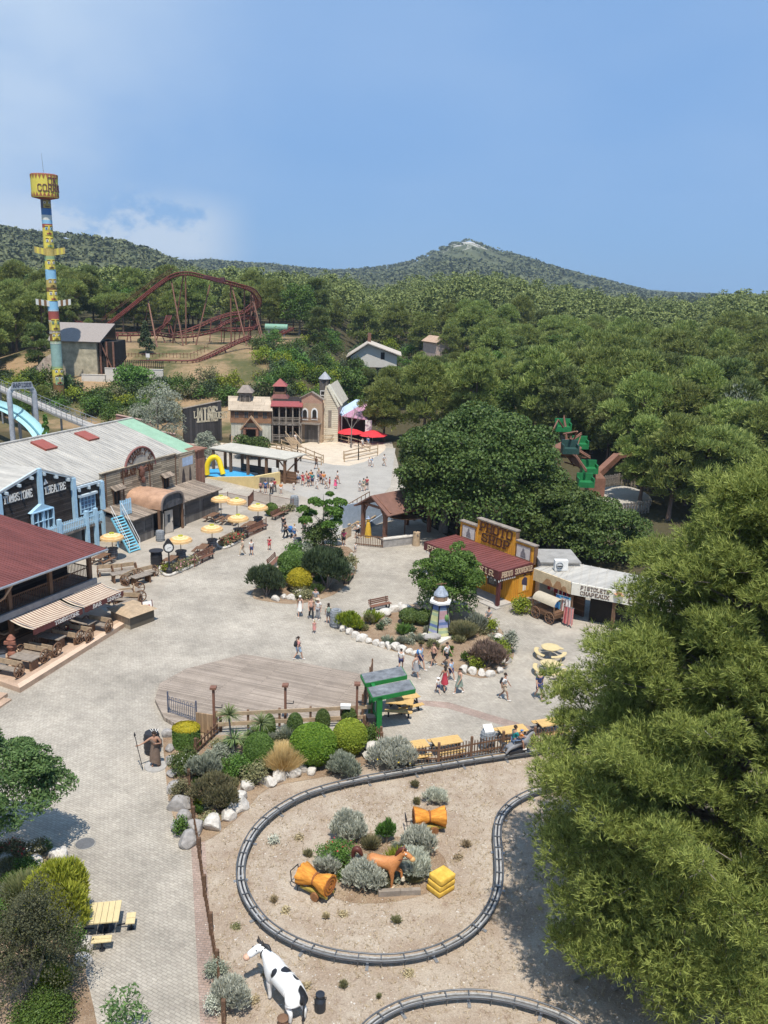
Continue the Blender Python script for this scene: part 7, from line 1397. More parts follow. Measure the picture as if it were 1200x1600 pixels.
def cow():
 h0,h1=P(412,1520),P(468,1585);rz=math.atan2(h0.y-h1.y,h0.x-h1.x);t=thing('cow_statue','white cow statue with black patches and turned head','cow statue',P(446,1575),rz,None,1.1)
 m_,nt_,b=newmat('cow_hide');co=N(nt_,'ShaderNodeTexCoord').outputs['Object'];mp=N(nt_,'ShaderNodeMapping',{0:co,'Location':(.35,.1,.2),'Scale':(1.25,1.25,1.0)}).outputs[0];n=N(nt_,'ShaderNodeTexNoise',{'Vector':mp,'Scale':1.25,'Detail':1.5,'Roughness':.4}).outputs['Fac'];r=N(nt_,'ShaderNodeMapRange',{0:n,1:.515,2:.53});nt_.links.new(N(nt_,'ShaderNodeMixRGB',{0:r.outputs[0],1:(.78,.77,.74,1),2:(.02,.02,.022,1)}).outputs[0],b.inputs[0]);b.inputs['Roughness'].default_value=.35
 V=[(0,0,1.02),(.42,0,1.03),(.78,0,1.06),(1.02,0,1.22),(1.2,.03,1.38),(1.34,.12,1.42),(1.40,.36,1.28),(1.43,.50,1.2),(-.42,0,1.03),(-.72,0,1.06)];E_=[(0,1),(1,2),(2,3),(3,4),(4,5),(5,6),(6,7),(0,8),(8,9)];R=[.36,.36,.31,.21,.17,.17,.13,.125,.36,.28]
 def leg(pts,rs,at):
  i=at
  for p,r_ in zip(pts,rs):V.append(p);R.append(r_);E_.append((i,len(V)-1));i=len(V)-1
 for s,dx in((-1,.0),(1,-.12)):leg([(.72+dx,s*.2,.72),(.72+dx,s*.2,.42),(.70+dx,s*.2,.12),(.74+dx,s*.2,.04)],[.13,.08,.06,.075],2);leg([(-.68-dx,s*.22,.74),(-.58-dx,s*.22,.55),(-.76-dx,s*.22,.40),(-.72-dx,s*.22,.1),(-.68-dx,s*.22,.04)],[.17,.11,.075,.06,.075],9)
 link('body',skinmesh('cow_body',V,E_,R,m_),t);MB().ball((1.45,.53,1.18),(.12,.12,.105),10,8).build('muzzle',pm('muzzle_pink',(.62,.38,.26),.5),t)
 for s in(-1,1):MB().tube([(1.30-s*.0,.05+.0,1.52),(1.26+s*.22,.02+s*.05,1.56),(1.24+s*.34,s*.06,1.48)],[.05,.07,.01],8).build('ear',M_BLACK,t);MB().tube([(1.3+s*.07,.08,1.55),(1.3+s*.14,.08,1.68),(1.32+s*.12,.1,1.78)],[.04,.03,.008],7).build('horn',pm('horn_dark',(.06,.05,.045),.5),t);MB().ball((1.37+s*.1,.27,1.42),.035,8,6).build('eye',M_BLACK,t)
 MB().tube([(-.96,0,1.2),(-1.05,.02,.95),(-1.04,.03,.55),(-1.04,.03,.38)],[.035,.03,.03,.06],7).build('tail',M_BLACK,t);MB().ball((-.45,0,.70),(.18,.15,.13),10,7).build('udder',pm('muzzle_pink',(.62,.38,.26)),t);MB().ring((1.12,.02,1.3),.19,.025,'x',14,5).build('collar',M_BLACK,t)
cow()
def small_props():
 t=thing('milk_churn','dark grey milk churn standing beside the cow','milk churn',P(500,1578));MB().lathe([(.19,0),(.2,.04),(.2,.42),(.12,.54),(.12,.6),(.16,.62),(.16,.68),(.05,.7),(0,.7)],(0,0,0),18).build('body',pm('churn_grey',(.05,.055,.065),.4,.15,3,.02,metal=.5),t);m=MB()
 for s in(-1,1):m.tube([(s*.12,0,.56),(s*.22,0,.54),(s*.2,0,.44)],.015,5)
 m.build('handle',M_BLACK,t)
 t=thing('tree_stump','brown carved stump at the bottom edge of the paddock','stump',P(442,1604));MB().lathe([(.24,0),(.17,.2),(.17,.34),(.2,.36),(.14,.4),(0,.42)],(0,0,0),12).build('wood',M_WOOD,t)
 t=thing('manhole_cover','round iron manhole cover set in the grey paving','manhole cover',P(133,1318,.004));MB().lathe([(0,0),(.40,0),(.40,.01),(0,.012)],(0,0,0),28).build('lid',pm('iron_lid',(.13,.13,.13),.6,.2,8,.5),t);MB().ring((0,0,.003),.43,.03,'z',28,4).build('rim',pm('rim_conc',(.34,.32,.28),.9),t)
 t=thing('picnic_table','square picnic table with cream planks and black steel seats','table',P(164,1462),.18);m=MB()
 for k in range(5):m.box(-.56+k*.225,-.56+k*.225+.21,-.2,.95,.72,.77)
 m.build('tabletop',pm('cream_planks',(.62,.50,.27),.7,.1,5,.1,stretch=(4,.5,1)),t)
 for x,y,r in((-.95,.15,0),(.95,.25,0),(0,-.72,0)):
  s=MB();w=(.17,.3)if x else(.36,.17);s.box(x-w[0],x+w[0],y-w[1],y-.01,.45,.49).box(x-w[0],x+w[0],y+.01,y+w[1],.45,.49);o=s.build('seat',pm('cream_planks',(.62,.50,.27)),t);MB().tube([(x,y,.45),(x,y,.0)],.04,7).lathe([(.12,0),(.12,.02),(0,.02)],(x,y,0),10).tube([(x,y,.3),(x*.45,y*.4+.25,.12)],.03,6).build('leg',M_BLACK,o)
 MB().box(-.08,.08,.3,.46,0,.72).beam((-.5,-.1,.68),(.5,.85,.68),.06).beam((.5,-.1,.68),(-.5,.85,.68),.06).lathe([(.3,0),(.3,.03),(0,.04)],(0,.38,0),14).build('pedestal',M_BLACK,t)
 a=P(842,962);b=P(872,975);t=thing('covered_wagon','brown display wagon with cream canvas hood beside the hat store','wagon',P(855,968),math.atan2(b.y-a.y,b.x-a.x));MB().box(-1.1,1.1,-.5,.5,.5,.95).build('box_body',M_BROWNPL,t);m=MB();m.smooth=True;n=9;k=5;vs=[]
 for i in range(k):
  x=-1.1+2.2*i/(k-1)
  for j in range(n):q=math.pi*j/(n-1);vs.append((x,.6*math.cos(q),1.45+.5*math.sin(q)))
 m.add(vs,[(i*n+j,i*n+j+1,(i+1)*n+j+1,(i+1)*n+j)for i in range(k-1)for j in range(n-1)]);m.build('canvas_hood',pm('canvas_cream',(.46,.40,.30),.95,.1,4,.2),t);m=MB()
 for x in(-1.05,1.05):
  for y in(-.55,.55):m.box(x-.04,x+.04,y-.04,y+.04,.9,1.5)
 m.build('hoop_post',M_WOOD,t)
 for x in(-.7,.7):
  for y in(-.58,.58):w=link('wheel',WH,t,(x,y,0));w.rotation_euler=(0,0,math.pi/2)
small_props()
def lighthouse():
 b=P(686,992);t=thing('painted_lighthouse','six sided painted lighthouse model with blue slate cap','lighthouse',b,.32);h=ztop(b,686,915);k=h/4.2;q=[P(x,y)-b for x,y in((655,996),(688,1008),(722,990),(690,980))];MB().prism([(p.x*math.cos(-.32)-p.y*math.sin(-.32),p.x*math.sin(-.32)+p.y*math.cos(-.32))for p in q],0,.18).build('base_slab',pm('slab_white',(.62,.58,.50),.9),t)
 cols=[pm('lh_'+n,c,.7,.15,3,.1)for n,c in(('blue',(.12,.17,.33)),('lilac',(.32,.33,.48)),('pink',(.42,.26,.27)),('lemon',(.52,.53,.26)),('sage',(.34,.42,.27)),('sky',(.30,.38,.50)))];m=MB();n=22;z0,z1=.2,2.75*k;vs=[]
 for i in range(n):
  za,zb=z0+(z1-z0)*i/n,z0+(z1-z0)*(i+1)/n;ra,rb=1.0-.38*i/n,1.0-.38*(i+1)/n;ra*=k;rb*=k
  for s in range(6):a,c=math.pi/3*s,math.pi/3*(s+1);m.mat([3,4,3,1,0,1,2,2,2,5,0][i//2]if s%2==0 else[3,1,4,0,4,3,3,4,3,0,0][i//2]).add([(ra*math.cos(a),ra*math.sin(a),za),(ra*math.cos(c),ra*math.sin(c),za),(rb*math.cos(c),rb*math.sin(c),zb),(rb*math.cos(a),rb*math.sin(a),zb)],[(0,1,2,3)])
 m.build('tower_wall',cols,t)
 for s in range(6):a=math.pi/3*s;MB().beam((k*1.01*math.cos(a),k*1.01*math.sin(a),z0),(k*.64*math.cos(a),k*.64*math.sin(a),z1),.07).build('corner_strip',M_BLACK,t)
 MB().lathe([(.62*k,z1),(.92*k,z1+.08),(.92*k,z1+.22),(.5*k,z1+.24)],(0,0,0),6,False).build('gallery',M_WHITE,t);z=z1+.24;MB().lathe([(.56*k,z),(.58*k,z+.3*k),(.5*k,z+.42*k)],(0,0,0),8,False).build('lantern_room',pm('lantern_brown',(.26,.17,.11),.8,.4,8),t)
 MB().lathe([(.62*k,z+.42*k),(.58*k,z+.55*k),(.36*k,z+.85*k),(.2*k,z+1.1*k),(0,z+1.18*k)],(0,0,0),8,False).build('dome',pm('dome_slate',(.30,.34,.40),.5,.35,5,.2),t);MB().tube([(0,0,z+1.15*k),(0,0,z+1.4*k)],.04,6).beam((-.4,0,z+1.33*k),(.4,0,z+1.33*k),.03,.05).build('weather_vane',M_RUSTB,t);a=-1.15
 MB().ball((.72*k*math.cos(a),.72*k*math.sin(a),1.5),(.16,.16,.26),10,7).build('round_window',pm('window_green',(.12,.25,.08),.5),t);MB().ball((-.9,-.9,.35),(.7,.45,.22),12,7,.05).build('carved_rock',M_STONEG,t)
lighthouse()
# boulders
def rock_mesh(seed):
 r=random.Random(seed);bm=bmesh.new();bmesh.ops.create_icosphere(bm,subdivisions=3,radius=1);pl=[(Vector((r.gauss(0,1),r.gauss(0,1),r.gauss(0,.8))).normalized(),r.uniform(.55,.9))for k in range(14)]
 for v in bm.verts:
  for nn,dd in pl:
   e=v.co.dot(nn)-dd
   if e>0:v.co-=nn*e*.9
  v.co*=1+r.uniform(-.02,.02)
 me=bpy.data.meshes.new('boulder');bm.to_mesh(me);bm.free();return me
ROCKS=[[rock_mesh(s)for s in range(4)]for m in range(2)]
for mi,mt in enumerate((M_STONE,M_STONEG)):
 for me in ROCKS[mi]:me.materials.append(mt)
nrock=[0]
def rock(x,y,s,white=True,label='',group=None,hz=.75,cat='boulder'):
 k=nrock[0];nrock[0]+=1;r=random.Random(k);o=link('boulder',ROCKS[0 if white else 1][k%4]);p=P(x,y);o.location=(p.x,p.y,s*hz*.45);o.scale=(s*r.uniform(.85,1.25),s*r.uniform(.75,1.0),s*hz);o.rotation_euler=(r.uniform(-.2,.2),r.uniform(-.2,.2),r.uniform(0,6));tag(o,label,cat,group)
for l,s0,wh,lab,grp in(([(281,1262),(287,1280),(283,1297),(304,1300),(296,1318)],.5,False,'grey boulder edging the left paddock bed','grey boulders of the left paddock bed'),([(272,1235),(270,1212),(268,1193),(266,1172),(264,1150)],.38,False,'small grey boulder at the pavement edge of the hedge bed','small grey boulders of the hedge bed'),([(334,1292),(357,1279),(371,1264),(372,1252),(384,1233)],.5,True,'pale boulder right of the rusty picket fence','pale boulders right of the rusty fence'),([(412,1222),(421,1226),(437,1217),(460,1212),(473,1204),(448,1210),(487,1208)],.42,True,'white boulder before the round green hedges','white boulders before the round hedges'),([(580,1172),(577,1184)],.4,True,'upright pale boulder beside the golden round hedge','upright pale boulders by the golden hedge'),([(576,967),(590,964),(602,962),(616,955),(626,950),(634,957)],.5,True,'bright white boulder behind the lighthouse bed','bright white boulders behind the lighthouse bed'),([(536,985),(545,990),(555,996),(566,1001),(577,1004),(588,1007),(597,1010),(607,1012),(618,1014),(628,1018),(640,1020),(650,1024),(725,1050),(738,1052),(752,1054),(766,1056),(780,1050),(790,1035),(786,1020),(778,1000),(770,985)],.38,True,'pale boulder of the front edge of the lighthouse bed','pale boulders of the lighthouse bed edge'),([(443,935),(455,936),(431,938),(470,932),(548,890),(552,880),(550,870)],.42,True,'pale boulder at the foot of the golden bush island','pale boulders of the golden bush island'),([(8,1345),(55,1350),(88,1340),(96,1338),(40,1440),(128,1450),(132,1480),(128,1505)],.4,True,'pale boulder edging the flower bed bottom left','pale boulders of the lower left bed')):
 for k,(x,y)in enumerate(l):rock(x,y,s0*random.uniform(.8,1.25),wh,lab,grp)
rock(40,1425,.55,True,'dusty pink flat boulder in the flower bed bottom left',None)
t_=thing('timber_edging','grey timber edging at the front of the horse bed','edging',P(625,1398),.1);MB().box(-.9,0,-.1,.1,0,.26).box(.01,.85,-.08,.12,0,.24).build('beam',M_WOODG,t_)
t_=thing('fallen_planks','weathered planks lying in the shade of the pine','planks',P(918,1520),.5);MB().cbox((0,0,.06),(1.5,.2,.1)).cbox((.9,-1.0,.05),(1.2,.18,.08)).build('plank',M_WOODG,t_)
# planting
def mpp(x,y,z=0):return(P(x,y,z)-CAM).dot(FW)/FPX
def lump_blobs(rx,ry,h,kind,rng):
 if kind=='clip':return[((0,0,h*.5),(rx,ry,h*.5))]
 bl=[]
 n=9 if kind=='loose' else 7
 for i in range(n):
  a=i*2.4;q=math.sqrt((i+.3)/n)*.68;s=rng.uniform(.34,.52)
  bl.append(((math.cos(a)*q*rx,math.sin(a)*q*ry,h*rng.uniform(.38,.62)*(1-.35*q)),(rx*s,ry*s,h*rng.uniform(.3,.42))))
 return bl
nb=[0]
def bush(name,label,cx,yb,w,hp,mat,kind='loose',dens=1.0,leaf=None,group=None,z=0.,cat='bush',g=None,flowers=None,ground=None):
 """a shrub standing at a pixel: w, hp are its width and height in the photograph"""
 nb[0]+=1;rng=np.random.default_rng(100+nb[0]);p=P(cx,yb,z)if ground is None else ground;s=(p-CAM).dot(FW)/FPX;th=math.asin(min((CAMH-p.z)/(p-CAM).length,.9))
 rx=w*s/2;ry=rx*.85;h=max((hp*s-ry*1.0*math.sin(th))/math.cos(th)*1.06,hp*s*.55);c=p+Vector((p.x,p.y,0)).normalized()*ry*.75;c.z=p.z
 t=thing(name,label,cat,c,0,group);L=leaf or max(.05,min(.5,3.2*s));area=rx*ry*4+4*rx*h;n=int(min(max(area/(L*L)*(5.5 if kind=='clip' else 4.2)*dens,260),22000));bl=lump_blobs(rx,ry,h,kind,rng)
 if kind=='clip':pos,d=blob_points(bl,n,rng,.10,.35);V,F=leaf_quads(pos,d,L*.8,L*.55,rng,1.0,.3);cb=MB().ball((0,0,h*.5),(rx*.93,ry*.93,h*.465),18,12,.02);cv=np.array(cb.v);F=np.vstack([F,np.array(cb.f)+len(V)]);V=np.vstack([V,cv])
 elif kind=='spiky':pos,d=blob_points(bl,n//3,rng,.5);V,F=tufts(pos,d*.4+np.array([0,0,.8]),4,L*2.2,L*.5,rng,.45)
 elif kind=='grass':
  m=n//4;a=rng.uniform(0,6.28,m);q=np.sqrt(rng.random(m))*.45;pos=np.stack([np.cos(a)*q*rx,np.sin(a)*q*ry,np.zeros(m)+.02],1);dd=np.stack([np.cos(a)*q*1.6,np.sin(a)*q*1.6,np.ones(m)],1);V,F=tufts(pos,dd,4,h*.95,L*.45,rng,.35)
 else:pos,d=blob_points(bl,n,rng,.45,.2);pos=pos+rng.normal(size=pos.shape)*L*.8+np.stack([np.sin(pos[:,2]*5+nb[0])*rx*.10,np.cos(pos[:,2]*6)*ry*.10,np.sin(pos[:,0]*6/max(rx,.3))*h*.09],1);V,F=leaf_quads(pos,d,L,L*.6,rng,.6,.35)
 V[:,2]=np.maximum(V[:,2],.0);link('foliage',np_mesh('foliage',V,F,mat),t)
 if kind!='grass':
  m=MB()
  for k in range(4):a=k*1.6;m.tube([(0,0,0),(math.cos(a)*rx*.25,math.sin(a)*ry*.25,h*.3),(math.cos(a)*rx*.45,math.sin(a)*ry*.45,h*.6)],[.05*min(h,1.5),.03*min(h,1.5),.01],5)
  m.build('stem',M_BARKG,t)
 if flowers:
  fm,fn=flowers;pos,d=blob_points(bl,fn,rng,.05);kp=pos[:,2]>h*.35;pos,d=pos[kp],d[kp];V,F=leaf_quads(pos+d*.02,d,L*.9,L*.8,rng,1.2,.6);link('blooms',np_mesh('blooms',V,F,fm),t)
 return t
F_RED=pm('red_petals',(.55,.05,.06),.7,.2,9,0);F_WHITE=pm('white_petals',(.75,.72,.66),.7,.1,9,0);F_PINK=pm('pink_petals',(.62,.30,.32),.7,.2,9,0);F_YEL=pm('yellow_petals',(.72,.52,.04),.7,.15,9,0)
sheet('island_soil',smooth_poly(pix([(392,928),(425,941),(470,943),(520,930),(550,905),(558,880),(545,855),(500,850),(462,862),(435,885)]),3),M_BED,Z_TOP)
sheet('lighthouse_soil',smooth_poly(pix([(530,982),(548,966),(580,962),(640,945),(700,940),(765,968),(800,1008),(798,1034),(762,1059),(720,1052),(650,1027),(590,1010)]),3),M_BED,Z_TOP)
sheet('corner_soil',smooth_poly(pix([(-200,1345),(0,1330),(95,1342),(125,1400),(136,1450),(134,1520),(128,1700),(-300,1700)]),3),M_BED,Z_TOP)
sheet('hedge_soil',smooth_poly(pix([(258,1140),(300,1148),(420,1148),(560,1150),(590,1172),(560,1200),(500,1215),(420,1232),(380,1270),(330,1310),(300,1312),(270,1275),(258,1200)]),3),M_BED,Z_TOP)
B=bush
B('golden_bush','bright golden round clipped bush on the centre island',468,928,40,40,M_YEL,'clip');B('green_mound','smooth blue green mound behind the golden bush',458,902,50,42,M_GREEN,'clip');B('juniper','big dark juniper right of the golden bush',511,929,84,78,M_JUN,'spiky',1.3);B('juniper','upright dark juniper at the left end of the centre island',417,938,60,58,M_JUN,'spiky',1.3)
B('green_bush','mid green bush between left juniper and golden bush',443,921,42,40,M_GREEN,'loose');B('green_bush','low green bush at the far tip of the centre island',463,872,38,26,M_GREEN,'loose');B('dark_shrub','tall dark green shrub under the light green tree',497,868,60,62,M_OAK,'loose',1.2);B('green_bush','small olive bush at the right side of the centre island',546,898,22,34,M_HEATH,'loose');B('green_bush','low green bush below the golden bush',475,938,40,18,M_HEATH,'loose')
B('green_bush','low dark green clipped dome left of the lighthouse',640,978,36,28,M_OAK,'clip');B('green_bush','low dark green clipped dome touching the lighthouse',661,980,34,28,M_OAK,'clip');B('grass_clump','lime green grassy clump at the left tip of the lighthouse bed',546,988,42,30,M_LIME,'spiky');B('grass_clump','small green tuft beside the white boulders',583,975,22,18,M_LIME,'grass')
for x,y in((594,985),(627,991),(644,990),(612,1013)):B('green_tuft','tiny grey green tuft on the bare soil left of the lighthouse',x,y,12,12,M_JUN,'loose',1,None,'tiny tufts of the lighthouse bed')
B('heath_bush','broad pinkish brown heath bush at the front of the lighthouse bed',762,1050,64,46,leafmat('heath_pink',(.16,.12,.08),(.34,.24,.18),.2,.8),'spiky');B('lime_bush','lime green bush at the right end of the lighthouse bed',780,1036,32,38,M_LIME,'loose');B('grey_bush','grey green loose bush at the right tip of the lighthouse bed',794,1024,26,44,M_OLIVE,'loose');B('dry_grass','dry yellowish grass strip right of the lighthouse',722,1002,54,26,M_HEATH,'grass',2);B('lavender_bush','grey lavender bush behind the dry grass',744,992,34,34,M_OLIVE,'spiky');B('lime_bush','small yellow green bush near the kneeling person',764,990,26,24,M_LIME,'loose');B('green_bush','rounded green bush before the photo shop side wall',813,962,36,30,M_LIME,'loose',1.2);B('lime_bush','small lime bush at the front boulder of the bed',742,1048,24,26,M_LIME,'loose')
for x,y,w,l in((258,895,16,'left end'),(272,894,20,'post'),(288,888,20,'middle'),(302,882,16,'bench end')):B('flower_bush','low flowering bush of the clock planter, '+l,x,y,w,13,M_LIME if x<265 else M_HEATH,'loose',1.2,None,None,.18,'bush',None,(F_PINK,40))
for x,y,l in((350,854,'near end'),(362,848,'middle'),(372,844,'far end')):B('flower_bush','red flowering bush of the second planter, '+l,x,y,16,14,M_HEATH,'loose',1.2,None,None,.18,'bush',None,(F_RED,90))
B('green_bush','round green bush beside the far terrace railing',424,808,22,22,M_GREEN,'clip')
for x,y in((440,806),(452,800)):B('flower_bush','low brownish flower bush before the far railing barrel',x,y,18,12,M_HEATH,'loose',1,None,'low bushes before the far barrel')
h_=B('drum_hedge','clipped drum hedge with golden top at the left of the hedge bed',292,1172,44,20,M_YEL,'clip');h_.location.z+=.85;m_=np.random.default_rng(5);a_=m_.uniform(0,6.28,5200);s_=mpp(292,1172)*22;z_=m_.uniform(-.85,.22,5200);q_=np.stack([np.cos(a_)*s_*.96,np.sin(a_)*s_*.84,z_],1);d_=np.stack([np.cos(a_),np.sin(a_),np.zeros(5200)],1);V_,F_=leaf_quads(q_,d_,.10,.07,m_,1.,.2);link('hedge_side',np_mesh('hedge_side',V_,F_,M_GREEN),h_)
B('rose_bush','dark green rose bush with pale blooms below the drum hedge',290,1217,54,46,M_OAK,'loose',1.3,.09,None,0,'bush',None,(F_WHITE,40));B('round_hedge','round green clipped hedge, left of three',405,1210,50,62,M_GREEN,'clip',1.2);B('round_hedge','large round lime green clipped hedge in the middle',489,1208,76,74,leafmat('hedge_lime',(.07,.15,.015),(.20,.30,.03),.25,.6),'clip',1.2);B('round_hedge','round golden green clipped hedge on the right',546,1188,56,62,M_LIME,'clip',1.2)
for x,y,w,h,l in((421,1160,20,42,'first'),(461,1158,26,42,'second'),(504,1150,24,40,'third'),(545,1140,26,34,'fourth')):B('cone_topiary','dark green cone topiary before the deck rail, %s from the left'%l,x,y,w,h,M_OAK,'clip',1.3,None,'cone topiaries')
B('green_bush','narrow green bush against the short picket fence',578,1168,26,36,M_GREEN,'loose');B('straw_clump','golden dry straw clump between the round hedges',443,1212,36,38,M_STRAW,'grass',1.1,.05)
B('silver_bush','olive silver bush below the golden round hedge',535,1222,56,42,M_OLIVE,'spiky',1.2);B('silver_bush','broad silver bush with yellow flowers at the picket fence',612,1212,78,56,M_SILV,'spiky',1.2,None,None,0,'bush',None,(F_YEL,60))
B('lavender_bush','grey purple bush right of the rusty fence',322,1235,58,56,M_OLIVE,'spiky');B('lavender_bush','olive brown bush above the pale boulders',338,1278,74,66,M_HEATH,'spiky',1.2);B('heath_bush','green loose bush under the yuccas',372,1225,62,46,M_GREEN,'loose');B('heath_bush','brownish bush before the left round hedge',398,1232,44,40,M_HEATH,'loose');B('green_bush','small green bush beside the grey boulders',283,1310,24,34,M_GREEN,'loose');B('heath_bush','pale olive bush at the pavement edge left of the rusty fence',281,1258,34,40,M_HEATH,'loose');B('heath_bush','grey bush between rusty fence and yuccas',340,1205,50,44,M_OLIVE,'loose');B('red_leaf_shrub','reddish small shrub before the deck rail',392,1168,26,26,M_DARKR,'loose');B('red_leaf_shrub','reddish shrub between first and second cone topiary',441,1172,24,24,M_DARKR,'loose')
def yucca(label,x,y,heads):
 b=P(x,y);t=thing('yucca',label,'yucca',b);rng=np.random.default_rng(int(x))
 for hx,hy,r in heads:
  D=b+Vector((0,0,0));zt=ztop(b,x,hy);q=Vector(((hx-x)*mpp(x,y)*.9,.05,zt));MB().tube([(0,0,0),(q.x*.6,0,zt*.55),q],[.07,.05,.045],7).build('trunk',M_BARKG,t);n=90
  d=rdir(n,rng);d[:,2]=np.abs(d[:,2])*.9-.15;d/=np.linalg.norm(d,axis=1)[:,None];mid=np.array(q)+d*r*.6;tip=np.array(q)+d*r-np.array([0,0,.16*r]);s=np.cross(d,[0,0,1.]);s/=np.linalg.norm(s,axis=1)[:,None]+1e-9;w=.022;V=np.stack([np.array(q)-s*w,np.array(q)+s*w,mid+s*w,mid-s*w,mid-s*w,mid+s*w,tip+s*.003,tip-s*.003],1).reshape(-1,3);link('leaf_rosette',np_mesh('leaf_rosette',V,np.arange(len(V)).reshape(-1,4),leafmat('yucca_leaves',(.12,.17,.05),(.30,.36,.16),.2,.6)),t)
yucca('tall yucca with two leafy heads left of the cone topiaries',366,1190,[(358,1118,.75),(366,1155,.75)]);yucca('slim yucca with one head right of the tall yucca',396,1185,[(410,1130,.75),(388,1150,.35)])
rf=random.Random(12)
def fill(n,poly,label,group,mats,w0,w1):
 k=0
 while k<n:
  x,y=rf.uniform(min(q[0]for q in poly),max(q[0]for q in poly)),rf.uniform(min(q[1]for q in poly),max(q[1]for q in poly));c=False
  for i in range(len(poly)):
   a,b=poly[i],poly[i-1]
   if(a[1]>y)!=(b[1]>y)and x<(b[0]-a[0])*(y-a[1])/(b[1]-a[1])+a[0]:c=not c
  if not c:continue
  k+=1;w=rf.uniform(w0,w1);j=rf.randrange(len(mats));B('low_plant',mats[j][1]+' '+label,x,y,w,w*rf.uniform(.45,.85),mats[j][0],rf.choice(['loose','spiky','grass']),.9,None,mats[j][1]+' '+group)
MX=[(M_HEATH,'olive brown'),(M_GREEN,'fresh green'),(M_OLIVE,'grey green'),(M_LIME,'lime green'),(M_OAK,'dark green')]
fill(40,[(302,1180),(330,1160),(400,1160),(560,1160),(575,1190),(470,1205),(400,1232),(362,1262),(330,1295),(304,1290)],'low plant filling the hedge bed','low plants of the hedge bed',MX,16,34)
fill(30,[(545,985),(580,968),(640,958),(760,975),(795,1010),(790,1035),(755,1052),(650,1020),(590,1005)],'sparse low plant in the lighthouse bed','sparse plants of the lighthouse bed',MX[:3],9,20)
fill(16,[(400,930),(430,936),(480,936),(545,905),(545,870),(500,858),(440,890)],'low plant under the centre island shrubs','low plants of the centre island',MX,18,32)
fill(22,[(-10,1360),(90,1352),(120,1420),(128,1500),(120,1590),(60,1590),(-10,1500)],'low plant in the corner bed','low plants of the corner bed',MX,24,44)
fill(18,[(500,1360),(545,1325),(660,1335),(690,1380),(640,1400),(560,1408)],'low plant around the horse','low plants around the horse',MX[:3],16,34)
sheet('horse_bed_soil',smooth_poly(pix([(488,1372),(520,1320),(600,1305),(680,1325),(700,1372),(650,1402),(570,1412),(515,1400)]),3),M_BED,.008)
fill(13,[(420,1300),(520,1240),(760,1200),(770,1400),(700,1460),(560,1480),(440,1440),(390,1370)],'small weed in the dry paddock','small weeds of the paddock',[(M_HEATH,'dry olive'),(leafmat('weed_straw',(.30,.23,.13),(.52,.43,.27),.1,.9),'dull straw')],7,15)
fill(7,[(345,1420),(390,1460),(520,1520),(700,1520),(560,1590),(370,1580)],'small weed below the track loop','small weeds below the track loop',[(leafmat('weed_straw',(.3,.23,.13),(.52,.43,.27)),'dull straw'),(M_HEATH,'dry olive')],9,17)
fill(30,[(195,553),(300,528),(395,522),(392,540),(330,556),(250,558)],'x','x',[(M_HEATH,'x')],9,15)if 0 else None
for x,y,w,h,l in((568,1402,74,58,'front left of the horse'),(643,1385,64,56,'right of the horse'),(545,1322,62,50,'behind the horse on the left'),(652,1345,56,52,'behind the horse head'),(512,1372,40,34,'at the left end of the horse bed')):B('silver_bush','silver grey bush '+l,x,y,w,h,M_SILV,'spiky',1.5)
B('flower_bush','green bush with red flowers left of the horse',524,1365,62,50,M_GREEN,'loose',1.2,.09,None,0,'bush',None,(F_RED,50));B('green_bush','small upright green bush behind the horse back',603,1322,32,38,M_GREEN,'spiky');B('grass_clump','lime grass tuft beneath the horse neck',622,1365,30,28,M_LIME,'grass',1.5);B('silver_bush','pale silver bush behind the right straw cart',680,1262,40,26,M_SILV,'spiky');B('silver_bush','tiny silver tuft alone in the paddock',427,1321,16,14,M_SILV,'loose')
B('silver_bush','large silver bush beside the rusty fence at the bottom',362,1595,60,64,M_SILV,'spiky',1.5);B('green_bush','small green and silver bush at the rusty fence',338,1535,38,34,M_OLIVE,'loose');B('silver_bush','silver bush at the lower edge by the brick edging',335,1592,30,40,M_SILV,'loose')
for x,y,w,h,f,l in((20,1345,52,34,F_RED,'red flowers, farther left'),(58,1342,42,30,F_WHITE,'white flowers'),(-10,1352,40,34,F_RED,'red flowers at the picture edge'),(70,1335,24,22,None,'green leaves only')):B('flower_bush','low bush of the corner bed with '+l,x,y,w,h,M_HEATH if f else M_GREEN,'loose',1.2,.08,None,0,'bush',None,(f,130)if f else None)
B('golden_conifer','golden green feathery conifer beside the cream picnic table',98,1480,100,130,leafmat('golden_feather',(.22,.25,.02),(.50,.48,.08),.25,.6),'spiky',1.6,.10);B('dwarf_palm','dwarf fan palm in the corner bed',44,1420,74,44,leafmat('fan_palm',(.10,.14,.05),(.26,.27,.12),.2,.6),'grass',1.5,.14);B('green_bush','narrow green bush beside the picnic seats',119,1492,30,42,M_GREEN,'loose');B('purple_shrub','large dark purple shrub filling the bottom left corner',52,1610,180,220,M_DARKR,'loose',1.5,.075);B('green_bush','bright green bush at the bottom left edge',62,1630,110,72,M_GREEN,'loose',1.2,.08);B('green_bush','grey green bush at the left picture edge',-4,1470,50,60,M_GREEN,'loose',1,.1)
def big_tree(name,label,base,kind,h,r,n,L,W,mats,tr,seed,limbs=16,blobs=None,cat='tree',spray=0):
 rng=np.random.default_rng(seed);bl=blobs or crown_blobs(h,r,kind,rng);t=thing(name,label,cat,base);pos,d=blob_points(bl,n,rng,.45)
 if spray:V,F=tufts(pos,d*.8+np.array([0,0,.55]),spray,L,W,rng)
 else:V,F=leaf_quads(pos,d,L,W,rng,.6,.4)
 link('crown',np_mesh('crown',V,F,mats[0]),t);link('trunk',trunk_mesh('trunk',h,bl,tr,mats[1],rng,limbs=limbs),t);return t
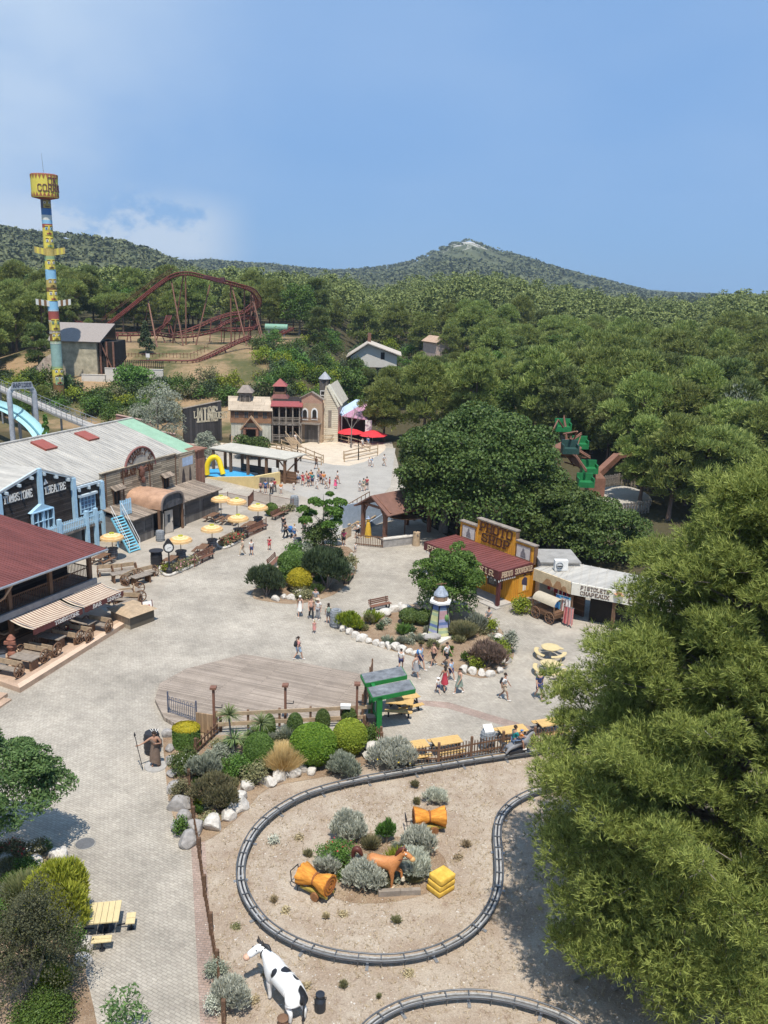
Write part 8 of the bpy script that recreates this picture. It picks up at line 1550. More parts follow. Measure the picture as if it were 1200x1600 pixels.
def two_level(h,r,seed,m=46,flat=.86,low=.2):
 """a broad crown built of many overlapping leaf clumps on a dome"""
 rng=np.random.default_rng(seed);bl=[]
 for i in range(m):
  d=rdir(1,rng)[0];d[2]=abs(d[2])*1.0-.25;d/=np.linalg.norm(d);q=rng.uniform(.62,.9);s=r*rng.uniform(.14,.25);c=h*.52
  bl.append(((d[0]*r*q,d[1]*r*q,c+d[2]*(h-c)*q*flat),(s*1.15,s*1.15,s*.8)))
 bl.append(((0,0,h*.52),(r*.6,r*.6,h*.33)));return bl
for x,Yb,h,r,seed,l in((694,83,11.8,5.6,201,'left lobe of the big oak group, its trunk beside the log post'),(748,82,13.6,7.8,202,'tallest oak of the group behind the photo shop'),(866,79,7.0,4.6,203,'right oak of the group, beside the spider ride')):
 p=PY(x,800,Yb);p.z=0;big_tree('oak_tree',l,p,'round',h,r,int(6800*r),.30,.21,(M_OAK,M_BARKG),.42,seed,22,two_level(h,r,seed,80)+[((math.cos(a)*r*.72,math.sin(a)*r*.72,h*.27),(r*.33,r*.33,h*.2))for a in np.linspace(0,6.28,13)[:-1]if seed>201 or abs(a)<.6]+[((0,0,h*.4),(r*.75,r*.75,h*.3))])
p=PY(940,860,76);p.z=0;big_tree('oak_tree','low dark bushy oak behind the hat store',p,'round',5.5,4.4,15000,.26,.18,(M_OAK,M_BARKG),.2,205,10,two_level(5.5,4.4,205,40,.86)+[((math.cos(a)*3.1,math.sin(a)*3.1,1.2),(1.3,1.3,1.2))for a in np.linspace(0,6.28,11)[:-1]])
p=P(698,968);hq=ztop(p,698,842);big_tree('leafy_tree','dense green small tree beside the lighthouse',p,'round',hq,3.0,21000,.17,.11,(M_GREEN,M_BARKG),.14,206,10,two_level(hq,2.75,206,46,.95)+[((0,0,1.6),(2.3,2.3,1.5))])
p=P(505,862);big_tree('leafy_tree','light green small tree rising from the centre island',p,'round',6.6,2.4,5200,.26,.17,(leafmat('fresh_leaves',(.05,.14,.02),(.17,.33,.055),.35,.5),M_BARKG),.1,207,10,[b for b in two_level(6.4,2.3,207,20)if b[0][2]>2.6][:-1])
def bare():
 b=P(474,842);t=thing('bare_tree','leafless grey young tree beside the light green tree','bare tree',b);m=MB();rng=random.Random(4)
 def br(p,d,L,r,k):
  q=p+d*L;m.tube([p,p.lerp(q,.5)+Vector((rng.uniform(-.05,.05),rng.uniform(-.05,.05),0)),q],[r,r*.8,r*.6],5)
  if k:
   for i in range(3):dd=(d+Vector((rng.uniform(-.7,.7),rng.uniform(-.7,.7),rng.uniform(-.1,.5)))).normalized();br(p.lerp(q,rng.uniform(.5,1)),dd,L*rng.uniform(.5,.75),r*.55,k-1)
 br(Vector(),Vector((0,0,1)),1.7,.05,4);m.build('branches',M_BARKG,t)
 b=P(549,700);t=thing('bare_tree','leafless tree standing in the mine corral','bare tree',b);m=MB();br(Vector(),Vector((0,0,1)),3.0,.12,3);m.build('branches',M_BARKG,t)
bare()
p=P(-18,1212,4.2);p.z=0;big_tree('ash_tree','feathery leaved ash tree at the left picture edge',p,'round',6.8,3.2,30000,.19,.075,(M_ASH,M_BARKG),.13,209,12,[b for b in two_level(6.6,3.0,211,44,.9)][:-1]+[((0.4,0,3.2),(2.2,2.2,.9)),((0,0,4.2),(2.0,2.0,1.2))])
p=P(195,1640);p.z=0;big_tree('ash_tree','young ash sprout at the bottom picture edge',p,'round',2.2,.95,900,.17,.06,(M_ASH,M_BARKG),.03,212,6)
def slope():
 rng=np.random.default_rng(21);k=0
 for i in range(620):
  x,y=rng.uniform(-40,640),rng.uniform(540,700)
  if x<165 and y<600:continue
  if 120<x<395 and y<614:continue
  if 390<x<640 and y<518+max(0,560-x)*.0:continue
  if 340<x<545 and y>640:continue
  if 545<x<640 and y>636:continue
  if x<345 and y>668-max(0,x-200)*.0:continue
  if x<170 and y>655:continue
  if 262<x<345 and y>628:continue
  if k>270:break
  g=G(x,y);s=(g-CAM).dot(FW)/FPX;r=rng.random();mat=(M_HEATH,M_GREEN,M_OAK,M_LIME,M_JUN,M_GREEN)[int(r*6)];nm=('heath','leafy','dark green','lime','juniper','fresh leafy')[int(r*6)];k+=1
  wm=rng.uniform(2.6,5.6);where='left slope by the water slide' if x<200 else 'slope below the coaster' if x<345 else 'slope behind the mine houses' if x<545 else 'slope below the white house'
  bush('hill_shrub',nm+' coloured wild shrub on the '+where,x,y,wm/s,wm*rng.uniform(.55,1.0)/s,mat,'loose',.55,.34,nm+' shrubs on the '+where,0,'shrub',None,None,g)
slope()
def tree_at(name,label,x,y,ytop,w,mat,kind='round',n=3200,L=.34,W=.22,seed=1,bark=None,cat='tree',Yd=None,spray=0):
 g=G(x,y)if Yd is None else PY(x,y,Yd)
 if Yd is not None:g.z=float(height(g.x,g.y))
 s=(g-CAM).dot(FW)/FPX;h=ztop(g,x,ytop);return big_tree(name,label,g,kind,h,w*s/2,n,L,W,(mat,bark or M_BARKG),.02*h+.04,seed,10,None,'tree',spray)
tree_at('olive_tree','silvery olive tree behind the stepped rust wall',250,690,598,96,M_OLIVE,'round',6500,.30,.11,31,Yd=112);tree_at('leafy_tree','rounded green tree before the white coaster wall',210,612,574,66,M_GREEN,'round',3600,.4,.28,32);tree_at('cypress','dark upright cypress on the coaster mound',228,553,503,26,M_JUN,'cone',2600,.4,.2,33);tree_at('cypress','dark green cone cypress behind the theatre roof',73,690,646,24,M_GREEN,'cone',2600,.25,.16,34,Yd=104)
tree_at('silver_shrub','silver green shrub behind the pool shelter corner',320,722,672,44,M_OLIVE,'round',3200,.25,.1,35,Yd=110,cat='shrub');tree_at('leafy_tree','dark leafy tree behind the pool shelter',393,722,686,66,M_OAK,'round',4200,.3,.2,36,Yd=116);tree_at('leafy_tree','green leafy tree right of the chapel',546,640,572,64,M_GREEN,'round',4200,.4,.26,37,Yd=146)
for x,y,yt,w,l,sd in((1000,775,660,84,'right of the spider ride pillar',51),(1045,800,655,100,'right of the ride platform',52),(895,700,610,70,'directly behind the spider cabins',53),(600,690,600,74,'behind the stage tent',41),(660,690,562,100,'left above the big oak',42),(735,700,552,90,'behind the big oak on the left',43),(990,740,588,130,'right of the spider ride',44),(1055,745,600,110,'between spider ride and bare pine',45),(925,690,575,90,'above the spider ride',46),(840,690,560,100,'behind the middle of the big oak',47),(1170,780,640,130,'beside the big near pine',48),(1090,800,690,90,'low behind the near pine',49)):
 tree_at('pine_tree','bushy olive green pine '+l,x,y,yt,w,M_PINE,'pine',5200,.5,.12,sd,M_BARK,spray=3,Yd=min(140,24.6/math.tan(math.radians(15.3)+math.atan((y-800)/FPX))))
def greypine():
 b=PY(1140,730,106);b.z=0;t=thing('sparse_pine','half bare grey pine with thin crown on the right','tree',b);m=MB();rng=random.Random(9);ends=[]
 def br(p,d,L,r,k):
  q=p+d*L;m.tube([p,p.lerp(q,.5)+Vector((rng.uniform(-.2,.2),rng.uniform(-.2,.2),0)),q],[r,r*.8,r*.55],5)
  if k==0:ends.append(q);return
  for i in range(4):dd=(d*.7+Vector((rng.uniform(-.9,.9),rng.uniform(-.9,.9),rng.uniform(-.1,.6)))).normalized();br(p.lerp(q,rng.uniform(.55,1)),dd,L*rng.uniform(.45,.7),r*.5,k-1)
 br(Vector(),Vector((.02,0,1)),5.5,.28,4);m.build('branches',pm('dead_bark',(.33,.30,.27),.95,.2,4),t);E=np.array([tuple(e)for e in ends if e.z>4]);r2=np.random.default_rng(1);pos=np.repeat(E,9,0)+r2.normal(size=(len(E)*9,3))*.5;V,F=tufts(pos,np.tile([0,0,1.],(len(pos),1)),3,.4,.1,r2);link('crown',np_mesh('crown',V,F,M_OLIVE),t)
greypine()
# the great pine on the right
def great_pine():
 b=Vector((12.7,27.4,0));t=thing('great_pine','huge bright green pine filling the right foreground','pine',b);rng=np.random.default_rng(77);H=18.6
 prof=lambda z:float(np.interp(z,[1.2,2.5,4.5,7,9.5,12,14.5,16.5,18,18.8],[4.6,6.4,7.5,6.9,5.9,5.1,4.2,3.0,1.6,.4]))
 tw=MB();tw.tube([(0,0,-.2),(.1,.05,4),(-.1,.1,9),(.1,0,14),(0,0,18)],[.42,.36,.28,.16,.04],10);tw.build('trunk',M_BARK,t)
 br=MB();pos,ax=[],[];dead=MB();cones=[]
 n=128
 for i in range(n):
  q=(i+.5)/n;z0=1.6+16.8*q**1.02;a=i*2.39996+rng.uniform(-.25,.25);R=prof(z0+.5)*rng.uniform(.66,1.10);up=rng.uniform(.10,.50)if z0>5 else rng.uniform(-.06,.25)
  o=np.array([0,0,z0-.2*R*.5]);d=np.array([math.cos(a),math.sin(a),up]);sag=rng.uniform(.0,.12)
  P_=lambda s:o+d*R*s+np.array([0,0,-sag*R*s*s+.10*R*s*s*s])
  br.tube([Vector(P_(s))for s in(0,.35,.7,.97)],[.11*(1-.6*q),.075*(1-.6*q),.045*(1-.5*q),.012],5)
  side=np.array([-math.sin(a),math.cos(a),0])
  for s in np.linspace(.40,1.0,max(int(R*1.15),3)):
   for j in(-1,0,1):
    if s>.92 and j:continue
    if s<.9 and rng.random()<.22:continue
    off=j*rng.uniform(.35,.85)*(1.2-s*.55)*max(R*.26,.4);c=P_(s)+side*off+np.array([0,0,rng.uniform(-.45,.6)]);r=rng.uniform(.40,.80)*(1.12 if s>.7 else 1.0)
    if j:br.tube([Vector(P_(max(s-.12,.2))),Vector(c)],[.03,.008],4)
    m=int(74*r*r/.3);dd=rdir(m,rng);dd[:,2]=np.where(dd[:,2]<-.15,-dd[:,2]*.6,dd[:,2]);rad=(rng.random(m)**.45)[:,None];pos.append(c+dd*rad*r*np.array([1.0,1.0,.86]));ax.append(dd*.75+np.array([0,0,.45])+d*.3)
    if rng.random()<.10:cones.append(c+dd[0]*r*.6)
    if rng.random()<.14:
     e=Vector(c)+Vector((rng.uniform(-.5,.5),rng.uniform(-.5,.5),rng.uniform(.1,.5)));dead.tube([Vector(P_(max(s-.15,.2))),Vector(c)+Vector((0,0,.25)),e],[.03,.02,.008],4)
 for i in range(210):
  z=1.9+16.3*((i+.5)/210)**1.05;a=i*2.39996+rng.uniform(-.6,.6);r=(.5+.95*rng.random()**1.6)*(1 if z<15 else .75);q=prof(z)*rng.uniform(.72,.98)-r*.35;c=np.array([math.cos(a)*q,math.sin(a)*q,z+rng.uniform(-.5,.5)]);m=int(190*r*r);dd=rdir(m,rng);dd[:,2]=np.where(dd[:,2]<-.35,-dd[:,2]*.6,dd[:,2]);rad=(1-.38*rng.random(m)**1.4)[:,None];pos.append(c+dd*rad*r*np.array([1.0,1.0,.85])*(1+.16*np.sin(dd[:,:1]*9+i)*np.sin(dd[:,1:2]*8)));ax.append(dd+np.array([0,0,.35]))
  br.tube([Vector((0,0,max(z-.3*q,.8))),Vector(c)*.6+Vector((0,0,z*.38)),Vector(c)],[.06,.04,.012],4)
 pos,ax=np.vstack(pos),np.vstack(ax);ax/=np.linalg.norm(ax,axis=1)[:,None];V,F=tufts(pos,ax,8,.2,.025,rng,.85);keep=V[:,2].reshape(-1,4).min(1)>.3;V=V.reshape(-1,4,3)[keep].reshape(-1,3);link('crown',np_mesh('crown',V,np.arange(len(V)).reshape(-1,4),leafmat('near_needles',(.095,.13,.024),(.46,.485,.13),.3,.55,0,.8)),t)
 br.build('limbs',M_BARKG,t);dead.build('dead_twigs',pm('dead_bark',(.33,.30,.27)),t)
great_pine()
def litter():
 rng=np.random.default_rng(8);poly=[P(x,y)for x,y in((312,1320),(400,1245),(560,1225),(870,1180),(1150,1150),(1300,1700),(352,1700))];xs=[p.x for p in poly];ys=[p.y for p in poly];pts=[]
 from mathutils.geometry import intersect_point_line
 def inside(x,y):
  c=False;n=len(poly)
  for i in range(n):
   a,b=poly[i],poly[i-1]
   if(a.y>y)!=(b.y>y)and x<(b.x-a.x)*(y-a.y)/(b.y-a.y)+a.x:c=not c
  return c
 while len(pts)<9000:
  x,y=rng.uniform(min(xs),max(xs)),rng.uniform(min(ys),max(ys))
  if inside(x,y)and(math.sin(x*1.3+math.sin(y*.9)*2)*math.sin(y*1.1+math.sin(x*.8))>-.25 or rng.random()<.35):pts.append((x,y,0.0))
 pos=np.array(pts);V,F=tufts(pos,np.tile([0,0,.55],(len(pos),1)),3,.13,.022,rng,.9);V[:,2]=np.abs(V[:,2]);tag(link('dry_grass',np_mesh('dry_grass',V,F,leafmat('dead_grass',(.30,.22,.12),(.60,.50,.34),.1,.9,0,1.)),),'dead grass and wood chips strewn over the paddock','dry grass',kind='stuff')
 q=pos[rng.choice(len(pos),3500)];s=rng.uniform(.012,.045,len(q));oc=np.array([[1,0,0],[0,1,0],[-1,0,0],[0,-1,0],[0,0,.8]]);V=(q[:,None,:]+rng.normal(size=(len(q),1,3))*np.array([.4,.4,0])+oc[None]*s[:,None,None]*rng.uniform(.6,1.3,(len(q),5,1))).reshape(-1,3);f=np.array([[0,1,4],[1,2,4],[2,3,4],[3,0,4]]);F=(np.arange(len(q))[:,None,None]*5+f[None]).reshape(-1,3);tag(link('gravel',np_mesh('gravel',V,F,M_STONE)),'small pale stones scattered over the paddock','gravel',kind='stuff')
litter()
# people
SK=[pm('skin_light',(.50,.30,.21),.55,.08,6,0),pm('skin_tan',(.36,.20,.13),.55,.08,6,0)]
M_LIP=pm('lip_red',(.32,.10,.09),.5,.1,6,0);M_EYE=pm('eye_dark',(.02,.016,.014),.3,.1,6,0)
def pose(kind):
 J=dict(pel=(0,0,.94),wai=(0,.0,1.08),che=(0,.0,1.27),nec0=(0,.0,1.42),nec=(0,-.01,1.49),hb=(0,-.02,1.565),hd=(0,-.025,1.645),ht=(0,-.01,1.71))
 def arm(s,el,wr,ha):J['sh'+s],J['el'+s],J['wr'+s],J['ha'+s]=((-.175 if s=='L' else .175),0,1.40),el,wr,ha
 def leg(s,kn,an,to):J['hi'+s],J['kn'+s],J['an'+s],J['to'+s]=((-.09 if s=='L' else .09),0,.90),kn,an,to
 if kind in('walk','walk2','hold'):
  f=1 if kind!='walk2' else-1;L,R=('L','R')if f>0 else('R','L');x=lambda s,v:-v if s=='L' else v
  leg(L,(x(L,.10),-.20,.51),(x(L,.10),-.27,.09),(x(L,.11),-.43,.05));leg(R,(x(R,.10),.03,.49),(x(R,.10),.32,.15),(x(R,.11),.20,.04))
  arm(L,(x(L,.23),.14,1.14),(x(L,.23),.13,.90),(x(L,.225),.10,.81));arm(R,(x(R,.23),-.10,1.14),(x(R,.22),-.26,.95),(x(R,.215),-.31,.87))
  if kind=='hold':arm('L',(-.24,-.05,1.13),(-.16,-.30,1.06),(-.13,-.38,1.06));arm('R',(.24,-.05,1.13),(.16,-.30,1.06),(.13,-.38,1.06))
 elif kind=='sit':
  J.update(pel=(0,.05,.94));leg('L',(-.20,-.40,.86),(-.22,-.46,.42),(-.22,-.60,.36));leg('R',(.20,-.40,.86),(.22,-.46,.42),(.22,-.60,.36));arm('L',(-.24,-.13,1.14),(-.15,-.38,1.08),(-.12,-.46,1.07));arm('R',(.24,-.13,1.14),(.15,-.38,1.08),(.12,-.46,1.07))
 elif kind=='spear':
  leg('L',(-.10,-.05,.50),(-.11,0,.09),(-.13,-.16,.04));leg('R',(.10,-.06,.50),(.12,.02,.09),(.14,-.14,.04));arm('L',(-.42,-.12,1.28),(-.64,-.22,1.20),(-.72,-.25,1.20));arm('R',(.30,-.04,1.16),(.12,-.20,1.22),(.04,-.24,1.25))
 else:
  leg('L',(-.10,-.01,.50),(-.105,.03,.09),(-.13,-.14,.04));leg('R',(.10,-.03,.50),(.115,.0,.09),(.14,-.16,.04));arm('L',(-.24,.02,1.13),(-.25,-.06,.89),(-.245,-.09,.80));arm('R',(.24,.02,1.13),(.25,-.04,.89),(.245,-.08,.80))
 return J
RAD=dict(pel=.125,wai=.112,che=.135,nec0=.10,nec=.052,hb=.072,hd=.098,ht=.078,sh=.062,el=.043,wr=.03,ha=.036,hi=.095,kn=.060,an=.043,to=.04)
BONES=[('pel','wai'),('wai','che'),('che','nec0'),('nec0','nec'),('nec','hb'),('hb','hd'),('hd','ht')]+[(a+s,b+s)for s in 'LR' for a,b in(('sh','el'),('el','wr'),('wr','ha'),('hi','kn'),('kn','an'),('an','to'))]+[('nec0','shL'),('nec0','shR'),('pel','hiL'),('pel','hiR')]
def sub(J,names,grow,bones=None,nm='part',extra=None):
 idx={n:i for i,n in enumerate(names)};E=[(idx[a],idx[b])for a,b in BONES if a in idx and b in idx];V=[J[n]for n in names];R=[RAD[n.rstrip('LR')if n[-1]in 'LR' else n]+grow for n in names]
 if extra:R=[r+extra.get(n,0)for r,n in zip(R,names)]
 return V,E,R
def lerp3(a,b,t):return tuple(a[i]+(b[i]-a[i])*t for i in range(3))
_PC={}
def pose_meshes(kind):
 if kind in _PC:return _PC[kind]
 J=pose(kind);names=list(dict.fromkeys([n for b in BONES for n in b]));V,E,R=sub(J,names,0);body=skinmesh('body_'+kind,V,E,R,[SK[0],M_EYE,M_LIP],1)
 x=MB()
 for s,sg in(('L',-1),('R',1)):
  h,w=Vector(J['ha'+s]),Vector(J['wr'+s]);d=(h-w).normalized();sd=d.cross(Vector((0,1,0))if abs(d.y)<.8 else Vector((0,0,1))).normalized();cu=d.cross(sd).normalized()*(1 if kind!='x' else-1)
  for k,L in enumerate((.068,.08,.084,.07)):p=h+sd*(k-1.5)*.019+d*.015;x.tube([p,p+d*L*.6,p+d*L+cu*L*.35],[.010,.009,.007],5)
  p=h-d*.012+sd*.026;x.tube([p,p+(d*.5+sd*.8).normalized()*.035,p+(d*.85+sd*.5).normalized()*.06],[.011,.010,.007],5)
 hd=Vector(J['hd']);x.ball(hd+Vector((0,-.105,-.012)),(.014,.022,.024),6,5);x.ball(hd+Vector((-.098,.005,-.01)),(.012,.022,.032),6,5);x.ball(hd+Vector((.098,.005,-.01)),(.012,.022,.032),6,5);x.mat(1).ball(hd+Vector((-.036,-.090,.012)),(.013,.010,.009),6,4).ball(hd+Vector((.036,-.090,.012)),(.013,.010,.009),6,4);x.mat(2).ball(hd+Vector((0,-.095,-.05)),(.026,.010,.008),6,4)
 bm=bmesh.new();bm.from_mesh(body);tmp=x.mesh('tmp',[SK[0],M_EYE,M_LIP]);bm.from_mesh(tmp);bm.to_mesh(body);bm.free();bpy.data.meshes.remove(tmp)
 G_={'body':body}
 def piece(n,nodes,pts,grow,extra=None,root=0,lv=1):
  JJ=dict(J);JJ.update(pts);v,e,r=sub(JJ,nodes,grow,extra=extra);G_[n]=skinmesh(n+'_'+kind,v,e,r,[M_WHITE],lv)
 half={'el'+s:lerp3(J['sh'+s],J['el'+s],.72)for s in 'LR'}
 piece('tshirt',['pel','wai','che','nec0','shL','shR','elL','elR'],dict(half,pel=lerp3(J['pel'],J['wai'],.15)),.014,{'elL':.02,'elR':.02,'pel':-.005,'nec0':-.012})
 piece('tank',['pel','wai','che','nec0'],dict(pel=lerp3(J['pel'],J['wai'],.15),nec0=lerp3(J['che'],J['nec0'],.7)),.013,{'nec0':.0})
 kn={'kn'+s:lerp3(J['hi'+s],J['kn'+s],.80)for s in 'LR'}
 piece('shorts',['pel','hiL','hiR','knL','knR'],kn,.016,{'knL':.028,'knR':.028})
 piece('trousers',['pel','hiL','hiR','knL','knR','anL','anR'],{},.014,{'anL':.018,'anR':.018,'knL':.01,'knR':.01})
 m=MB();m.smooth=True;p=Vector(J['wai']);n=14;vs=[]
 for i,(z,rx,ry)in enumerate(((1.12,.135,.125),(.95,.17,.16),(.75,.20,.23),(.52,.235,.30))):
  for k in range(n):a=2*math.pi*k/n;q=1+.06*math.sin(5*a)*i/3;vs.append((rx*math.cos(a)*q,ry*math.sin(a)*q+(J['pel'][1]),z))
 m.add(vs,[(i*n+k,i*n+(k+1)%n,(i+1)*n+(k+1)%n,(i+1)*n+k)for i in range(3)for k in range(n)]);G_['skirt']=m.mesh('skirt_'+kind,[M_WHITE])
 def hair(nm,f):
  m=MB();f(m);G_[nm]=m.mesh(nm+'_'+kind,[M_BLACK])
 hair('short',lambda m:m.ball(hd+Vector((0,.022,.035)),(.102,.104,.095),12,8,.02));hair('long',lambda m:m.ball(hd+Vector((0,.026,.03)),(.106,.106,.098),12,8,.02).ball(hd+Vector((0,.085,-.12)),(.095,.05,.17),10,8,.02));hair('pony',lambda m:m.ball(hd+Vector((0,.022,.035)),(.102,.104,.095),12,8,.02).tube([hd+Vector((0,.11,.07)),hd+Vector((0,.19,.02)),hd+Vector((0,.18,-.16))],[.03,.04,.012],7))
 hair('cap',lambda m:m.ball(hd+Vector((0,.012,.045)),(.108,.112,.085),12,8).lathe([(.0,0),(.085,0),(.085,.012),(0,.014)],hd+Vector((0,-.12,.045)),10));hair('sunhat',lambda m:m.ball(hd+Vector((0,.012,.05)),(.106,.108,.08),12,8).lathe([(.10,0),(.19,-.02),(.19,-.01),(.10,.014)],hd+Vector((0,.01,.05)),14))
 sh=MB()
 for s in 'LR':a,t_=Vector(J['an'+s]),Vector(J['to'+s]);sh.tube([a+Vector((0,.03,-.04)),a.lerp(t_,.5)+Vector((0,0,-.02)),t_+Vector((0,-.03,0))],[.052,.05,.045],8)
 G_['shoes']=sh.mesh('shoes_'+kind,[M_WHITE]);G_['J']=J;_PC[kind]=G_;return G_
COLS=dict(white=(.74,.73,.70),black=(.03,.03,.034),navy=(.04,.055,.11),grey=(.30,.30,.31),dgrey=(.12,.12,.13),red=(.55,.045,.05),pink=(.68,.30,.36),hot=(.70,.10,.22),blue=(.12,.26,.55),lblue=(.38,.52,.68),teal=(.02,.22,.22),orange=(.72,.26,.05),beige=(.52,.43,.32),green=(.22,.27,.22),khaki=(.34,.29,.20),denim=(.14,.20,.30),brown=(.12,.065,.04),blond=(.42,.29,.13),dark=(.035,.025,.02),yellow=(.72,.56,.10),peach=(.68,.38,.28))
def cm(c):return pm('cloth_'+c,COLS[c],.85,.12,9,.15)
def recolor(o,m):
 o.material_slots[0].link='OBJECT';o.material_slots[0].material=m
def person(x,y,label,pose_='stand',face=0,hgt=1.72,top=('tshirt','white'),bot=('shorts','navy'),hair=('short','dark'),shoes='white',tone=0,group=None,loc=None,cat='person',name='person'):
 G_=pose_meshes(pose_);p=P(x,y)if loc is None else loc;t=thing(name,label,cat,p,math.radians(face),group,hgt/1.75);b=link('body',G_['body'],t);recolor(b,SK[tone])
 def wear(n,key,c):o=link(n,G_[key],t);recolor(o,cm(c)if isinstance(c,str)else c)
 if top:wear('shirt' if top[0]=='tshirt' else 'tank_top',*top)
 if bot:wear({'skirt':'skirt','shorts':'shorts','trousers':'trousers'}[bot[0]],*bot)
 if hair:wear('hair' if hair[0]in('short','long','pony')else 'hat',*hair)
 if shoes:wear('shoes','shoes',shoes)
 return t
def backpack(p,label,col,hgt=1.72):
 k=hgt/1.75;f=Matrix.Rotation(p.rotation_euler.z,3,'Z');t=thing('backpack',label,'backpack',Vector(p.location)+f@Vector((0,.19*k,1.02*k)),p.rotation_euler.z);bm=MB().ball((0,0,.18),(.15,.10,.23),10,8);bm.ball((0,.08,.1),(.11,.05,.12),8,6);bm.build('bag',cm(col),t);m=MB()
 for s in(-1,1):m.tube([(s*.08,-.06,.36),(s*.1,-.22,.38),(s*.11,-.31,.2),(s*.11,-.12,.0)],.014,5)
 m.build('straps',M_BLACK,t)
W,S_='walk','stand'
p=person(466,1031,'woman with dark ponytail and black backpack walking alone over the plaza','walk',120,1.66,('tshirt','pink'),('shorts','lblue'),('pony','dark'));backpack(p,'black backpack on the woman walking alone over the plaza','black')
person(491,989,'small child in pale pink below the plaza group','stand',20,.95,('tshirt','pink'),('skirt','pink'),('short','blond'),'white')
p=person(469,963,'woman in white dress and cap left of the plaza group','walk',0,1.65,('tank','white'),('skirt','white'),('cap','white'));backpack(p,'dark backpack of the woman in white dress','dgrey')
person(486,967,'woman with pink top and black trousers in the plaza group','walk2',15,1.7,('tank','peach'),('trousers','black'),('long','dark'));person(497,968,'person in white shirt and grey trousers in the plaza group','stand',-20,1.68,('tshirt','white'),('trousers','grey'),('sunhat','beige'));person(493,953,'man in grey shirt at the back of the plaza group','walk',0,1.78,('tshirt','grey'),('shorts','khaki'),('short','dark'))
p=person(513,975,'woman with long dark hair and grey shorts beside the barrel bin','stand',190,1.62,('tshirt','beige'),('shorts','grey'),('long','dark'));backpack(p,'grey backpack of the woman beside the barrel bin','green')
person(626,1047,'person in white shirt with dark shorts above the canopy','walk',170,1.5,('tshirt','white'),('shorts','navy'),('short','dark'));p=person(656,1047,'man in light blue shirt before the lighthouse bed','walk2',60,1.78,('tshirt','lblue'),('shorts','navy'),('short','dark'));backpack(p,'blue backpack of the man in light blue shirt','blue')
person(649,1058,'woman in white top and grey skirt near the canopy','walk',60,1.62,('tank','white'),('skirt','grey'),('long','brown'));person(677,1041,'woman in pink top and black shorts below the lighthouse','walk2',-60,1.68,('tank','peach'),('shorts','black'),('pony','dark'));person(697,1041,'person in white shirt and black shorts behind the family','walk',60,1.7,('tshirt','white'),('shorts','black'),('short','dark'));person(704,1063,'boy in light blue shirt walking with the family','walk2',50,1.45,('tshirt','lblue'),('shorts','navy'),('short','dark'))
person(694,1079,'woman in black top and red skirt holding hands with child','walk',200,1.66,('tank','red'),('skirt','red'),('long','dark'),'black',1);person(684,1084,'small child in white shirt and sunhat beside the red skirt','walk2',200,1.1,('tshirt','white'),('shorts','navy'),('sunhat','white'));person(717,1083,'woman in grey green dress with shoulder bag','walk',-50,1.66,('tank','green'),('skirt','green'),('pony','dark'))
p=person(787,1093,'man in white shirt with black backpack in front of the tables','walk',70,1.76,('tshirt','white'),('shorts','beige'),('short','dark'),'white',1);backpack(p,'black backpack of the man in white shirt','black',1.76)
person(841,1092,'man in navy shirt and dark shorts at the pine edge','walk2',10,1.86,('tshirt','navy'),('shorts','navy'),('short','dark'),'grey');person(763,973,'person sitting on the kerb beside the lighthouse bed','sit',-20,1.6,('tshirt','grey'),('trousers','dgrey'),('short','dark'),'black',0,None,P(763,973)+Vector((0,0,-.38)))
person(446,842,'woman in black pushing a blue stroller along the street','hold',150,1.72,('tank','black'),('trousers','black'),('long','dark'));person(443,832,'man in black walking ahead of the stroller','walk',160,1.8,('tshirt','black'),('trousers','dgrey'),('short','dark'));person(460,842,'girl in white shirt and blue shorts beside the stroller','walk2',120,1.5,('tshirt','white'),('shorts','blue'),('short','blond'))
person(475,834,'woman with long brown hair half behind the bare tree','walk',180,1.7,('tank','red'),('shorts','dgrey'),('long','brown'),'white',1);person(421,860,'boy in red shirt and red shorts alone on the street','walk',0,1.3,('tshirt','red'),('shorts','red'),('short','dark'));person(393,868,'boy in white shirt and dark shorts near the flower bed','walk2',10,1.5,('tshirt','white'),('shorts','navy'),('short','dark'));person(379,868,'woman in beige shirt and trousers near the flower bed','walk',-40,1.62,('tshirt','beige'),('trousers','beige'),('short','blond'))
person(537,853,'woman in pink top and black shorts at the ramp entrance','stand',10,1.62,('tshirt','hot'),('shorts','black'),('short','dark'));person(555,864,'small child in white at the shelter entrance','stand',30,1.0,('tshirt','white'),('shorts','grey'),('short','dark'));person(559,842,'man in white shirt leaning toward the ramp railing','hold',-60,1.74,('tshirt','white'),('shorts','black'),('short','blond'))
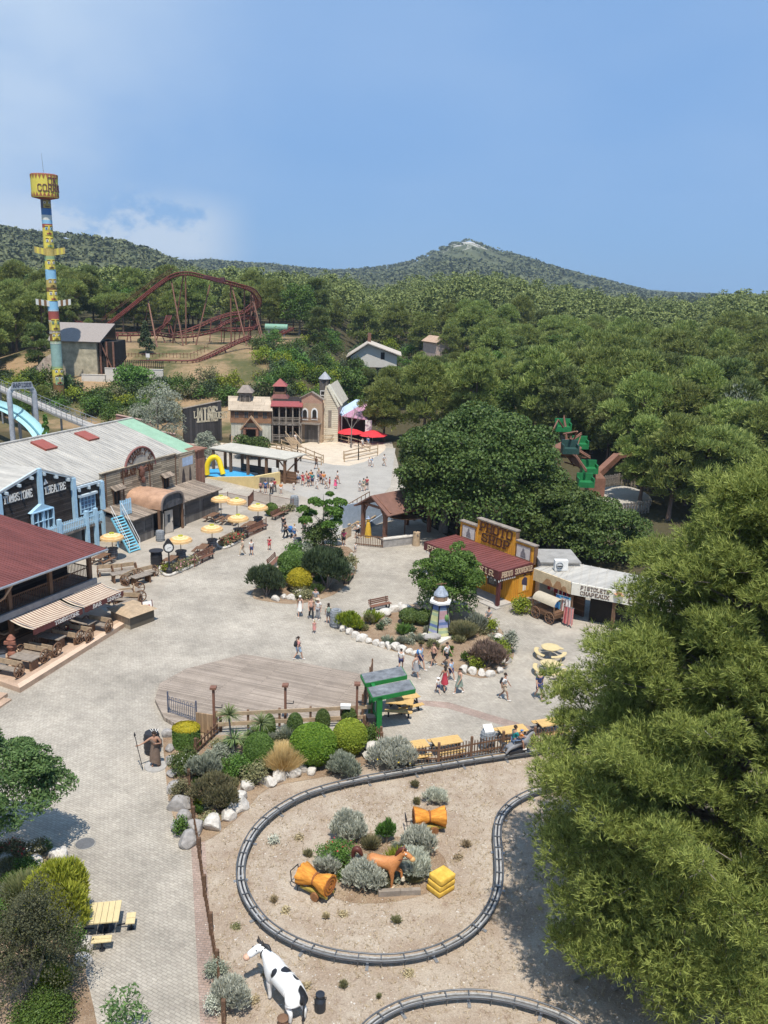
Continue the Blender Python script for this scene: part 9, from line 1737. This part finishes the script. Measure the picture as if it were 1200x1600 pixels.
pb=[(407,769,'child in pink top at the left of the crowd',1.25,'pink','shorts','black','short','dark',40),(415,771,'person in blue shirt beside the hatch',1.6,'blue','shorts','navy','short','dark',0),(424,773,'person in white shirt and black trousers in front of the pool wall',1.7,'white','trousers','black','short','dark',10),(429,769,'person in dark red shirt behind the white shirt',1.6,'red','trousers','dgrey','short','dark',170),(439,772,'child in orange shirt and white shorts',1.4,'orange','shorts','white','short','dark',0),(459,766,'small child in white before the shelter gate',1.05,'white','shorts','grey','short','dark',30),(461,756,'person in white shirt under the shelter edge',1.7,'white','shorts','black','short','dark',170),(466,756,'woman in white shirt and long hair at the shelter edge',1.65,'white','shorts','denim','long','brown',180),(473,759,'person in red shirt left in the crowd',1.65,'red','shorts','red','short','dark',20),(479,756,'person in pale pink shirt in the crowd',1.6,'peach','shorts','beige','short','brown',150),(482,761,'person in dark red shirt in the middle of the crowd',1.65,'red','shorts','dgrey','long','dark',10),(488,760,'man in teal shirt in the crowd',1.75,'teal','shorts','navy','short','dark',180),(495,764,'child in white with cap before the crowd',1.3,'white','shorts','white','cap','white',60),(502,757,'woman in pink shirt in the crowd',1.65,'pink','shorts','black','long','dark',190),(506,758,'person in orange red shirt right in the crowd',1.65,'orange','shorts','grey','short','dark',10),(510,764,'child in white shirt right in the crowd',1.35,'white','shorts','beige','short','brown',80),(515,763,'child in red shirt and red shorts right in the crowd',1.4,'red','shorts','red','short','dark',100),(524,764,'child in hot pink dress at the crowd edge',1.4,'hot','skirt','hot','short','dark',120),(527,756,'woman in white top at the right crowd edge',1.65,'white','shorts','peach','short','dark',120),(562,769,'child in grey shirt at the shelter roof corner',1.4,'grey','shorts','white','short','dark',160),(568,768,'person in pale green shirt at the shelter roof corner',1.6,'green','shorts','beige','short','dark',180),(573,766,'person in dark red shirt nearest the back shelter',1.65,'red','shorts','dgrey','short','dark',170),(577,729,'child in white near the corral exit',1.3,'white','shorts','white','short','blond',20),(581,730,'taller child in pale blue near the corral exit',1.4,'lblue','shorts','white','cap','white',40),(600,728,'person in white close to the oak edge',1.6,'white','shorts','beige','short','dark',70),(454,690,'visitor in dark shirt on the saloon stair',1.7,'dgrey','trousers','black','short','dark',10),(462,694,'visitor in white shirt at the saloon stair',1.7,'white','shorts','beige','short','dark',30),(494,733,'person with brown hair behind the crowd plant',1.7,'brown','shorts','dgrey','long','brown',150),(566,702,'visitor in white by the cafe parasols',1.7,'white','shorts','grey','short','dark',50),(575,700,'visitor in blue by the cafe parasols',1.7,'blue','shorts','grey','short','dark',200),(486,754,'person in orange top deep in the crowd',1.6,'orange','shorts','dgrey','short','dark',30),(498,753,'person in beige top at the back of the crowd',1.7,'beige','shorts','denim','short','blond',10)]
for k,(x,y,l,h,c,bt,bc,hr,hc,f)in enumerate(pb):person(x,y,l,('walk','stand','walk2')[k%3],f,h,('tshirt',c),(bt,bc),(hr,hc),'white' if k%3 else 'dgrey',k%4==3)
def stroller():
 t=thing('stroller','blue baby stroller pushed along the street','stroller',P(455,839),math.radians(150));m=MB();m.lathe([(.05,0),(.3,.05),(.34,.3),(.3,.34)],(0,-.1,.45),12,True,1,1.2);m.ball((0,.12,.85),(.3,.28,.3),10,7);m.build('seat',cm('blue'),t);m=MB()
 for s in(-1,1):m.tube([(s*.25,-.4,.1),(s*.24,.1,.55),(s*.22,.5,1.0)],.018,5).tube([(s*.25,.35,.1),(s*.24,-.1,.55)],.018,5)
 m.tube([(-.22,.5,1.0),(.22,.5,1.0)],.02,5);m.build('frame',M_BLACK,t)
 for sx in(-.25,.25):
  for sy in(-.4,.35):MB().tube([(sx-.03,sy,.12),(sx+.03,sy,.12)],.12,12).build('wheel',M_BLACK,t)
stroller()
def rider():
 a,b=P(790,1180,.36),P(835,1171,.36);rz=math.atan2(b.y-a.y,b.x-a.x);c=P(808,1176,.36);t=thing('pony_car','grey and black moulded pony ride car on the steel track','ride car',c,rz);hm=pm('pony_grey',(.22,.22,.23),.5,.2,3,.05);V=[(-.1,0,.62),(.3,0,.62),(.52,0,.74),(.72,0,1.0),(.84,0,1.06),(1.0,0,.9),(-.5,0,.60)];E_=[(0,1),(1,2),(2,3),(3,4),(4,5),(0,6)];R=[.22,.22,.18,.12,.12,.08,.21]
 for x in(.5,-.5):
  for s in(-1,1):V+=[(x+(.15 if x>0 else-.1),s*.16,.4),(x+(.3 if x>0 else-.3),s*.16,.16)];i=len(V);E_+=[(2 if x>0 else 6,i-2),(i-2,i-1)];R+=[.085,.055]
 link('body',skinmesh('pony_body',V,E_,R,hm,1),t);m=MB();m.tube([(.5,0,.95),(.62,0,1.12),(.78,0,1.2),(.9,0,1.16)],[.04,.06,.06,.03],7);m.build('mane',M_BLACK,t);MB().tube([(-.68,0,.7),(-.9,0,.72),(-.98,0,.4)],[.05,.07,.02],7).build('tail',M_BLACK,t);MB().box(-.55,.4,-.16,.16,.05,.2).box(-.3,.1,-.24,.24,.76,.84).build('saddle_frame',M_BLACK,t)
 f=Matrix.Rotation(rz,3,'Z');man=c+f@Vector((-.22,0,-.10));kid=c+f@Vector((.16,0,.22))
 person(0,0,'man in teal shirt riding the pony car','sit',math.degrees(rz)+90,1.75,('tshirt','teal'),('shorts','denim'),('short','dark'),'white',1,None,man);person(0,0,'child in orange shirt and blue cap sitting before the rider','sit',math.degrees(rz)+90,1.1,('tshirt','orange'),('shorts','denim'),('cap','blue'),'white',0,None,kid)
rider()
def statue():
 b=P(243,1196,.06);s=person(0,0,'painted statue with feather headdress, brown wrap and spear','spear',8,1.95,None,None,('long','dark'),None,1,None,b,'statue','spear_statue');MB().lathe([(0,-.06),(.52,-.06),(.5,0),(0,.005)],(0,0,0),22).build('plinth',pm('plinth_grey',(.36,.34,.31),.9),s);m=MB();m.tube([(-.52,-.32,.02),(-.735,-.25,1.2),(-.80,-.22,1.62)],.018,6);m.lathe([(0,-.14),(.05,0),(0,.16)],(-.82,-.215,1.72),6,False);m.build('spear',M_BLACK,s)
 m=MB();m.smooth=True;n=14;vs=[]
 for i,(z,r)in enumerate(((1.22,.16),(1.0,.17),(.75,.22),(.42,.25),(.25,.26))):
  for k in range(n):a=2*math.pi*k/n;zz=z-(.22*max(math.cos(a),0)if i>2 else 0);vs.append((r*math.cos(a)*(1+.06*math.sin(6*a)),r*.85*math.sin(a),zz))
 m.add(vs,[(i*n+k,i*n+(k+1)%n,(i+1)*n+(k+1)%n,(i+1)*n+k)for i in range(4)for k in range(n)]);m.tube([(-.16,-.1,1.38),(.05,-.16,1.2),(.17,-.05,1.05)],[.05,.07,.06],7).tube([(.1,.1,1.42),(.26,.05,1.25),(.28,.05,.9)],[.06,.09,.07],7);m.build('brown_wrap',pm('wrap_brown',(.17,.12,.09),.8,.25,6,.2),s);m=MB()
 for k in range(7):a=-.9+k*.3;m.mat(k%2).add([(.1*math.sin(a),.02,1.70),(.1*math.sin(a)+.03,.02,1.70),(.24*math.sin(a)+.02,.07,1.84),(.24*math.sin(a)-.02,.07,1.84)],[(0,1,2,3)])
 m.build('feather_band',[M_WHITE,M_BLACK],s)
statue()
